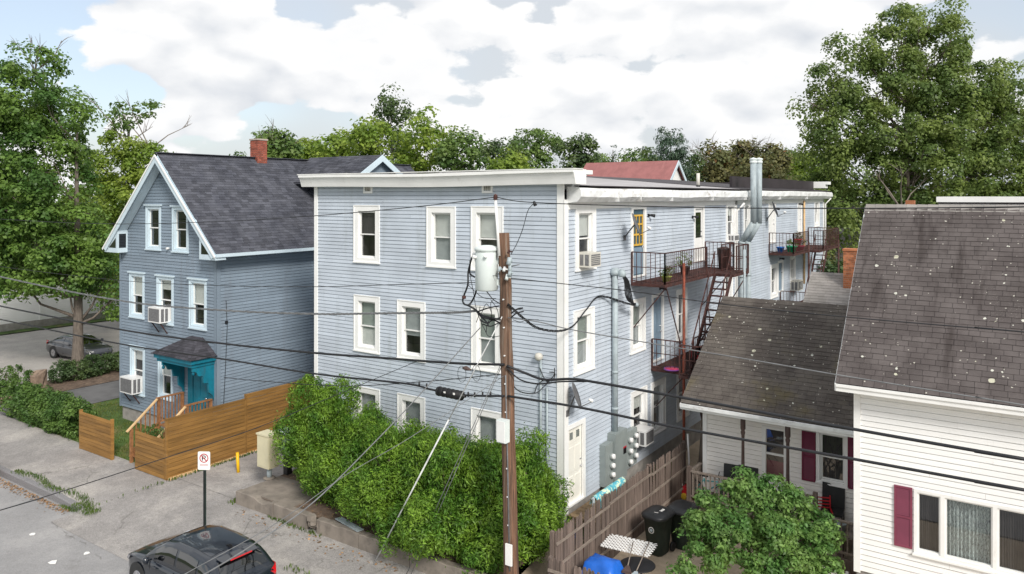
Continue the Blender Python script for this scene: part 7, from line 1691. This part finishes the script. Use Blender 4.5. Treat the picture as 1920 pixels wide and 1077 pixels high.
# ================================================================== BIG MAPLE ON THE RIGHT
br_ = pD(1700, HOR, 57); br_ = (br_.x, br_.y, 0); BR = Vector(br_)
Lr = camlobes([(-.5, 0, 23, 1.6), (1.8, 0, 23.2, 1.6), (3.4, 0, 21.8, 1.5), (-3.8, 0, 21, 1.4), (-1, 0, 20.6, 2.1), (2, 0, 20.4, 2.3), (-5.5, 0, 18.2, 1.7), (-2.5, 0, 18, 2.5), (1.5, -.5, 17.8, 2.7), (5, 0, 18.3, 2.1), (-7.2, 0, 17, 1.2), (-5, 0, 15.2, 2.3), (-1.5, -1, 14.8, 2.9), (3, -.5, 14.6, 2.9), (6.5, .5, 15.5, 2.3), (9, 1, 17.0, 1.7), (-3.8, 0, 12, 2.5), (0, -1, 11.5, 3.1), (4.2, -.5, 11.2, 3.1), (8, .5, 12.2, 3), (11, 1, 13.5, 2.2), (-4, 0, 8.5, 2.4), (-.5, 0, 8, 3), (3.5, 0, 8, 3), (7.5, 0, 8.5, 3), (11, 0, 9, 3), (9.5, 0, 15.2, 2.4), (12.5, .5, 16, 2), (13.5, 0, 11.5, 3), (6.6, 0, 18.2, 1.8), (-6.2, 0, 13.0, 1.8), (-5.8, 0, 10.2, 2.0), (-4.6, 0, 5, 2.2), (0, 0, 5, 2.5)])
tr_ = tree('maple_tree', 'huge spreading maple towering over the brown roof on the right', br_, 22, Lr, .6, 'leaf_maple_right', 820, 175, .23, 1.05, 71, None, .55, flat=.75)
deadtwigs(tr_, BR-FV*3.2-RV*2.0+Vector((0, 0, 9.0)), 4, 4.0, 6, .07); deadtwigs(tr_, BR+Vector((.5, 0, 20.5)), 4, 2.8, 7, .05)
# conifer and bushes in the gap past the far end of the block
for k, (x, y, h, r, z0, m, lab) in enumerate(((-13.8, 57, 8.5, 3.0, .6, 'leaf_brown', 'brownish bushy tree past the far end of the blue block'), (-9.5, 49, 6.2, 2.4, .3, 'leaf_dark', 'dark bush beside the far fire escape'), (-5.6, 44.5, 6.4, 2.8, .3, 'leaf_dark', 'dark bush behind the brick chimney of the grey roof'), (4, 50, 9.8, 4.6, 1, 'leaf_dark', 'dark tree behind the brown ridge on the right'), (12, 52, 10.5, 5, 1, 'leaf_mid', 'green tree at the right edge behind the brown roof'), (7.0, 36.5, 10.2, 2.0, 3, 'leaf_lime', 'bright leafy branch tips at the right edge above the ridge'))):
    tree('background_tree', lab, (x, y, -.3), h, auto_lobes(h, r, z0, 7, 80+k), .22, m, 190, 52, .26, .75, 80+k, 'trees behind the right houses', .45)
# ================================================================== TREE LINE ALONG THE HORIZON
BT = [(520, 262, 40, 70, 'leaf_mid', 'tree right of the red chimney with bare twig tips', 1), (575, 270, 42, 78, 'leaf_lime', 'low yellow-green tree right of the chimney tree', 0), (640, 246, 62, 74, 'leaf_lime', 'broad yellow-green tree above the slate roof', 0), (735, 188, 46, 92, 'leaf_dark', 'tall dark round-topped tree over the tree line', 0), (700, 240, 55, 70, 'leaf_lime', 'bright green tree left below the tall dark one', 0), (800, 232, 75, 72, 'leaf_lime', 'large bright green tree right below the tall dark one', 0), (870, 268, 60, 68, 'leaf_mid', 'green tree over the middle of the cornice', 0), (930, 278, 55, 90, 'leaf_dark', 'dark tree left of the rounded deep green one', 0), (1000, 253, 70, 86, 'leaf_mid', 'rounded deep green tree near the cornice end', 0), (1085, 272, 42, 76, 'leaf_dark', 'dark green tree left of the red roof', 0), (960, 305, 60, 70, 'leaf_lime', 'low bright green tree behind the cornice', 0),
      (1340, 276, 34, 78, 'leaf_brown', 'brownish tree right of the pine', 1), (1125, 296, 38, 100, 'leaf_mid', 'low green tree between the spruce and the cornice end', 0), (1215, 290, 40, 104, 'leaf_dark', 'low dark tree behind the pine', 0), (1310, 296, 44, 100, 'leaf_dark', 'low dark green tree at the right foot of the pine', 0), (1475, 292, 50, 100, 'leaf_mid', 'low green tree right of the metal flue', 0), (1370, 300, 46, 96, 'leaf_mid', 'low green tree left of the metal flue', 0), (1395, 278, 26, 82, 'leaf_brown', 'brownish thin tree left of the metal flue', 1), (1450, 284, 34, 80, 'leaf_brown', 'brownish tree right of the metal flue', 1), (1510, 300, 40, 86, 'leaf_lime', 'low bright tree above the far end of the flat roof', 0), (1560, 285, 36, 90, 'leaf_dark', 'dark tree left below the huge maple', 0), (1180, 298, 36, 95, 'leaf_mid', 'low green tree behind the left of the red roof', 0), (1420, 306, 60, 74, 'leaf_brown', 'low brownish thicket behind the dark parapet', 0), (450, 300, 40, 85, 'leaf_mid', 'low tree left of the red chimney', 0)]
for k, (u, v, hw_, d, m, lab, dead) in enumerate(BT):
    b = pD(u, HOR, d); h = CZ+(HOR-v)/F*d; r = hw_*d/F*1.35
    t = tree('background_tree', lab, (b.x, b.y, -.4), h+.4, auto_lobes(h+.4, r, 4.0, 10, 100+k, .5), .3, m, 170, 75, .33, 1.15, 100+k, 'trees along the horizon', .5)
    if dead: deadtwigs(t, (b.x, b.y, h-2.0), 6, 3.6, k, .05)
# pines
def conifer(label, u, v, hwpx, d, seed, m='needle', n=650, wide=False):
    b = pD(u, HOR, d); h = CZ+(HOR-v)/F*d; r = hwpx*d/F; t = thing('pine_tree', label, 'tree', (b.x, b.y, -.4), 'conifers on the horizon')
    L = []; rs = random.Random(seed); k = 12
    for i in range(k):
        f = i/(k-1); z = h*.35+(h*.62)*f; rr = r*(1-f*.85 if not wide else (1-.55*f**2))
        for q in range(3): a = q*2.1+i*1.1; L.append(((b.x+math.cos(a)*rr*.5, b.y+math.sin(a)*rr*.5, z-.4), (rr*.5, rr*.5, h*.05)))
    limbs(t, (b.x, b.y, -.4), (b.x, b.y, h-.6), .22, L[::4], seed, 'bark_dark'); p, nr = crown_points(L, n, 16, .6, seed, .3, .5); foliage(t, 'crown', m, p, nr, .42, seed, .22, np.array([0, 0, .8]))
conifer('wide dark pine above the red roof', 1258, 243, 62, 80, 5, n=1000, wide=True); conifer('small pointed spruce left of the red roof', 1151, 272, 20, 92, 6, n=320)
# far woods closing the horizon
rg = np.random.default_rng(9); n = 26000; u = rg.uniform(-700, 2700, n); d = rg.uniform(120, 210, n); hgt = 6.5+2.2*np.sin(u*.011)+1.5*np.sin(u*.031+1)+rg.normal(size=n)*.7
P_ = []; rr = (u-960)/F; px_w = (cy_*rr-sy_)*d; py_w = (sy_*rr+cy_)*d; z = np.maximum(.3, hgt*rg.random(n)**.55*d/150)
pts = np.stack([px_w, py_w, z], 1); nr = rg.normal(size=(n, 3))*.7+np.array([0, 0, .7]); me = leaf_mesh('far_woods', pts, nr, 1.5*(.6+.8*rg.random(n)), .8, 3); me.materials.append(M('leaf_dark')); o = bpy.data.objects.new('far_woods', me); COL.objects.link(o); tag(o, 'far band of dark woods along the horizon', 'woods', kind='stuff')
# ================================================================== LEAFY SHRUB IN THE YARD
sb = pZ(1418, 1120, 0); sb = Vector((sb.x, sb.y, 0)); t = thing('garden_shrub', 'many-stemmed leafy green shrub in the sandy yard below the porch', 'shrub', sb)
L = [(tuple(Vector(c)+Vector((sb.x, sb.y, 0))), r) for c, r in camlobes([(-.35, .3, 2.75, .36), (.6, .3, 2.7, .36), (-.9, .2, 2.3, .44), (-1.3, 0, 1.95, .44), (0, .2, 2.35, .52), (1.0, .2, 2.25, .47), (1.45, .1, 1.85, .44), (1.75, 0, 1.4, .37), (-1.45, -.1, 1.45, .42), (-.7, -.3, 1.8, .55), (.3, -.4, 1.8, .6), (1.1, -.3, 1.5, .5), (-.2, -.5, 1.3, .5), (.8, -.5, 1.0, .5), (-1.9, -.4, .95, .32), (-1.1, -.4, 1.1, .4), (1.6, -.3, .95, .35), (.2, -.6, .75, .4), (1.3, -.5, .6, .35)])]
L = [(c, (r[0]*.86, r[1]*.86, r[2]*.8)) for c, r in L]
mb = MB()
for k in range(9):
    a = k*.7; c = L[k % len(L)][0]; mb.tube([sb+Vector((.12*math.cos(a), .12*math.sin(a), -.1)), sb+Vector((.25*math.cos(a), .25*math.sin(a), .6)), Vector(c)], [.035, .028, .012], 6)
mb.build('stems', 'bark_dark', t); p, nr = crown_points(L, 420, 66, .21, 15, .6, .75); foliage(t, 'foliage', 'leaf_shrub', p, nr, .105, 15, .5)
# ================================================================== GRASS, WEEDS, LITTER
def blades(name, label, pts, hgt, seed, m='grass_blade', w=.22, cat='grass'):
    rg = np.random.default_rng(seed); n = len(pts); c = pts+np.array([0, 0, 1])*hgt*.35; nr = rg.normal(size=(n, 3))*np.array([1, 1, .25]); me = leaf_mesh(name, c, nr, hgt*(.6+.8*rg.random(n)), w, seed, np.array([0, 0, 1.2])); me.materials.append(M(m)); o = bpy.data.objects.new(name, me); COL.objects.link(o); return tag(o, label, cat, kind='stuff')
rg = np.random.default_rng(4); n = 32000; x = rg.uniform(-37, -25.1, n); y = 15.3+9*rg.random(n)**1.3; keep = (rg.random(n) < .9) & ~((x < -32.3) & (rg.random(n) < .35)); x, y = x[keep], y[keep]
ok = ~((x > -32.4) & (y > 17.45)); x, y = x[ok], y[ok]
blades('lawn_grass', 'short patchy lawn grass between hedge, fence and slate house', np.stack([x, y, np.array([lawnz(a, b) for a, b in zip(x, y)])], 1), .09, 4)
def strip(n, x0, x1, yf, yw, zf, seed):
    rg = np.random.default_rng(seed); x = rg.uniform(x0, x1, n); y = np.array([yf(a) for a in x])+rg.normal(size=n)*yw; return np.stack([x, y, np.array([zf(a, b) for a, b in zip(x, y)])], 1)
pts = np.concatenate([strip(900, -30.4, -25.0, lambda x: 12.68+.10*math.sin(x*2.1), .09, lambda x, y: walkz(x, max(12.6, y)), 5), strip(420, -25.8, -24.5, lambda x: 12.45, .16, lambda x, y: -.05, 6), strip(120, -26.4, -25.5, lambda x: 12.32, .05, lambda x, y: ROADZ, 7)])
blades('kerb_weeds', 'ragged green weeds growing along the granite kerb', pts, .10, 5, 'weed', .2, 'weeds')
pts = np.concatenate([strip(500, -24.74, -24.55, lambda x: 18.5, 2.2, lambda x, y: .15, 8), strip(160, -21.4, -21.15, lambda x: 15.35, .1, lambda x, y: .12, 9), strip(120, -19.5, -17.0, lambda x: 15.1, .04, lambda x, y: .12, 10), strip(80, -16.5, -14.0, lambda x: 13.3+.3*math.sin(x), .1, lambda x, y: .07, 11)])
blades('path_weeds', 'small weeds at the foot of the plank fence and retaining wall', pts, .12, 6, 'weed', .25, 'weeds')
pts = strip(260, SX+.1, SX+.45, lambda x: 22.0, 1.4, lambda x, y: .35, 12); blades('wall_weeds', 'green weeds growing between the picket fence and the blue wall', pts, .5, 7, 'weed', .3, 'weeds')
rg = np.random.default_rng(21); n = 420; x = rg.uniform(-31, -25.6, n); y = 12.28-np.abs(rg.normal(size=n))*.16; z = np.full(n, ROADZ+.012); x2 = rg.uniform(-20.5, -13.5, 120); y2 = 15.02-np.abs(rg.normal(size=120))*.3; P2 = np.concatenate([np.stack([x, y, z], 1), np.stack([x2, y2, np.array([walkz(a, b)+.012 for a, b in zip(x2, y2)])], 1)])
me = leaf_mesh('leaf_litter', P2, rg.normal(size=(len(P2), 3))*.25+np.array([0, 0, 1]), .07*(.5+rg.random(len(P2))), .7, 5); me.materials.append(M('litter')); o = bpy.data.objects.new('leaf_litter', me); COL.objects.link(o); tag(o, 'brown and yellow leaf litter in the gutter and by the wall', 'leaf litter', kind='stuff')
rg = np.random.default_rng(22); n = 900; x = rg.uniform(-21, -11, n); y = rg.uniform(15.55, 18.2, n); P2 = np.stack([x, y, np.array([bedz(a, b)+.012 for a, b in zip(x, y)])], 1); me = leaf_mesh('bed_litter', P2, rg.normal(size=(n, 3))*.3+np.array([0, 0, 1]), .06*(.5+rg.random(n)), .6, 6); me.materials.append(M('litter')); o = bpy.data.objects.new('bed_litter', me); COL.objects.link(o); tag(o, 'dead leaves scattered on the soil under the shrubs', 'leaf litter', kind='stuff')
